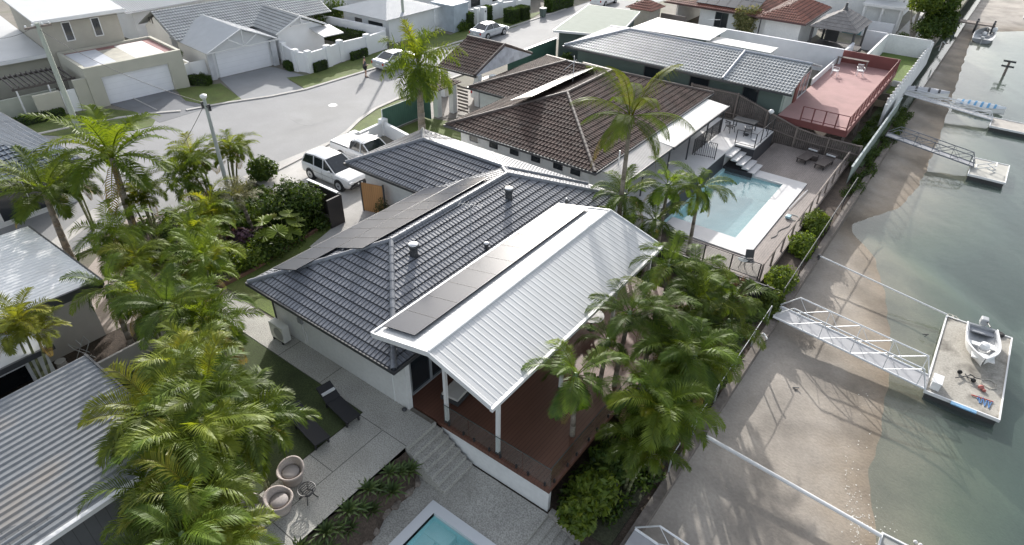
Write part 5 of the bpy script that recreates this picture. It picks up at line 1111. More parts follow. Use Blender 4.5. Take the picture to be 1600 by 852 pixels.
# --- the left palm garden
LEFT = [
 ('cane0', 305, 232, 3.2, 'palm clump just left of the street lamp'), ('cane1', 350, 222, 3.0, 'palm clump right behind the street lamp'), ('cane_dark1', 285, 262, 2.6, 'low palm clump below left of the street lamp'),
 ('cane1', 215, 292, 4.0, 'golden palm right below the largest palm'), ('cane_dark0', 255, 320, 3.3, 'dense palm above the centre of the left garden'), ('alex1', 225, 345, 3.6, 'dark palm with a loose crown in the upper left garden'),
 ('pale0', 378, 300, 2.3, 'pale wispy plant below the street lamp'), ('cane2', 330, 318, 2.6, 'palm beside the pale wispy plant'), ('cane_dark2', 300, 352, 3.0, 'leafy palm uphill of the purple foliage'),
 ('cane_dark1', 175, 352, 3.6, 'palm by the corner of the white corrugated roof'), ('cane0', 205, 392, 3.6, 'palm reaching over the pinkish paving'), ('cane2', 255, 392, 3.9, 'palm in the middle of the left garden with upright fronds'),
 ('cane_dark0', 310, 398, 3.2, 'palm near the timber garden edging'), ('cane1', 345, 432, 3.0, 'palm nearest the lit lawn corner'), ('alex0', 165, 445, 3.4, 'blue-green palm hanging against the pale wall'),
 ('cane_dark2', 215, 452, 3.9, 'palm with fine drooping fronds beside the pale wall gap'), ('alex2', 258, 470, 4.2, 'palm with one bright yellow young frond'), ('cane0', 300, 466, 3.8, 'light green palm above the path end'),
 ('cane_dark1', 340, 492, 3.4, 'palm next to the sunlit end of the path'), ('alex1', 270, 520, 4.2, 'dark broad palm left of the shaded lawn'), ('cane1', 320, 545, 4.2, 'yellow-green palm beside the shaded lawn'),
 ('cane_dark0', 378, 560, 3.6, 'palm leaning over the shaded lawn'), ('cane2', 235, 570, 4.4, 'palm by the upper corner of the shed roof'), ('cane_dark2', 285, 590, 4.8, 'tall palm with arching ribbed fronds left of the loungers'),
 ('cane0', 215, 625, 4.2, 'palm brushing the right edge of the shed roof'), ('alex2', 345, 625, 4.6, 'palm with glossy fronds opposite the loungers'), ('cane_dark1', 410, 655, 3.8, 'feathery palm behind the wicker tub chairs'),
 ('cane1', 262, 662, 4.8, 'tall golden palm over the dark hollow'), ('cane_dark0', 318, 690, 4.6, 'dense dark palm in the lower left garden'), ('alex0', 225, 700, 4.6, 'palm with a long frond across the zinc roof'),
 ('cane2', 378, 705, 4.0, 'palm hanging over the upper tub chair'), ('cane_dark2', 275, 750, 4.6, 'palm above the bottom left dark corner'), ('cane0', 335, 775, 4.2, 'palm left of the lower tub chair'),
 ('cane_dark1', 205, 778, 3.6, 'small palm under the end of the white gutter'), ('alex1', 300, 830, 4.4, 'palm cut by the bottom edge, left one'), ('cane1', 370, 822, 3.6, 'palm cut by the bottom edge beside the seating'), ('cane_dark0', 235, 850, 3.8, 'palm at the bottom edge beneath the shed gutter')]
SKIP = ('palm above the centre', 'palm in the middle of the left', 'palm nearest the lit', 'light green palm above', 'dark broad palm left', 'palm leaning over the shaded', 'dense dark palm in the lower', 'palm hanging over', 'palm above the bottom', 'dark palm with a loose')
for k_, px, py, h, lab in LEFT:
    if any(q in lab for q in SKIP): continue
    palm_px(k_, px-(30 if px > 290 and py > 400 else (-28 if py > 520 else 0)), py, h*.86, lab, z0=.05, s=random.uniform(.74, .95), group='palms of the left garden', name='palm_tree')
# --- palms beside the deck
RIGHT = [('alex0', 905, 575, 3.9, 'palm in front of the veranda roof corner with an open star-shaped crown', 1.0), ('alex1', 955, 478, 4.5, 'palm touching the middle of the white roof eave', .95), ('alex2', 1002, 470, 4.6, 'palm in the middle of the deckside grove', .95),
 ('alex0', 1030, 402, 4.5, 'palm at the far corner of the white roof', 1.0), ('alex1', 1062, 425, 4.2, 'palm in the back row of the deckside grove near the black fence', .95), ('cane_dark0', 1085, 470, 4.0, 'bushy palm at the middle of the deckside grove', .95),
 ('alex2', 1118, 455, 3.9, 'palm nearest the black fence corner', .95), ('alex0', 1142, 500, 3.7, 'palm leaning out toward the seawall rail', .9), ('cane_dark1', 1020, 535, 4.0, 'shaggy palm with brown skirts in the grove', .95),
 ('alex1', 1070, 550, 4.1, 'dark palm in the shaded front of the grove', .95), ('cane_dark2', 1115, 570, 3.3, 'palm above the seawall edge of the grove', .9), ('alex2', 975, 595, 3.5, 'shaded palm behind the open star-shaped crown', .9),
 ('cane_dark0', 1030, 625, 3.4, 'low dark palm over the concrete kerb', .95), ('alex0', 1085, 640, 3.2, 'palm drooping over the sand by the white pipe', .9), ('cane_dark1', 970, 680, 2.3, 'low palm between deck corner and kerb', .8), ('alex1', 925, 515, 3.7, 'small palm tucked against the eave', .7)]
for k_, px, py, h, lab, s in RIGHT:
    q_ = G(px+(22 if px > 910 else 0), py+4, h*1.08-.95); palm(k_, min(q_.x, -4.6), q_.y, h*1.08, lab, -1.2, s=s*.86, group='palms beside the deck')
for k_, px, py, h, lab, s in (('alex2', 985, 300, 4.4, 'palm between the charcoal roof and the neighbour\'s pool, on the left', .85), ('alex0', 1045, 285, 4.9, 'upright palm at the left rim of the neighbour\'s pool', .95), ('alex1', 1098, 285, 4.9, 'palm with fronds reflected over the neighbour\'s pool', .95), ('alex2', 1020, 340, 3.6, 'low palm beneath the pair by the neighbour\'s pool', .85), ('alex0', 960, 345, 3.4, 'dark palm against the end of the charcoal roof', .7)):
    palm_px(k_, px, py, h, lab, z0=-1.2, s=s, group='palms by the neighbouring pool')

# --- broad leafed shrubs
def at(px, py, z): p = G(px, py, z); return p.x, p.y
x, y = at(450, 330, 1.0)
shrub('leafy_shrub', 'big glossy dark green shrub wrapped round a fan palm beside the black fence', 'shrub', x, y, .05, [(0, 0, .9, 1.2, 1.1, .9), (-.9, .9, 1.3, 1.0, .9, .9), (.5, .9, 1.5, 1.0, .9, .8), (.8, -.4, .7, .8, .8, .7), (-.9, -.5, .8, .9, .8, .7)], 9000, .11, M_bush)
# fan palm: pleated round leaves
fp = thing('fan_palm', 'fan palm with round pleated leaves, one turned yellow, in the dark shrub', 'fan palm', (*at(440, 345, 1.2), 0))
fp.location.x += .5; fp.location.y -= .5
rnd = random.Random(9)
for i in range(8):
    az = i*.8; el = .25+.5*(i % 3)/2; d = Vector((math.cos(az)*math.cos(el), math.sin(az)*math.cos(el), math.sin(el))); c = Vector((0, 0, 1.0))+d*1.0
    nrm = (d*.35+Vector((0, 0, 1))).normalized(); u = d.cross(nrm).normalized(); v = nrm.cross(u); mb = MB(); R_ = .55
    ring = [c]; n_ = 26
    for k in range(n_+1):
        a = -PI*.85+2*PI*.85*k/n_; rr = R_*(1 if k % 2 else .86); ring.append(c+(v*-1*math.cos(a)*rr+u*math.sin(a)*rr)*(1)+nrm*(.05 if k % 2 else -.01))
    mb.v = [tuple(p) for p in ring]; mb.f = [(0, k, k+1) for k in range(1, n_+1)]; mb.t = [1.25 if i == 4 else .55+.1*(k % 2) for k in range(n_)]
    mb.build('fan_leaf', M_bushl, fp, world=False); 
    mb = MB(); mb.tube((0, 0, .4), c, .02, 5); mb.build('leaf_stalk', M_caneT, fp, world=False)
mb = MB(); mb.path([(0, 0, 0), (0, 0, .5), (0, 0, 1.0)], [.1, .07, .05], 8); mb.build('trunk', M_trunk, fp, world=False)
x, y = at(408, 262, .8); shrub('spiky_shrub', 'round blue-green spiky cycad at the top right of the palm garden', 'shrub', x, y, 0, [(0, 0, .7, .9, .9, .7)], 1800, .14, M_bush)
x, y = at(375, 365, .6); shrub('purple_shrub', 'purple leaved bromeliad clump near the timber edging', 'shrub', x, y, 0, [(0, 0, .4, .8, .7, .35)], 900, .15, leaf_mat('purple_leaf', (.05, .03, .05), (.09, .05, .08), trans=.2))
x, y = at(597, 325, 1.0); shrub('potted_shrub', 'small orange tipped shrub between the timber gate and garage wall', 'shrub', x, y, .02, [(0, 0, .8, .42, .42, .75), (.1, -.1, .4, .4, .4, .4)], 1800, .06, leaf_mat('orange_tip_leaf', (.05, .07, .02), (.14, .09, .03), trans=.2))
for i, (px, py, sx, lab) in enumerate(((420, 395, 1.0, 'low green shrubs along the timber garden edging, right end'), (385, 410, 1.0, 'low green shrubs along the timber garden edging, left end'), (470, 335, .9, 'white flecked leafy bush in front of the black fence'))):
    x, y = at(px, py, .5); shrub('leafy_shrub', lab, 'shrub', x-.6, y, .05, [(0, 0, .4, sx, .8, .5), (.5, .5, .5, .7, .7, .5)], 1800, .10, M_bush if i != 1 else M_bushl)
mb = MB(); mb.box(-25.3, -25.2, 9.7, 13.1, 0, .2); mb.loft([[(-25.3, 13.1, 0), (-25.2, 13.1, 0), (-25.2, 13.1, .2), (-25.3, 13.1, .2)], [(-26.05, 18.8, 0), (-25.95, 18.8, 0), (-25.95, 18.8, .2), (-26.05, 18.8, .2)]])
mb.build('garden_edging', mat('red_brown_edging', (.12, .065, .045), .85, .2), label='red-brown timber edging between the palm garden and the grass strip', cat='garden edging')
# ground cover below the palms
R = np.random.default_rng(4)
bl = []
for i in range(120):
    x, y = R.uniform(-33.5, -25.6), R.uniform(9.8, 18.4); bl.append((x, y, .25, .55, .55, .35))
for i in range(120):
    x, y = R.uniform(-24.5, -15.0), R.uniform(-4, 9.2)
    if x > -14.6-(9.4-y)*0 and y > 7: continue
    if x < -15.3 and y < 4.6: continue
    if x > -22+(9.3-y)*1.35: continue
    bl.append((x, y, .25, .55, .55, .35))
leaf_blob('ground_cover', 6, bl, 26000, .12, M_bush, kind='stuff', label='dark leafy ground cover under the palms of the left garden', cat='ground cover')
bl = [(R.uniform(-11.2, -5.7) if y > 24.3 else R.uniform(-6.4, -5.7), y, -.95, .45, .5, .35) for y in R.uniform(12, 27.2, 90)]+[(R.uniform(-5.1, -4.4), y, -1.1, .35, .5, .22) for y in R.uniform(12.5, 27.2, 40)]
bl += [(R.uniform(-12.3, -9.6), R.uniform(29.3, 39), -1.0, .4, .4, .3) for _ in range(0)]
leaf_blob('ground_cover', 8, bl, 15000, .12, M_bush, kind='stuff', label='dark ground plants between the veranda deck and the kerb', cat='ground cover')
for i, (px, py, z, lab, s) in enumerate(((930, 760, -.7, 'bright leafed ginger plant at the corner of the white deck wall', .8), (905, 800, -.8, 'low ginger plant by the kerb at the bottom edge', .6), (960, 715, -.8, 'leafy plant under the slim palm trunk beside the deck', .8), (1170, 610, -.9, 'spreading fern under the last palm before the sand', .7), (1120, 420, -.2, 'leafy bush behind the black fence', .9), (1150, 440, -.4, 'flowering pink bush near the black fence corner', .6))):
    x, y = at(px, py, z+.4); x = min(x, -4.75); shrub('leafy_plant', lab, 'plant', x, y, -1.2, [(0, 0, .55, s, s*.9, .6), (.2*s, .3, .8, s*.6, s*.6, .45)], 2600, .15 if i < 3 else .1, M_bushl if i in (0, 1) else (M_bush if i != 5 else leaf_mat('pink_leaf', (.07, .06, .03), (.25, .12, .09))))
# seawall shrubs by the neighbour's deck
for i, (px, py, s, lab) in enumerate(((1275, 350, 1.0, 'bright green shrub spilling over the seawall, farthest of three'), (1255, 385, .9, 'middle green shrub in front of the neighbour\'s deck'), (1222, 440, .95, 'nearest green shrub below the neighbour\'s deck corner'), (1205, 475, .6, 'small tuft at the head of the aluminium gangway'))):
    x, y = at(px, py, -.9); x = min(x, -4.0); shrub('seawall_shrub', lab, 'shrub', x-.1, y, -1.3, [(0, 0, .5, s*.75, s*1.1, .6), (.25, .5, .35, s*.5, s*.8, .5), (.4, -.4, .1, .35, .6, .4)], 3800, .10, M_bushl)
bl = [(-4.1+R.uniform(-.5, .25), y, -1.2, .35, .7, .45) for y in np.arange(43, 62, .7)]
leaf_blob('seawall_creeper', 12, bl, 9000, .09, M_bush, kind='stuff', label='green creeper trailing over the seawall below the pink deck', cat='creeper')
bl = [(R.uniform(-6.1, -5.0), y, -1.1, .4, .6, .25) for y in np.arange(48, 61, .8)]
leaf_blob('shaded_weeds', 13, bl, 5000, .09, M_bush, kind='stuff', label='shaded weeds between the pink deck and the panel fence', cat='weeds')
# small rosette plants in the planter
rnd = random.Random(2)
def rosette(): 
    mb = MB()
    for i in range(26):
        az = i*2.4; el = .35+.9*(i/26); Lr = .34*(1.1-.4*i/26); d = Vector((math.cos(az)*math.cos(el), math.sin(az)*math.cos(el), math.sin(el))); s_ = Vector((-math.sin(az), math.cos(az), 0))*.028
        m_ = d*Lr*.55; tp = m_+(d+Vector((0, 0, -.5))).normalized()*Lr*.45; mb.add([(0, 0, 0), m_+s_, tp, m_-s_], [(0, 1, 2, 3)], rnd.uniform(.2, .8))
    return mb
r0 = rosette().build('rosette_plant', leaf_mat('agave_leaf', (.05, .085, .035), (.11, .15, .05), trans=.2)); first = True
for i, y in enumerate(np.arange(4.2, 9.5, .31)):
    xx = -11.35+.22*((i*7) % 3-1)*.8+rnd.uniform(-.05, .05); o = r0 if first else r0.copy()
    if not first: COL.objects.link(o)
    first = False; o.location = (xx, y, -.12-.95*max(0, (xx+11.7)/.85)**1.6+.0); o.rotation_euler = (0, 0, rnd.uniform(0, 6)); s_ = rnd.uniform(1.2, 1.9); o.scale = (s_,)*3
    tag(o, 'small green rosette plant in the bed below the path, %s from the bottom edge' % ORD[i], 'plant', 'rosette plants in the sloping bed')
# flowering tree, hedges, street greens
x, y = at(1165, 35, 1.8); ft = shrub('flowering_tree', 'pale yellow flowering tree in front of the solar panelled red roof', 'tree', x, y, 0, [(0, 0, 2.1, 1.3, 1.3, 1.1), (.6, .3, 2.7, .9, .9, .8), (-.6, -.2, 2.6, .8, .8, .7), (.2, -.4, 1.3, 1.1, 1., .7)], 5200, .12, leaf_mat('blossom', (.10, .13, .03), (.42, .38, .20), trans=.3))
hedge('long clipped hedge along the foot of the beige front wall', ((-54.3, 8), (-53.5, 16.6)), 0, .6, .7)
hedge('dark clipped hedge inside the white courtyard across the road', ((-57, 42.6), (-50.4, 43.2)), 0, 1.3, 1.0)
hedge('hedge panel in the white front wall, right of the entry', ((-47.6, 39.2), (-47.7, 41.2)), 0, .75, .3)
hedge('hedge panel in the white front wall, left of the entry', ((-47.4, 34.8), (-47.5, 36.2)), 0, .8, .3)
hedge('dark hedge beside the gabled garage driveway', ((-50.7, 34.2), (-49.3, 33.8)), 0, .6, .5)
hedge('hedge behind the small tree beside the beige garage', ((-53.2, 26.3), (-51.5, 27.2)), 0, .7, .8)
hedge('left box hedge beside the wheelie bin', ((-45.6, 60.4), (-44.3, 60.5)), 0, 1.5, 1.4); hedge('right box hedge beside the wheelie bin', ((-45.6, 62.4), (-44.3, 62.5)), 0, 1.4, 1.4)
hedge('tall hedge left of the letterbox pillar', ((-47.6, 55.3), (-46.6, 55.4)), 0, 1.6, 1.0); hedge('tall hedge right of the letterbox pillar', ((-47.9, 59), (-47.0, 59.1)), 0, 1.6, 1.2)
hedge('row of hedge at the top by the white car', ((-44.4, 67), (-44.6, 72)), 0, 1.5, 1.2)
x, y = at(722, 40, .5); shrub('leafy_shrub', 'leafy shrub at the blue-grey portal', 'shrub', x, y, 0, [(0, 0, .5, .8, 1.0, .6)], 1200, .13, M_bush)
x, y = at(500, 12, 2.5); shrub('street_tree', 'bushy green tree behind the white courtyard at the top', 'tree', x, y, 0, [(0, 0, 1.6, 1.6, 1.8, 1.3), (.3, 1.8, 2.0, 1.3, 1.4, 1.2)], 3200, .16, M_bush)
x, y = at(279, 90, 1.4); shrub('topiary_tree', 'small round topped tree between the two garages', 'tree', x, y, 0, [(0, 0, 1.75, .5, .5, .38)], 900, .07, M_bush)
x, y = at(317, 124, .5); pt = thing('potted_topiary', 'ball topiary in a white pot beside the grey tiled garage', 'potted plant', (x, y, 0)); leaf_blob('foliage', 3, [(0, 0, .8, .3, .3, .28)], 700, .05, M_bush, pt); mb = MB(); mb.lathe([(.16, 0), (.24, .5), (.25, .52), (.2, .52)], 12); mb.build('pot_base', M_trim, pt, world=False)
for i, (px, py, hh, s, lab) in enumerate(((1440, 4, 5.5, 1.1, 'tall straggly canal tree with pale trunks at the top, left one'), (1475, 8, 5, 1.0, 'dark canal tree with pale trunks at the top, right one'), (1455, 45, 2.5, 1.1, 'dark bushy tree beside the seawall at the top'))):
    x, y = at(px, py, hh*.7); x = min(x, -5.2); t = thing('canal_tree', lab, 'tree', (x, y, 0)); rr = random.Random(i)
    leaf_blob('foliage', 20+i, [(rr.uniform(-1.2, 1.2)*s, rr.uniform(-1.6, 1.6)*s, hh*rr.uniform(.55, 1.0), rr.uniform(.7, 1.2)*s, rr.uniform(.8, 1.2)*s, rr.uniform(.5, .9)*s) for _ in range(8)], 5200, .17, M_bush if i else M_bushl, t)
    mb = MB()
    for q in range(5):
        a = rr.uniform(0, 6); mb.path([(.1*q, 0, -.1), (.6*math.cos(a), .6*math.sin(a), hh*.45), (1.3*math.cos(a), 1.3*math.sin(a), hh*.85)], [.14, .09, .04], 7)
    mb.build('trunk', mat('pale_bark', (.34, .31, .27), .85, .2, 2), t, world=False)
for i, (px, py, lab) in enumerate(((1000, 8, 'dark shrub by the pyramid pavilion'), (1410, 58, 'patio plant by the white balcony'), (885, 90, 'weedy shrub behind the green fence'))):
    x, y = at(px, py, .8); shrub('leafy_shrub', lab, 'shrub', x, y, 0, [(0, 0, .6, .7, .7, .6)], 900, .13, M_bush)
# ------------------------------------------------------------------ waterfront
def gangway(name, label, x0, x1, y, z0, z1, wd, hgt=.95, mrail=M_alu, n=4, group=None):
    t = thing(name, label, 'gangway', (x0, y, z0), 0, group)
    L_ = x1-x0; zf = lambda x: (z1-z0)*(x/L_)
    mb = MB(); k = 0
    mb.loft([[(0, -wd/2+.05, -.03), (0, wd/2-.05, -.03), (0, wd/2-.05, .02), (0, -wd/2+.05, .02)], [(L_, -wd/2+.05, z1-z0-.03), (L_, wd/2-.05, z1-z0-.03), (L_, wd/2-.05, z1-z0+.02), (L_, -wd/2+.05, z1-z0+.02)]])
    mb.build('walkway', mat('grey_walkway', (.36, .36, .37), .6, .1, 2), t, world=False)
    for sg in (-1, 1):
        yy = sg*wd/2; mb = MB()
        P = lambda x, h: Vector((x, yy, zf(x)+h))
        mb.tube(P(0, .02), P(L_, .02), .05, 6); mb.tube(P(.75, hgt), P(L_-.35, hgt), .035, 6); mb.tube(P(0, .1), P(.75, hgt), .03, 6); mb.tube(P(L_-.35, hgt), P(L_, .0), .03, 6)
        for i in range(n):
            xa = .75+(L_-1.1)*i/n; xb = .75+(L_-1.1)*(i+1)/n; mb.tube(P(xa, 0), P(xb, hgt), .025, 5); mb.tube(P(xb, 0), P(xb, hgt), .02, 5)
            mb.tube(P((xa+xb)/2, 0), P(xa, hgt), .012, 4)
        mb.build('side_truss', mrail, t, world=False)
    return t
def pontoon(label, x0, x1, y0, y1, zt, m, group=None):
    t = thing('pontoon', label, 'pontoon', ((x0+x1)/2, (y0+y1)/2, zt), 0, group)
    mb = MB(); mb.box(x0, x1, y0, y1, zt-.12, zt); mb.build('deck', m, t)
    mb = MB()
    for (a, b, c, d) in ((x0-.06, x1+.06, y0-.06, y0), (x0-.06, x1+.06, y1, y1+.06), (x0-.06, x0, y0, y1), (x1, x1+.06, y0, y1)): mb.box(a, b, c, d, zt-.1, zt+.05)
    mb.build('edge_trim', M_trim, t)
    mb = MB(); mb.box(x0+.02, x1-.02, y0+.02, y1-.02, zt-.62, zt-.12); mb.build('float', mat('dark_float', (.05, .05, .05), .8), t)
    return t
M_pont = mat('stained_pontoon_concrete', (.34, .32, .28), .85, .18, .9, .3, 20, var2=.15, stain=(.10, .09, .075), stain_amt=.95, stain_scale=.8)
g1 = gangway('gangway', 'long aluminium gangway from the seawall to the stained pontoon with the dinghy', -4.0, 2.75, 27.2, -.95, -1.62, 1.05, n=4)
pontoon('stained rectangular concrete pontoon carrying a small dinghy', 2.8, 5.5, 26.75, 33.2, -1.72, M_pont)
gangway('gangway', 'gangway end with a white frame at the bottom edge below the seawall', -3.95, 2.75, 12.1, -1.0, -1.65, 1.0)
pontoon('corner of a white edged pontoon at the bottom edge', 2.8, 5.5, 11.6, 18.1, -1.72, mat('pontoon_plain', (.3, .3, .28), .8, .1))
gangway('gangway', 'dark narrow gangway out to the small cream pontoon', -4.4, 1.75, 54.3, -.75, -1.55, .8, .75, mat('dark_gangway', (.16, .17, .19), .6, .1))
pontoon('small cream pontoon with a folded frame, at the end of the dark gangway', 1.6, 3.8, 52.8, 56.3, -1.72, mat('cream_pontoon', (.42, .41, .37), .8, .1))
gangway('gangway', 'low pale gangway between the two covered boats', -5.1, 1.9, 66.2, -.9, -1.6, .8, .5)
pontoon('flat pontoon at the right edge beyond the blue covered boat', 1.9, 6.5, 64.6, 67.0, -1.72, mat('pale_pontoon', (.40, .37, .33), .8, .12))
def spar(name, a, b, r, label, m=M_trim):
    t = thing(name, label, 'pole', a); a = Vector(a); b = Vector(b)
    mb = MB(); mb.tube(a, b, r, 10); mb.build('pipe', m, t, smooth=False); mb = MB(); mb.tube(a-Vector((0, 0, .25)), a+Vector((0, 0, .08)), r*1.7, 10); mb.build('bracket', M_gutter, t); return t
spar('mooring_pole', (-3.75, 17.8, -.98), (2.75, 17.9, -1.6), .075, 'thick white mooring pipe reaching across the sand at the bottom')
spar('mooring_pole', (-3.75, 33.7, -.98), (2.75, 33.2, -1.6), .045, 'thin white mooring pole from the seawall to the far corner of the dinghy pontoon')
spar('mooring_pole', (-4.9, 69.0, -.9), (.2, 69.3, -1.7), .03, 'thin mooring line pole beside the grey covered boat')
mb = MB(); mb.path([(-3.9, 24.6, -1.1), (-3.9, 24.6, -.55), (-3.82, 24.5, -.45), (-3.6, 24.3, -.5)], .045, 8); mb.build('bent_pipe', M_trim, label='short bent white pipe standing on the seawall near the palms', cat='pipe')
mb = MB(); mb.path([(-4.9, 84.6, -1.1), (-4.9, 84.6, -.2), (-4.8, 84.5, -.1), (-4.5, 84.3, -.25)], .06, 8); mb.build('bent_pipe', M_trim, label='far bent white pipe on the sand edge past the white balustrade', cat='pipe')
# thin top rail along the seawall
rl = thing('seawall_rail', 'thin steel cable rail with posts on top of the seawall', 'railing', (-4.2, 30, -1.08))
rail_posts(rl, [(-4.1, 15.5), (-4.15, 26.4)], -1.08, .9, M_steel, .05, 2.2, (1.,), .015, 'rail'); rail_posts(rl, [(-4.1, 28.2), (-4.2, 43.5)], -1.08, .9, M_gutter, .05, 3, (1.,), .025, 'rail')
# dinghy on the pontoon
def dinghy(name, label, loc, rz, L_=3.6, W_=1.45, m=None, cover=None, motor=True, stripes=None, strapm=None):
    t = thing(name, label, 'boat', loc, rz); m = m or mat('white_gelcoat', (.7, .7, .68), .35, .05)
    def ring(x, inset=0., top=.52, bot=0.):
        u = (x+L_/2)/L_; w_ = W_/2*(1-max(0, (u-.45)/.55)**2.2)*(.9+.1*min(1, u*3)); w_ = max(w_, .03)-inset; w_ = max(w_, .01); r = top+.18*u**2; bb = bot+.22*max(0, (u-.6)/.4)**2
        return [(x, -w_, r), (x, -w_*.92, bb+.22), (x, -w_*.5, bb+.06), (x, 0, bb), (x, w_*.5, bb+.06), (x, w_*.92, bb+.22), (x, w_, r)]
    xs_ = np.linspace(-L_/2, L_/2, 13)
    mb = MB(); o = [ring(x) for x in xs_]; mb.loft(o, closed=False, caps=False); mb.add(o[0], [tuple(range(7))]); h = mb.build('hull', m, t, world=False, smooth=False)
    mb = MB(); i_ = [ring(x*.94, .1, .50, .1) for x in xs_]; mb.loft([r[::-1] for r in i_], closed=False, caps=False); mb.add(i_[0], [tuple(range(7))[::-1]])
    rim = []
    for k in range(12):
        for s in (0, 6): a, b, c, d = o[k][s], o[k+1][s], i_[k+1][s], i_[k][s]; mb.add([a, b, c, d], [(0, 1, 2, 3)])
    mb.add([o[0][0], o[0][6], i_[0][6], i_[0][0]], [(0, 1, 2, 3)])
    mb.build('inner_hull', mat('grey_inner', (.36, .37, .38), .5, .15, 3) if not cover else m, t, world=False)
    mb = MB()
    for k in range(12):
        for s in (0, 6): mb.tube(o[k][s], o[k+1][s], .035, 6)
    mb.build('gunwale', M_trim, t, world=False)
    if cover:
        mb = MB(); rr = []
        for x in xs_:
            r_ = ring(x, -.04); a, b = r_[0], r_[6]; rr.append([(x, a[1]*(1-q)+b[1]*q, a[2]+.04+.28*math.sin(PI*q)*(.6+.4*math.cos(x))) for q in np.linspace(0, 1, 7)])
        mb.loft(rr, closed=False, caps=False); c = mb.build('cover', cover, t, world=False, smooth=True)
        if stripes:
            for x in stripes:
                mb = MB(); r1 = []
                for xx in (x, x+.18): r_ = ring(xx, -.05); r1.append([(xx, r_[0][1]*(1-q)+r_[6][1]*q, r_[0][2]+.06+.285*math.sin(PI*q)*(.6+.4*math.cos(xx))) for q in np.linspace(0, 1, 7)])
                mb.loft(r1, closed=False, caps=False); mb.build('strap', strapm or M_gutter, c, world=False)
    else:
        mb = MB(); mb.box(-.2, .08, -.58, .58, .32, .38); mb.build('thwart', m, t, world=False); mb = MB(); mb.box(-L_/2+.1, -L_/2+.45, -.55, .55, .32, .38); mb.build('rear_bench', mat('shade_grey', (.3, .31, .33), .6), t, world=False)
        mb = MB(); mb.box(.75, 1.25, -.45, .45, .42, .47); mb.build('bow_locker', m, t, world=False)
        mb = MB(); mb.lathe([(.2, 0), (.24, .12), (.18, .3), (.05, .34)], 10, (.25, .05, .38)); mb.build('seat', M_trim, t, world=False)
    if motor:
        mo = MB(); mo.box(-L_/2-.4, -L_/2-.02, -.16, .16, .5, .85); a = mo.build('outboard_motor', mat('motor_grey', (.35, .36, .37), .4), t, world=False, bevel=.05); mb = MB(); mb.box(-L_/2-.25, -L_/2-.1, -.06, .06, .0, .5); mb.build('motor_leg', M_steel, a, world=False)
        mb = MB(); mb.tube((-L_/2-.05, .1, .75), (-L_/2+.4, .2, .8), .03, 6); mb.build('tiller', M_black, a, world=False)
    return t
dinghy('dinghy', 'open white dinghy with outboard motor pulled up on the stained pontoon', (4.35, 31.1, -1.70), math.radians(-84), 2.95, 1.35)
dinghy('covered_boat', 'grey and white covered boat with dark straps on the sand beside the balustrade', (-3.7, 68.2, -1.5), math.radians(4), 3.6, 1.3, cover=mat('grey_cover', (.42, .43, .45), .6, .1), motor=False, stripes=(-.9, .1, .9))
dinghy('covered_boat', 'boat under a light blue and white cover floating by the pale gangway', (.7, 69.6, WZ-.12), math.radians(-4), 3.8, 1.3, cover=mat('white_cover', (.6, .64, .66), .6, .05), motor=False, stripes=(-1.5, -1.0, -.5, 0, .5, 1.0), strapm=mat('blue_cover', (.12, .33, .55), .6, .1))
dinghy('motor_boat', 'grey motor boat with windscreen tied to the far brown jetty', (-1.7, 99.5, WZ-.1), math.radians(90), 6.5, 2.2, m=mat('grey_hull', (.3, .31, .33), .5), motor=True)
# clutter on the pontoon
def junk(name, label, cat, build, m):
    mb = MB(); build(mb); return mb.build(name, m, label=label, cat=cat)
bx = thing('storage_box', 'white storage box with lid at the near corner of the stained pontoon', 'box', (3.05, 27.25, -1.72)); mb = MB(); mb.box(2.9, 3.25, 27.0, 27.65, -1.71, -1.35); mb.build('box_body', M_trim, bx); mb = MB(); mb.box(2.88, 3.27, 26.98, 27.67, -1.35, -1.3); mb.build('lid', M_trim, bx, bevel=.01)
p = G(1510, 590, -1.7); an = thing('folded_trolley', 'dark folded trolley lying on the stained pontoon', 'trolley', (p.x, p.y, -1.71)); mb = MB(); rr = random.Random(4)
for i in range(9): a = Vector((rr.uniform(-.3, .3), rr.uniform(-.2, .2), rr.uniform(.03, .15))); mb.tube(a, a+Vector((rr.uniform(-.35, .35), rr.uniform(-.35, .35), rr.uniform(-.02, .12))), .025, 5)
mb.build('frame', M_black, an, world=False)
for c in ((-.3, .1, .1), (.25, -.15, .1)): mb = MB(); mb.tube((c[0], c[1]-.03, c[2]), (c[0], c[1]+.03, c[2]), .1, 12); mb.build('wheel', M_rubber, an, world=False)
p = G(1532, 607, -1.7); rock_ = MB(); rock(rock_, (p.x, p.y, -1.62), .13, 4); rock(rock_, (p.x+.12, p.y-.1, -1.66), .1, 7); rock_.build('crumpled_cloth', mat('red_cloth', (.35, .12, .1), .8, .3, 8), label='crumpled red and white cloth on the stained pontoon', cat='cloth')
def rope_pts(cx, cy, z, r0, n, seed):
    r_ = random.Random(seed); return [(cx+(r0+.03*r_.uniform(-1, 1))*math.cos(i*.5)*(1+i*.012), cy+(r0*1.2+.03*r_.uniform(-1, 1))*math.sin(i*.5), z) for i in range(n)]
p = G(1545, 600, -1.7); mb = MB(); mb.path(rope_pts(p.x, p.y, -1.69, .25, 30, 1), .014, 4); mb.build('rope_coil', mat('pale_rope', (.4, .38, .33), .9), label='loose pale rope coil on the stained pontoon', cat='rope')
p = G(1537, 628, -1.7); mb = MB(); mb.path([(p.x-.25+.05*i, p.y+.3*math.sin(i*1.9), -1.69) for i in range(12)], .022, 4); mb.build('blue_rope', mat('blue_rope', (.06, .16, .35), .7), label='tangled blue rope on the stained pontoon', cat='rope')
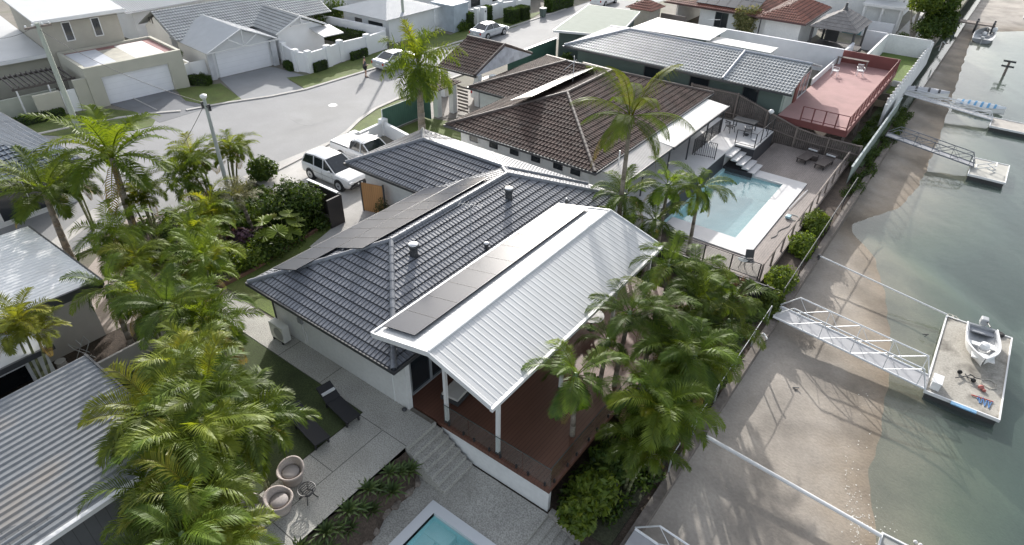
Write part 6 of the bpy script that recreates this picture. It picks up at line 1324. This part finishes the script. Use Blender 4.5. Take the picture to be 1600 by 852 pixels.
a = G(1518, 617, -1.68); b = G(1552, 628, -1.68); mb = MB(); mb.tube(a, b, .025, 6); mb.build('red_oar', mat('red_paint', (.4, .05, .04), .5), label='thin red pole lying beside the blue rope', cat='pole')
p = G(1508, 640, -1.7); mb = MB(); mb.box(p.x-.55, p.x+.4, p.y-.02, p.y+.16, -1.715, -1.66); mb.build('blue_mat', mat('blue_mat', (.13, .27, .42), .7, .3, 5), label='blue bumper strip along the near edge of the stained pontoon', cat='mat')
p = G(1561, 523, -1.7); mb = MB(); mb.lathe([(.2, 0), (.22, .08), (.12, .12), (.02, .1)], 14, (p.x, p.y, -1.715)); mb.build('black_coil', M_rubber, label='black coiled hose at the far right corner of the stained pontoon', cat='hose')
for i, (px, py) in enumerate(((1485, 494), (1492, 497))):
    p = G(px, py, -1.7); mb = MB(); mb.path(rope_pts(p.x, p.y, -1.69, .12, 16, i+5), .02, 4); mb.build('rope_coil', MATS['pale_rope'], label='small rope coil at the far left corner of the pontoon, %s' % ('left one' if i == 0 else 'right one'), cat='rope')
# folded frame on the cream pontoon
p = (2.5, 54.6, -1.72); fr = thing('boat_cradle', 'white tubular frame on the cream pontoon', 'frame', p); mb = MB()
for q in (((-.6, -.4, 0), (.5, -.4, .5)), ((-.6, .4, 0), (.5, .4, .5)), ((.5, -.4, .5), (.5, .4, .5)), ((-.6, -.4, 0), (-.6, .4, 0)), ((0, -.4, .25), (.6, -.3, 0)), ((0, .4, .25), (.6, .3, 0))): mb.tube(*q, .035, 6)
mb.build('tubes', M_trim, fr, world=False)
# T shaped channel marker
p = G(1568, 118, WZ); tm = thing('mooring_pile', 'old dark timber pile with two cross boards standing in the water', 'pile', (p.x, p.y, WZ))
mb = MB(); mb.tube((0, 0, -2), (0, 0, 1.5), .12, 8); mb.build('pile', M_greywood, tm, world=False)
for z_ in (.95, 1.45): mb = MB(); mb.box(-.55, .55, -.16, -.1, z_-.09, z_+.09); mb.build('cross_board', M_gutter, tm, world=False)
# far brown jetty
jt = thing('jetty', 'brown timber jetty on piles at the far end of the beach', 'jetty', (-3.5, 101.5, -1)); mb = MB(); mb.box(-6, -1.0, 100.9, 102.4, -1.1, -.95); mb.build('deck', M_greywood, jt)
for x in (-5, -3, -1.2):
    for y in (101, 102.3): mb = MB(); mb.tube((x, y, -3), (x, y, -.6), .12, 8); mb.build('pile', M_gutter, jt)
mb = MB(); mb.lathe([(.25, 0), (.3, .3), (.2, .5)], 10, (-.9, 101, -1.6)); mb.build('mooring_float', M_trim, label='round white float at the tip of the far jetty', cat='float')
pontoon('pale floating dock with a white post in the top right corner', 1.5, 8, 112, 120, -1.6, mat('pale_dock', (.45, .46, .42), .8, .1))
# debris on the sand
for i, (px, py, lab) in enumerate(((1242, 610, 'small dark stick on the sand inside the striped shadows'), (1445, 525, 'dark driftwood pair in the shallows beside the pontoon'))):
    p = G(px, py, -1.95); mb = MB(); mb.tube((p.x-.12, p.y, -1.9 if i else -1.85), (p.x+.12, p.y+.1, -1.86 if i else -1.8), .03, 5); mb.tube((p.x, p.y-.12, -1.9 if i else -1.85), (p.x+.08, p.y+.02, -1.85), .02, 5); mb.build('driftwood', M_black, label=lab, cat='driftwood')
p = G(1430, 848, WZ); 
for i, (dx, dy) in enumerate(((0, 0), (.16, -.02), (.1, -.16))): mb = MB(); mb.lathe([(.02, -.06), (.07, 0), (.07, .05), (.02, .11)], 10, (p.x+dx, p.y+dy, WZ)); mb.build('buoy', M_trim, label='small white buoy floating at the bottom edge, %s of the cluster' % ('left one', 'right one', 'lowest')[i], cat='buoy', group='white buoys at the bottom edge')
p = G(1470, 75, -1.7); mb = MB(); mb.path([(p.x-.5, p.y, -1.75), (p.x, p.y+.2, -1.3), (p.x+.5, p.y, -1.1)], .06, 5); mb.tube((p.x, p.y+.2, -1.3), (p.x+.1, p.y-.6, -1.7), .05, 5); mb.build('driftwood', M_greywood, label='dead branch on the far sand beside the balustrade', cat='driftwood')
# ------------------------------------------------------------------ vehicles
def wheel(parent, x, y, r=.33, w_=.2, z=0.):
    sg = 1 if y > 0 else -1; mb = MB(); mb.tube((x, y-w_/2, r), (x, y+w_/2, r), r, 20); t_ = mb.build('wheel', M_rubber, parent, world=False, bevel=.02)
    mb = MB(); mb.tube((x, y+sg*w_/2, r), (x, y+sg*(w_/2+.012), r), r*.66, 16); mb.build('rim', mat('alloy_rim', (.5, .51, .53), .3, metal=.5), t_, world=False)
    mb = MB(); mb.tube((x, y+sg*(w_/2+.012), r), (x, y+sg*(w_/2+.02), r), r*.2, 8); mb.build('hub_cap', M_black, t_, world=False)
def body_ring(x, w_, zb, zt, k=.16):
    return [(x, -w_*.92, zb), (x, -w_, zb+k), (x, -w_*1.0, zt-k*1.3), (x, -w_*.94, zt-.03), (x, -w_*.8, zt), (x, w_*.8, zt), (x, w_*.94, zt-.03), (x, w_*1.0, zt-k*1.3), (x, w_, zb+k), (x, w_*.92, zb)]
def car(name, label, cat, x, y, rz, kind, paint, z=0.):
    t = thing(name, label, cat, (x, y, z), rz)
    if kind == 'suv': L_, W_, S, cab, wb, wr = 4.35, 1.8, [(-2.17, .74, .45, .95), (-2.1, .84, .32, 1.03), (-1.3, .9, .26, 1.04), (.55, .9, .26, 1.0), (.95, .9, .26, .99), (1.6, .88, .28, .93), (2.0, .82, .34, .82), (2.17, .70, .42, .68)], [(-2.05, .74, 1.0), (-1.75, .70, 1.56), (-1.0, .68, 1.63), (.05, .67, 1.6), (.95, .76, .99)], 1.3, .35
    elif kind == 'sedan': L_, W_, S, cab, wb, wr = 4.8, 1.82, [(-2.4, .72, .42, .9), (-2.3, .84, .3, 1.0), (-1.5, .9, .24, .98), (.7, .9, .24, .93), (1.7, .88, .26, .86), (2.2, .82, .32, .74), (2.4, .68, .4, .6)], [(-1.75, .72, .97), (-1.0, .62, 1.4), (-.3, .61, 1.45), (.25, .62, 1.41), (1.05, .74, .92)], 1.38, .33
    else: L_, W_, S, cab, wb, wr = 5.2, 1.85, [(-2.6, .84, .5, 1.12), (-2.5, .9, .4, 1.16), (-.7, .9, .35, 1.14), (1.0, .92, .35, 1.12), (1.9, .9, .36, 1.07), (2.4, .84, .42, .95), (2.6, .74, .5, .8)], [(-.75, .74, 1.12), (-.6, .70, 1.68), (0, .69, 1.76), (.55, .69, 1.7), (1.35, .78, 1.12)], 1.5, .38
    mb = MB(); mb.loft([body_ring(*s) for s in S]); mb.build('body', paint, t, world=False, smooth=False, bevel=.03)
    # wheel arches: dark half discs
    for sx in (-1, 1):
        for sy in (-1, 1):
            xx = sx*wb+(.0); mb = MB(); mb.tube((xx, sy*(.905 if kind != 'ute' else .925), wr+.02), (xx, sy*.7, wr+.02), wr+.06, 18); mb.build('wheel_arch', M_black, t, world=False); wheel(t, xx, sy*.83, wr)
    # glass house
    mb = MB(); C2 = [[(x, -w_, zt-.0), (x, w_, zt-.0)] for x, w_, zt in cab]
    bw = .78
    rings = []
    base = cab[0][2]
    def zb(x): 
        for a, b in zip(S[:-1], S[1:]):
            if a[0] <= x <= b[0]: return a[3]+(b[3]-a[3])*(x-a[0])/(b[0]-a[0])-.02
        return base
    for x, w_, zt in cab: rings.append([(x, -.80, zb(x)), (x, -w_, max(zt-.03, zb(x)+.01)), (x, -w_*.85, max(zt, zb(x)+.012)), (x, w_*.85, max(zt, zb(x)+.012)), (x, w_, max(zt-.03, zb(x)+.01)), (x, .80, zb(x))])
    mb.loft(rings); mb.build('windows', M_win, t, world=False)
    mb = MB(); r2 = [[(x+(.12 if i == 0 else (-.1 if i == 2 else 0)), -w_-.012, zt-.05), (x, -w_*.86, zt+.02), (x, 0, zt+.035), (x, w_*.86, zt+.02), (x, w_+.012, zt-.05)] for i, (x, w_, zt) in enumerate(cab[1:4])]
    mb.loft(r2, closed=False, caps=False); lo = [[(a[0], a[1]*.98, a[2]-.02) for a in r] for r in r2]; mb.loft([r[::-1] for r in lo], closed=False, caps=False); mb.build('roof', paint, t, world=False, smooth=True)
    for sy in (-1, 1):
        for a, b in ((0, 1), (3, 4)):
            xa, wa, za = cab[a]; xb, wb_, zb_ = cab[b]; mb = MB(); mb.tube((xa, sy*(.80 if a == 0 else wa), zb(xa) if a == 0 else za-.02), (xb, sy*(.80 if b == 4 else wb_), zb(xb)+.02 if b == 4 else zb_-.02), .035, 5); mb.build('pillar', paint, t, world=False)
        for xp in ((-.95, -.1) if kind == 'suv' else ((-.35,) if kind == 'sedan' else (.3,))): mb = MB(); mb.tube((xp, sy*.81, zb(xp)), (xp, sy*.69, cab[2][2]-.05), .035, 4); mb.build('pillar', paint, t, world=False)
        mb = MB(); mb.cbox((cab[3][0]+.55, sy*.97, zb(.9)+.1), (.14, .2, .14)); mb.build('side_mirror', paint, t, world=False, bevel=.03)
        fx = S[-1][0]; mb = MB(); mb.cbox((fx-.1, sy*.62, S[-1][3]-.02 if kind != 'ute' else .85), (.26, .3, .15)); mb.build('headlight', M_lamp, t, world=False, bevel=.03)
        rx = S[0][0]; mb = MB(); mb.cbox((rx+.06, sy*.7, S[0][3]-.14), (.14, .16, .22)); mb.build('tail_light', M_redlamp, t, world=False, bevel=.02)
        mb = MB(); 
        for xd in (-.15, .8, -1.0): mb.box(xd-.006, xd+.006, sy*.898, sy*.908, .35, .93)
        mb.box(-1.2, 1.1, sy*.896, sy*.909, .68, .70); mb.build('door_line', mat('seam_grey', (.25, .25, .26), .5), t, world=False)
    fx = S[-1][0]; mb = MB(); mb.box(fx-.03, fx+.03, -.42, .42, S[-1][2]+.06, S[-1][3]-.05); mb.build('grille', M_black, t, world=False); mb = MB(); mb.box(fx+.0, fx+.06, -.75, .75, S[-1][2]-.1, S[-1][2]+.06); mb.build('bumper', M_black if kind == 'suv' else paint, t, world=False, bevel=.02)
    mb = MB(); mb.box(fx+.031, fx+.045, -.18, .18, .45, .56); mb.build('number_plate', M_trim, t, world=False)
    rx = S[0][0]; mb = MB(); mb.box(rx-.02, rx+.0, -.18, .18, .62, .73); mb.build('number_plate', M_trim, t, world=False)
    if kind == 'ute':
        mb = MB(); mb.box(-2.55, -.8, -.82, .82, 1.14, 1.2); mb.build('tray_cover', M_carwhite, t, world=False, bevel=.02); mb = MB(); mb.box(-2.5, -.82, -.86, .86, 1.12, 1.145); mb.build('tray_seal', M_black, t, world=False)
        for xx in (-.35, .45): mb = MB(); mb.box(xx-.03, xx+.03, -.66, .66, 1.84, 1.88); mb.tube((xx, -.62, 1.7), (xx, -.62, 1.86), .03, 5); mb.tube((xx, .62, 1.7), (xx, .62, 1.86), .03, 5); mb.build('roof_rack_bar', M_carwhite if xx < 0 else M_carwhite, t, world=False)
    return t
car('parked_wagon', 'white compact wagon parked on the pale driveway beside the black fence', 'car', -29.75, 22.15, 0, 'suv', M_carwhite)
car('parked_ute', 'white utility vehicle with covered tray parked behind the wagon, partly under the roof corner', 'ute', -30.0, 25.0, 0, 'ute', M_carwhite)
car('parked_sedan', 'silver sedan parked on the far side of the street', 'car', -43.25, 54.3, math.radians(90), 'sedan', M_carsilver)
car('parked_car', 'silver car half hidden by the street palm beside the standing person', 'car', -43.3, 40.9, math.radians(88), 'sedan', M_carsilver)
car('parked_car', 'white car inside the brown roofed carport behind the slats', 'car', -31.6, 40.2, math.radians(95), 'suv', M_carwhite)
car('parked_car', 'white car at the top edge beside the hedge row', 'car', -41.6, 75.5, math.radians(92), 'sedan', M_carwhite)
# ------------------------------------------------------------------ street furniture
def wpole(name, label, px, py, zt, r=.14, arm=None, m=None):
    p = G(px, py, zt); t = thing(name, label, 'pole', (p.x, p.y, 0)); mb = MB(); mb.tube((0, 0, -.2), (0, 0, zt), r*1.25, 10, r*.85); mb.build('pole_shaft', m or mat('treated_pole', (.34, .37, .32), .85, .15, 2, stretch=(1, 1, .2)), t, world=False, smooth=False)
    return t, p
u1, p1 = wpole('utility_pole', 'leaning view of the tall green grey utility pole in front of the beige house', 57, 36, 7.2, .16)
u1['label'] = 'tall green-grey utility pole in front of the beige two storey house'
mb = MB(); mb.box(-.06, .06, -.8, .8, 6.9, 7.02); ca = mb.build('crossarm', M_greywood, u1, world=False)
for y in (-.7, -.3, .3, .7): mb = MB(); mb.lathe([(.04, 0), (.07, .06), (.05, .14)], 8, (0, y, 7.02)); mb.build('insulator', M_trim, ca, world=False)
u2, p2 = wpole('street_lamp_pole', 'slim galvanised pole rising from the palms by the road', 318, 152, 6.6, .1, m=mat('weathered_steel_pole', (.36, .38, .37), .6, .1))
mb = MB(); mb.lathe([(.09, 0), (.17, .1), (.17, .2), (.05, .26)], 10, (0, 0, 6.5)); mb.build('pole_cap', M_trim, u2, world=False)
mb = MB(); mb.box(-.35, .35, -.04, .04, 6.1, 6.18)
for x in (-.3, .3): mb.box(x-.05, x+.05, -.06, .06, 5.95, 6.3)
mb.build('bracket', M_gutter, u2, world=False)
b3 = G(633, 62, 0); u3 = thing('utility_pole', 'utility pole at the top edge behind the crown of the street palm', 'pole', b3); mb = MB(); mb.tube((0, 0, -.2), (0, 0, 9), .15, 10, .12); mb.build('pole_shaft', MATS['treated_pole'], u3, world=False)
def wire(label, a, b, sag, r=.014):
    a = Vector(a); b = Vector(b); t = [a.lerp(b, i/20)-Vector((0, 0, sag*4*(i/20)*(1-i/20))) for i in range(21)]; mb = MB(); mb.path(t, r, 4); mb.build('power_line', M_black, label=label, cat='power line')
top1 = Vector((p1.x, p1.y, 7.1)); top2 = Vector((p2.x, p2.y, 6.3)); top3 = Vector((b3.x, b3.y, 8.6))
wire('power line from the green-grey pole to the pole at the top edge', top1, top3, .8); wire('service wire from the green-grey pole to the slim galvanised pole', top1-Vector((0, 0, .3)), top2, .5)
wire('service wire dropping left from the slim galvanised pole', top2, G(262, 262, 1.0), .15); wire('wire from the green-grey pole to the left roof', top1, G(-20, 60, 5.5), .3)
# bin
p = G(848, 27, 0); bn = thing('wheelie_bin', 'dark green wheelie bin with a pale lid by the kerb at the top', 'bin', p); mb = MB(); mb.loft([[(-.22, -.26, .05), (.22, -.26, .05), (.22, .26, .05), (-.22, .26, .05)], [(-.29, -.32, .95), (.29, -.32, .95), (.29, .32, .95), (-.29, .32, .95)]]); mb.build('bin_body', M_green, bn, world=False); mb = MB(); mb.box(-.31, .31, -.35, .35, .95, 1.03); mb.build('lid', mat('pale_lid', (.4, .42, .4), .6), bn, world=False)
# ------------------------------------------------------------------ person in the street
def person():
    p = G(572, 121, 0); t = thing('person', 'person in dark grey T-shirt and black shorts standing in the road by the silver car', 'person', p, math.radians(60))
    J = {'pel': (0, 0, .93), 'chest': (0, .0, 1.30), 'neck': (0, 0, 1.48), 'head': (.02, 0, 1.60), 'top': (.02, 0, 1.73),
         'hl': (0, .10, .90), 'kl': (.03, .12, .50), 'al': (-.01, .13, .09), 'tl': (.15, .14, .03), 'hr': (0, -.10, .90), 'kr': (.02, -.12, .50), 'ar': (-.02, -.13, .09), 'tr': (.14, -.15, .03),
         'sl': (0, .19, 1.41), 'el': (.02, .30, 1.14), 'wl': (.18, .30, .95), 'ml': (.25, .28, .90), 'sr': (0, -.19, 1.41), 'er': (.03, -.28, 1.14), 'wr': (.25, -.22, 1.12), 'mr': (.33, -.19, 1.13)}
    E_ = [('pel', 'chest'), ('chest', 'neck'), ('neck', 'head'), ('head', 'top'), ('pel', 'hl'), ('hl', 'kl'), ('kl', 'al'), ('al', 'tl'), ('pel', 'hr'), ('hr', 'kr'), ('kr', 'ar'), ('ar', 'tr'), ('chest', 'sl'), ('sl', 'el'), ('el', 'wl'), ('wl', 'ml'), ('chest', 'sr'), ('sr', 'er'), ('er', 'wr'), ('wr', 'mr')]
    Rd = dict(pel=.135, chest=.15, neck=.055, head=.09, top=.07, hl=.10, kl=.065, al=.042, tl=.035, hr=.10, kr=.065, ar=.042, tr=.035, sl=.06, el=.042, wl=.03, ml=.035, sr=.06, er=.042, wr=.03, mr=.035)
    def skin(name, keys, edges, grow, m):
        me = bpy.data.meshes.new(name); ix = {k: i for i, k in enumerate(keys)}; me.from_pydata([J[k] for k in keys], [(ix[a], ix[b]) for a, b in edges], []); o = bpy.data.objects.new(name, me); COL.objects.link(o); o.parent = t
        o.modifiers.new('skin', 'SKIN'); d = me.skin_vertices[0].data
        for k in keys: d[ix[k]].radius = (Rd[k]*grow, Rd[k]*grow); d[ix[k]].use_root = (k == keys[0])
        s = o.modifiers.new('sub', 'SUBSURF'); s.levels = 2; s.render_levels = 2; me.materials.append(m); return o
    skin('body', list(J), E_, 1., mat('skin', (.45, .28, .2), .6, .05))
    skin('shirt', ['pel', 'chest', 'sl', 'sr', 'el', 'er'], [('pel', 'chest'), ('chest', 'sl'), ('chest', 'sr'), ('sl', 'el'), ('sr', 'er')], 1.13, mat('dark_shirt', (.05, .055, .075), .8))
    J['kl2'] = (.03, .118, .60); J['kr2'] = (.02, -.118, .60); Rd['kl2'] = .085; Rd['kr2'] = .085
    skin('shorts', ['pel', 'hl', 'kl2', 'hr', 'kr2'], [('pel', 'hl'), ('hl', 'kl2'), ('pel', 'hr'), ('hr', 'kr2')], 1.12, mat('black_shorts', (.015, .015, .018), .8))
    mb = MB(); mb.lathe([(.095, 0), (.1, .05), (.075, .11), (.02, .135)], 14, (.005, 0, 1.635)); mb.build('hair', mat('dark_hair', (.03, .022, .018), .7), t, world=False, smooth=True)
    for y in (.13, -.14):
        mb = MB(); mb.cbox((.06, y, .04), (.27, .1, .09)); mb.build('shoe', M_black, t, world=False, bevel=.03)
person()
# ------------------------------------------------------------------ furniture
def tub_chair(name, label, x, y, rz):
    t = thing(name, label, 'chair', (x, y, .045), rz); m = mat('pinkish_wicker', (.40, .345, .315), .75, .12, 3, .6, 90, var2=.15, scale2=40)
    mb = MB(); n_ = 28; ro = []
    for z, r, off in ((.0, .30, 0), (.12, .33, .0), (.30, .37, .0), (.46, .41, .0)): ro.append([(r*math.cos(2*PI*i/n_)+off, r*math.sin(2*PI*i/n_), z) for i in range(n_)])
    def topz(a): return .52+.16*max(0, math.cos(a-PI))**.8
    def ring(r, dz): return [((r+.03*max(0, math.cos(2*PI*i/n_-PI)))*math.cos(2*PI*i/n_), (r+.02)*math.sin(2*PI*i/n_), topz(2*PI*i/n_)+dz) for i in range(n_)]
    ro += [ring(.44, -.02), ring(.43, .02), ring(.38, .02), ring(.34, -.03)]; ro += [[(.30*math.cos(2*PI*i/n_), .30*math.sin(2*PI*i/n_), .40) for i in range(n_)]]
    mb.loft(ro, caps=True); mb.build('wicker_shell', m, t, world=False, smooth=True)
    mb = MB(); mb.lathe([(.27, .40), (.29, .44), (.26, .48), (.05, .49)], 20); mb.build('seat_cushion', mat('grey_cushion', (.33, .30, .29), .85, .06), t, world=False, smooth=True)
    return t
p = G(455, 740, .4); tub_chair('tub_chair', 'wicker tub chair on the path, uphill of the small iron table', p.x, p.y, math.radians(-60))
p = G(437, 785, .4); tub_chair('tub_chair', 'wicker tub chair half under palm fronds, left of the iron table', p.x, p.y, math.radians(20))
p = G(402, 800, .4); tub_chair('tub_chair', 'wicker tub chair nearest the bottom edge, mostly hidden by plants', p.x-.2, p.y-.1, math.radians(0))
p = G(479, 765, .48); tb = thing('iron_table', 'small black iron table with a slatted top on the path', 'table', (p.x, p.y, .045)); mb = MB()
for i in range(7): a = -.24+i*.08; h_ = math.sqrt(max(0, .27**2-a*a)); mb.tube((a, -h_, .46), (a, h_, .46), .014, 5)
mb.path([(.28*math.cos(i*PI/12), .28*math.sin(i*PI/12), .46) for i in range(25)], .02, 6); mb.build('table_top', M_black, tb, world=False)
for k in range(4):
    a = k*PI/2+PI/4; mb = MB(); mb.path([(.2*math.cos(a), .2*math.sin(a), .45), (.14*math.cos(a), .14*math.sin(a), .25), (.24*math.cos(a), .24*math.sin(a), .06), (.3*math.cos(a), .3*math.sin(a), .0)], .02, 6); mb.build('leg', M_black, tb, world=False)
mb = MB(); mb.path([(.15*math.cos(i*PI/8), .15*math.sin(i*PI/8), .25) for i in range(17)], .012, 5); mb.build('lower_ring', M_black, tb, world=False)
def lounger(label, x, y, z, rz, m, W_=.6, back=.36, group=None, wheels=True):
    t = thing('sun_lounger', label, 'sun lounger', (x, y, z), rz, group)
    mb = MB(); mb.box(-.95, .35, -W_/2, W_/2, .28, .34); mb.build('seat', m, t, world=False)
    mb = MB(); mb.slab([(.36, -W_/2, .34), (1.0, -W_/2, .34+back), (1.0, W_/2, .34+back), (.36, W_/2, .34)], .06); mb.build('backrest', m, t, world=False)
    for x_, y_ in ((-.85, -W_/2+.05), (-.85, W_/2-.05), (.5, -W_/2+.05), (.5, W_/2-.05)): mb = MB(); mb.box(x_-.03, x_+.03, y_-.03, y_+.03, 0, .28); mb.build('leg', M_black, t, world=False)
    mb = MB(); mb.box(.62, .72, -W_/2+.03, W_/2-.03, .5, .57) ; mb.build('pillow', mat('white_edge', (.55, .56, .57), .6), t, world=False)
    return t
M_dkfab = mat('charcoal_mesh', (.018, .018, .021), .8, .1)
p = G(530, 635, .3); lounger('dark sun lounger on the shaded lawn, nearer the house', p.x, p.y, .03, math.radians(172), M_dkfab)
p = G(482, 668, .3); lounger('dark sun lounger on the shaded lawn, nearer the palms', p.x, p.y, .03, math.radians(172), M_dkfab)
p = G(1262, 243, -.6); lounger('dark timber lounger on the neighbour\'s deck, left of the pair', p.x, p.y, -.92, math.radians(80), mat('dark_timber_furniture', (.07, .055, .05), .6), .7, .25)
p = G(1290, 252, -.6); lounger('dark timber lounger on the neighbour\'s deck, by the railing', p.x, p.y, -.92, math.radians(80), MATS['dark_timber_furniture'], .7, .25)
p = G(1274, 244, -.6); mb = MB(); mb.box(p.x-.2, p.x+.2, p.y-.2, p.y+.2, -.92, -.55); mb.build('side_table', MATS['dark_timber_furniture'], label='small dark side table between the two timber loungers', cat='table', bevel=.02)
# folding table and pool things on the neighbour's deck
p = G(1172, 405, -.4); ft_ = thing('folding_chair', 'dark folding chair standing on the deck near the black railing corner', 'chair', (p.x, p.y, -.92), .5)
mb = MB(); mb.box(-.22, .22, -.22, .22, .42, .45); mb.build('seat', M_gutter, ft_, world=False); mb = MB(); mb.slab([(-.22, .2, .5), (.22, .2, .5), (.22, .34, .9), (-.22, .34, .9)], .03); mb.build('backrest', M_gutter, ft_, world=False)
for s in (-.2, .2): mb = MB(); mb.tube((s, -.24, 0), (s, .22, .55), .014, 5); mb.tube((s, .24, 0), (s, -.2, .45), .014, 5); mb.build('leg', M_black, ft_, world=False)
p = G(1160, 410, -.6); rt_ = thing('round_table', 'small round glass table next to the dark folding chair', 'table', (p.x, p.y, -.92)); mb = MB(); mb.lathe([(.26, .5), (.27, .52), (.02, .53)], 20); mb.build('table_top', mat('smoky_glass_top', (.15, .16, .17), .15), rt_, world=False)
for k in range(3): a = k*2.1; mb = MB(); mb.tube((.08*math.cos(a), .08*math.sin(a), .5), (.2*math.cos(a), .2*math.sin(a), 0), .014, 5); mb.build('leg', M_black, rt_, world=False)
mb = MB(); pts = [G(1205+i*3.4+3*math.sin(i*1.1), 372-i*2.6, -.9) for i in range(10)]; mb.path(pts, .022, 5); mb.build('pool_hose', mat('grey_hose', (.18, .17, .16), .7), label='grey pool hose lying along the timber deck', cat='hose')
p = G(1232, 338, -.8); pc = thing('pool_cleaner', 'blue pool cleaner with a curled hose on the deck beside the coping', 'pool cleaner', (p.x, p.y, -.92)); mb = MB(); mb.cbox((0, 0, .1), (.3, .4, .15)); mb.build('cleaner_body', mat('pale_blue_plastic', (.35, .5, .55), .5), pc, world=False, bevel=.04)
mb = MB(); mb.path([(.35*math.cos(i*.5)+.25, .35*math.sin(i*.5)+.2, .03) for i in range(14)], .02, 5); mb.build('curled_hose', mat('pale_hose', (.5, .52, .5), .6), pc, world=False)
a = G(1233, 326, -.85); b = G(1262, 297, -.85); mb = MB(); mb.tube(a, b, .02, 6); mb.build('pool_pole', M_alu, label='long aluminium pool pole lying on the timber deck', cat='pole')
# outdoor setting on the upper terrace
p = G(1170, 190, .6); ds = thing('outdoor_table', 'dark outdoor table on the white upper terrace against the timber fence', 'table', (-12.6, 45.4, .3)); mb = MB(); mb.box(-.8, .8, -.45, .45, .7, .75); mb.build('table_top', M_gutter, ds, world=False)
for x_, y_ in ((-.7, -.38), (.7, -.38), (.7, .38), (-.7, .38)): mb = MB(); mb.box(x_-.03, x_+.03, y_-.03, y_+.03, 0, .7); mb.build('leg', M_gutter, ds, world=False)
def pchair(name, label, x, y, z, rz, m, cat='chair'):
    t = thing(name, label, cat, (x, y, z), rz); mb = MB(); mb.box(-.24, .24, -.24, .24, .40, .44); mb.build('seat', m, t, world=False, bevel=.015)
    mb = MB()
    for y_ in (-.2, -.1, 0, .1, .2): mb.tube((-.24, y_, .44), (-.33, y_, .84), .018, 4)
    mb.tube((-.33, -.23, .85), (-.33, .23, .85), .03, 6); mb.build('backrest', m, t, world=False)
    for sx in (-1, 1):
        for sy in (-1, 1): mb = MB(); mb.tube((sx*.27, sy*.26, 0), (sx*.21, sy*.21, .42), .025, 6); mb.build('leg', m, t, world=False)
    for sy in (-1, 1): mb = MB(); mb.path([(.22, sy*.26, .42), (.22, sy*.28, .64), (-.28, sy*.27, .66)], .022, 6); mb.build('armrest', m, t, world=False)
    return t
pchair('dark_chair', 'dark chair at the left end of the terrace table', -13.3, 44.4, .3, 1.2, M_gutter); pchair('dark_chair', 'dark chair at the right end of the terrace table', -12.0, 44.5, .3, 1.9, M_gutter)
lp = G(1188, 188, 1.2); pl_ = thing('patio_lamp', 'white globe lamp post on the upper terrace in front of the timber fence', 'lamp', (-11.2, 46.2, .3)); mb = MB(); mb.tube((0, 0, 0), (0, 0, 1.3), .03, 6); mb.build('lamp_post', M_gutter, pl_, world=False); mb = MB(); mb.lathe([(.05, 1.3), (.16, 1.42), (.2, 1.5), (.12, 1.6), (.03, 1.64)], 14); mb.build('lamp_globe', M_trim, pl_, world=False, smooth=True)
for i, (px, py, lab) in enumerate(((1166, 212, 'small dark pot plant on the upper terrace'), (1178, 220, 'white dish on the upper terrace floor'))):
    p = G(px, py, .3); mb = MB(); mb.lathe([(.1, 0), (.16, .05), (.18, .1), (.05, .1)], 12, p); mb.build('pot' if i == 0 else 'dish', M_gutter if i == 0 else M_trim, label=lab, cat='pot' if i == 0 else 'dish')
# white chairs and table on the pink deck
p = G(1303, 118, .9); pchair('plastic_chair', 'white plastic chair at the left end of the bench on the pink deck', p.x, p.y, .9, 0, M_trim)
p = G(1342, 118, .9); pchair('plastic_chair', 'white plastic chair in front of the red wall, right end of the bench', p.x, p.y, .9, -1.2, M_trim)
p = G(1323, 108, 1.3); bt = thing('long_bench', 'long narrow table along the dark red wall of the pink deck', 'table', (-9.9, 64.8, .9)); mb = MB(); mb.box(-1.3, 1.3, -.25, .25, .62, .67); mb.build('table_top', M_greywood, bt, world=False)
for s in (-1.2, 1.2): mb = MB(); mb.box(s-.04, s+.04, -.2, .2, 0, .62); mb.build('leg', M_greywood, bt, world=False)
# lounge inside the veranda
sf = thing('outdoor_daybed', 'pale cushioned daybed in the shade of the veranda', 'daybed', (-11.9, 13.2, .06), .1); mb = MB(); mb.box(-.4, .4, -.9, .9, .1, .3); mb.build('base', M_gutter, sf, world=False); mb = MB(); mb.box(-.38, .38, -.88, .88, .3, .42); mb.build('cushion', mat('pale_cushion', (.5, .48, .45), .85), sf, world=False, bevel=.03)
dt = thing('patio_table', 'patterned round table under the white roof, seen past its eave', 'table', (-9.9, 19.5, .06)); mb = MB(); mb.lathe([(.5, .68), (.52, .71), (.02, .72)], 20); mb.build('table_top', mat('mosaic_top', (.3, .3, .3), .5, .4, 9), dt, world=False); mb = MB(); mb.lathe([(.25, 0), (.05, .1), (.05, .68)], 10); mb.build('pedestal', M_black, dt, world=False)
# left neighbour yard
p = G(100, 520, .6); ea = thing('drying_rack', 'thin metal drying rack against the pale wall at left', 'rack', (-25.4, 5.2, 0)); mb = MB()
for q in (((0, -.3, 0), (0, .3, .9)), ((0, .3, 0), (0, -.3, .9)), ((.5, -.3, 0), (.5, .3, .9)), ((.5, .3, 0), (.5, -.3, .9)), ((0, -.3, .9), (.5, -.3, .9)), ((0, .3, .9), (.5, .3, .9)), ((0, 0, .9), (.5, 0, .9))): mb.tube(*q, .015, 5)
mb.build('tubes', M_steel, ea, world=False)
p = G(85, 545, .4); wb_ = thing('plastic_stool', 'pale plastic stool beside the drying rack', 'stool', (-25.3, 4.4, 0)); mb = MB(); mb.lathe([(.22, 0), (.17, .38), (.2, .42), (.02, .42)], 12); mb.build('stool_body', mat('pale_plastic', (.5, .48, .46), .5), wb_, world=False)
# solar light / tap by the stairs
p = G(632, 642, 0); mb = MB(); mb.lathe([(.09, 0), (.1, .05), (.06, .09), (.02, .1)], 10, (p.x, p.y, .045)); mb.build('ground_light', M_gutter, label='small dark ground fitting on the path by the wall corner', cat='light')
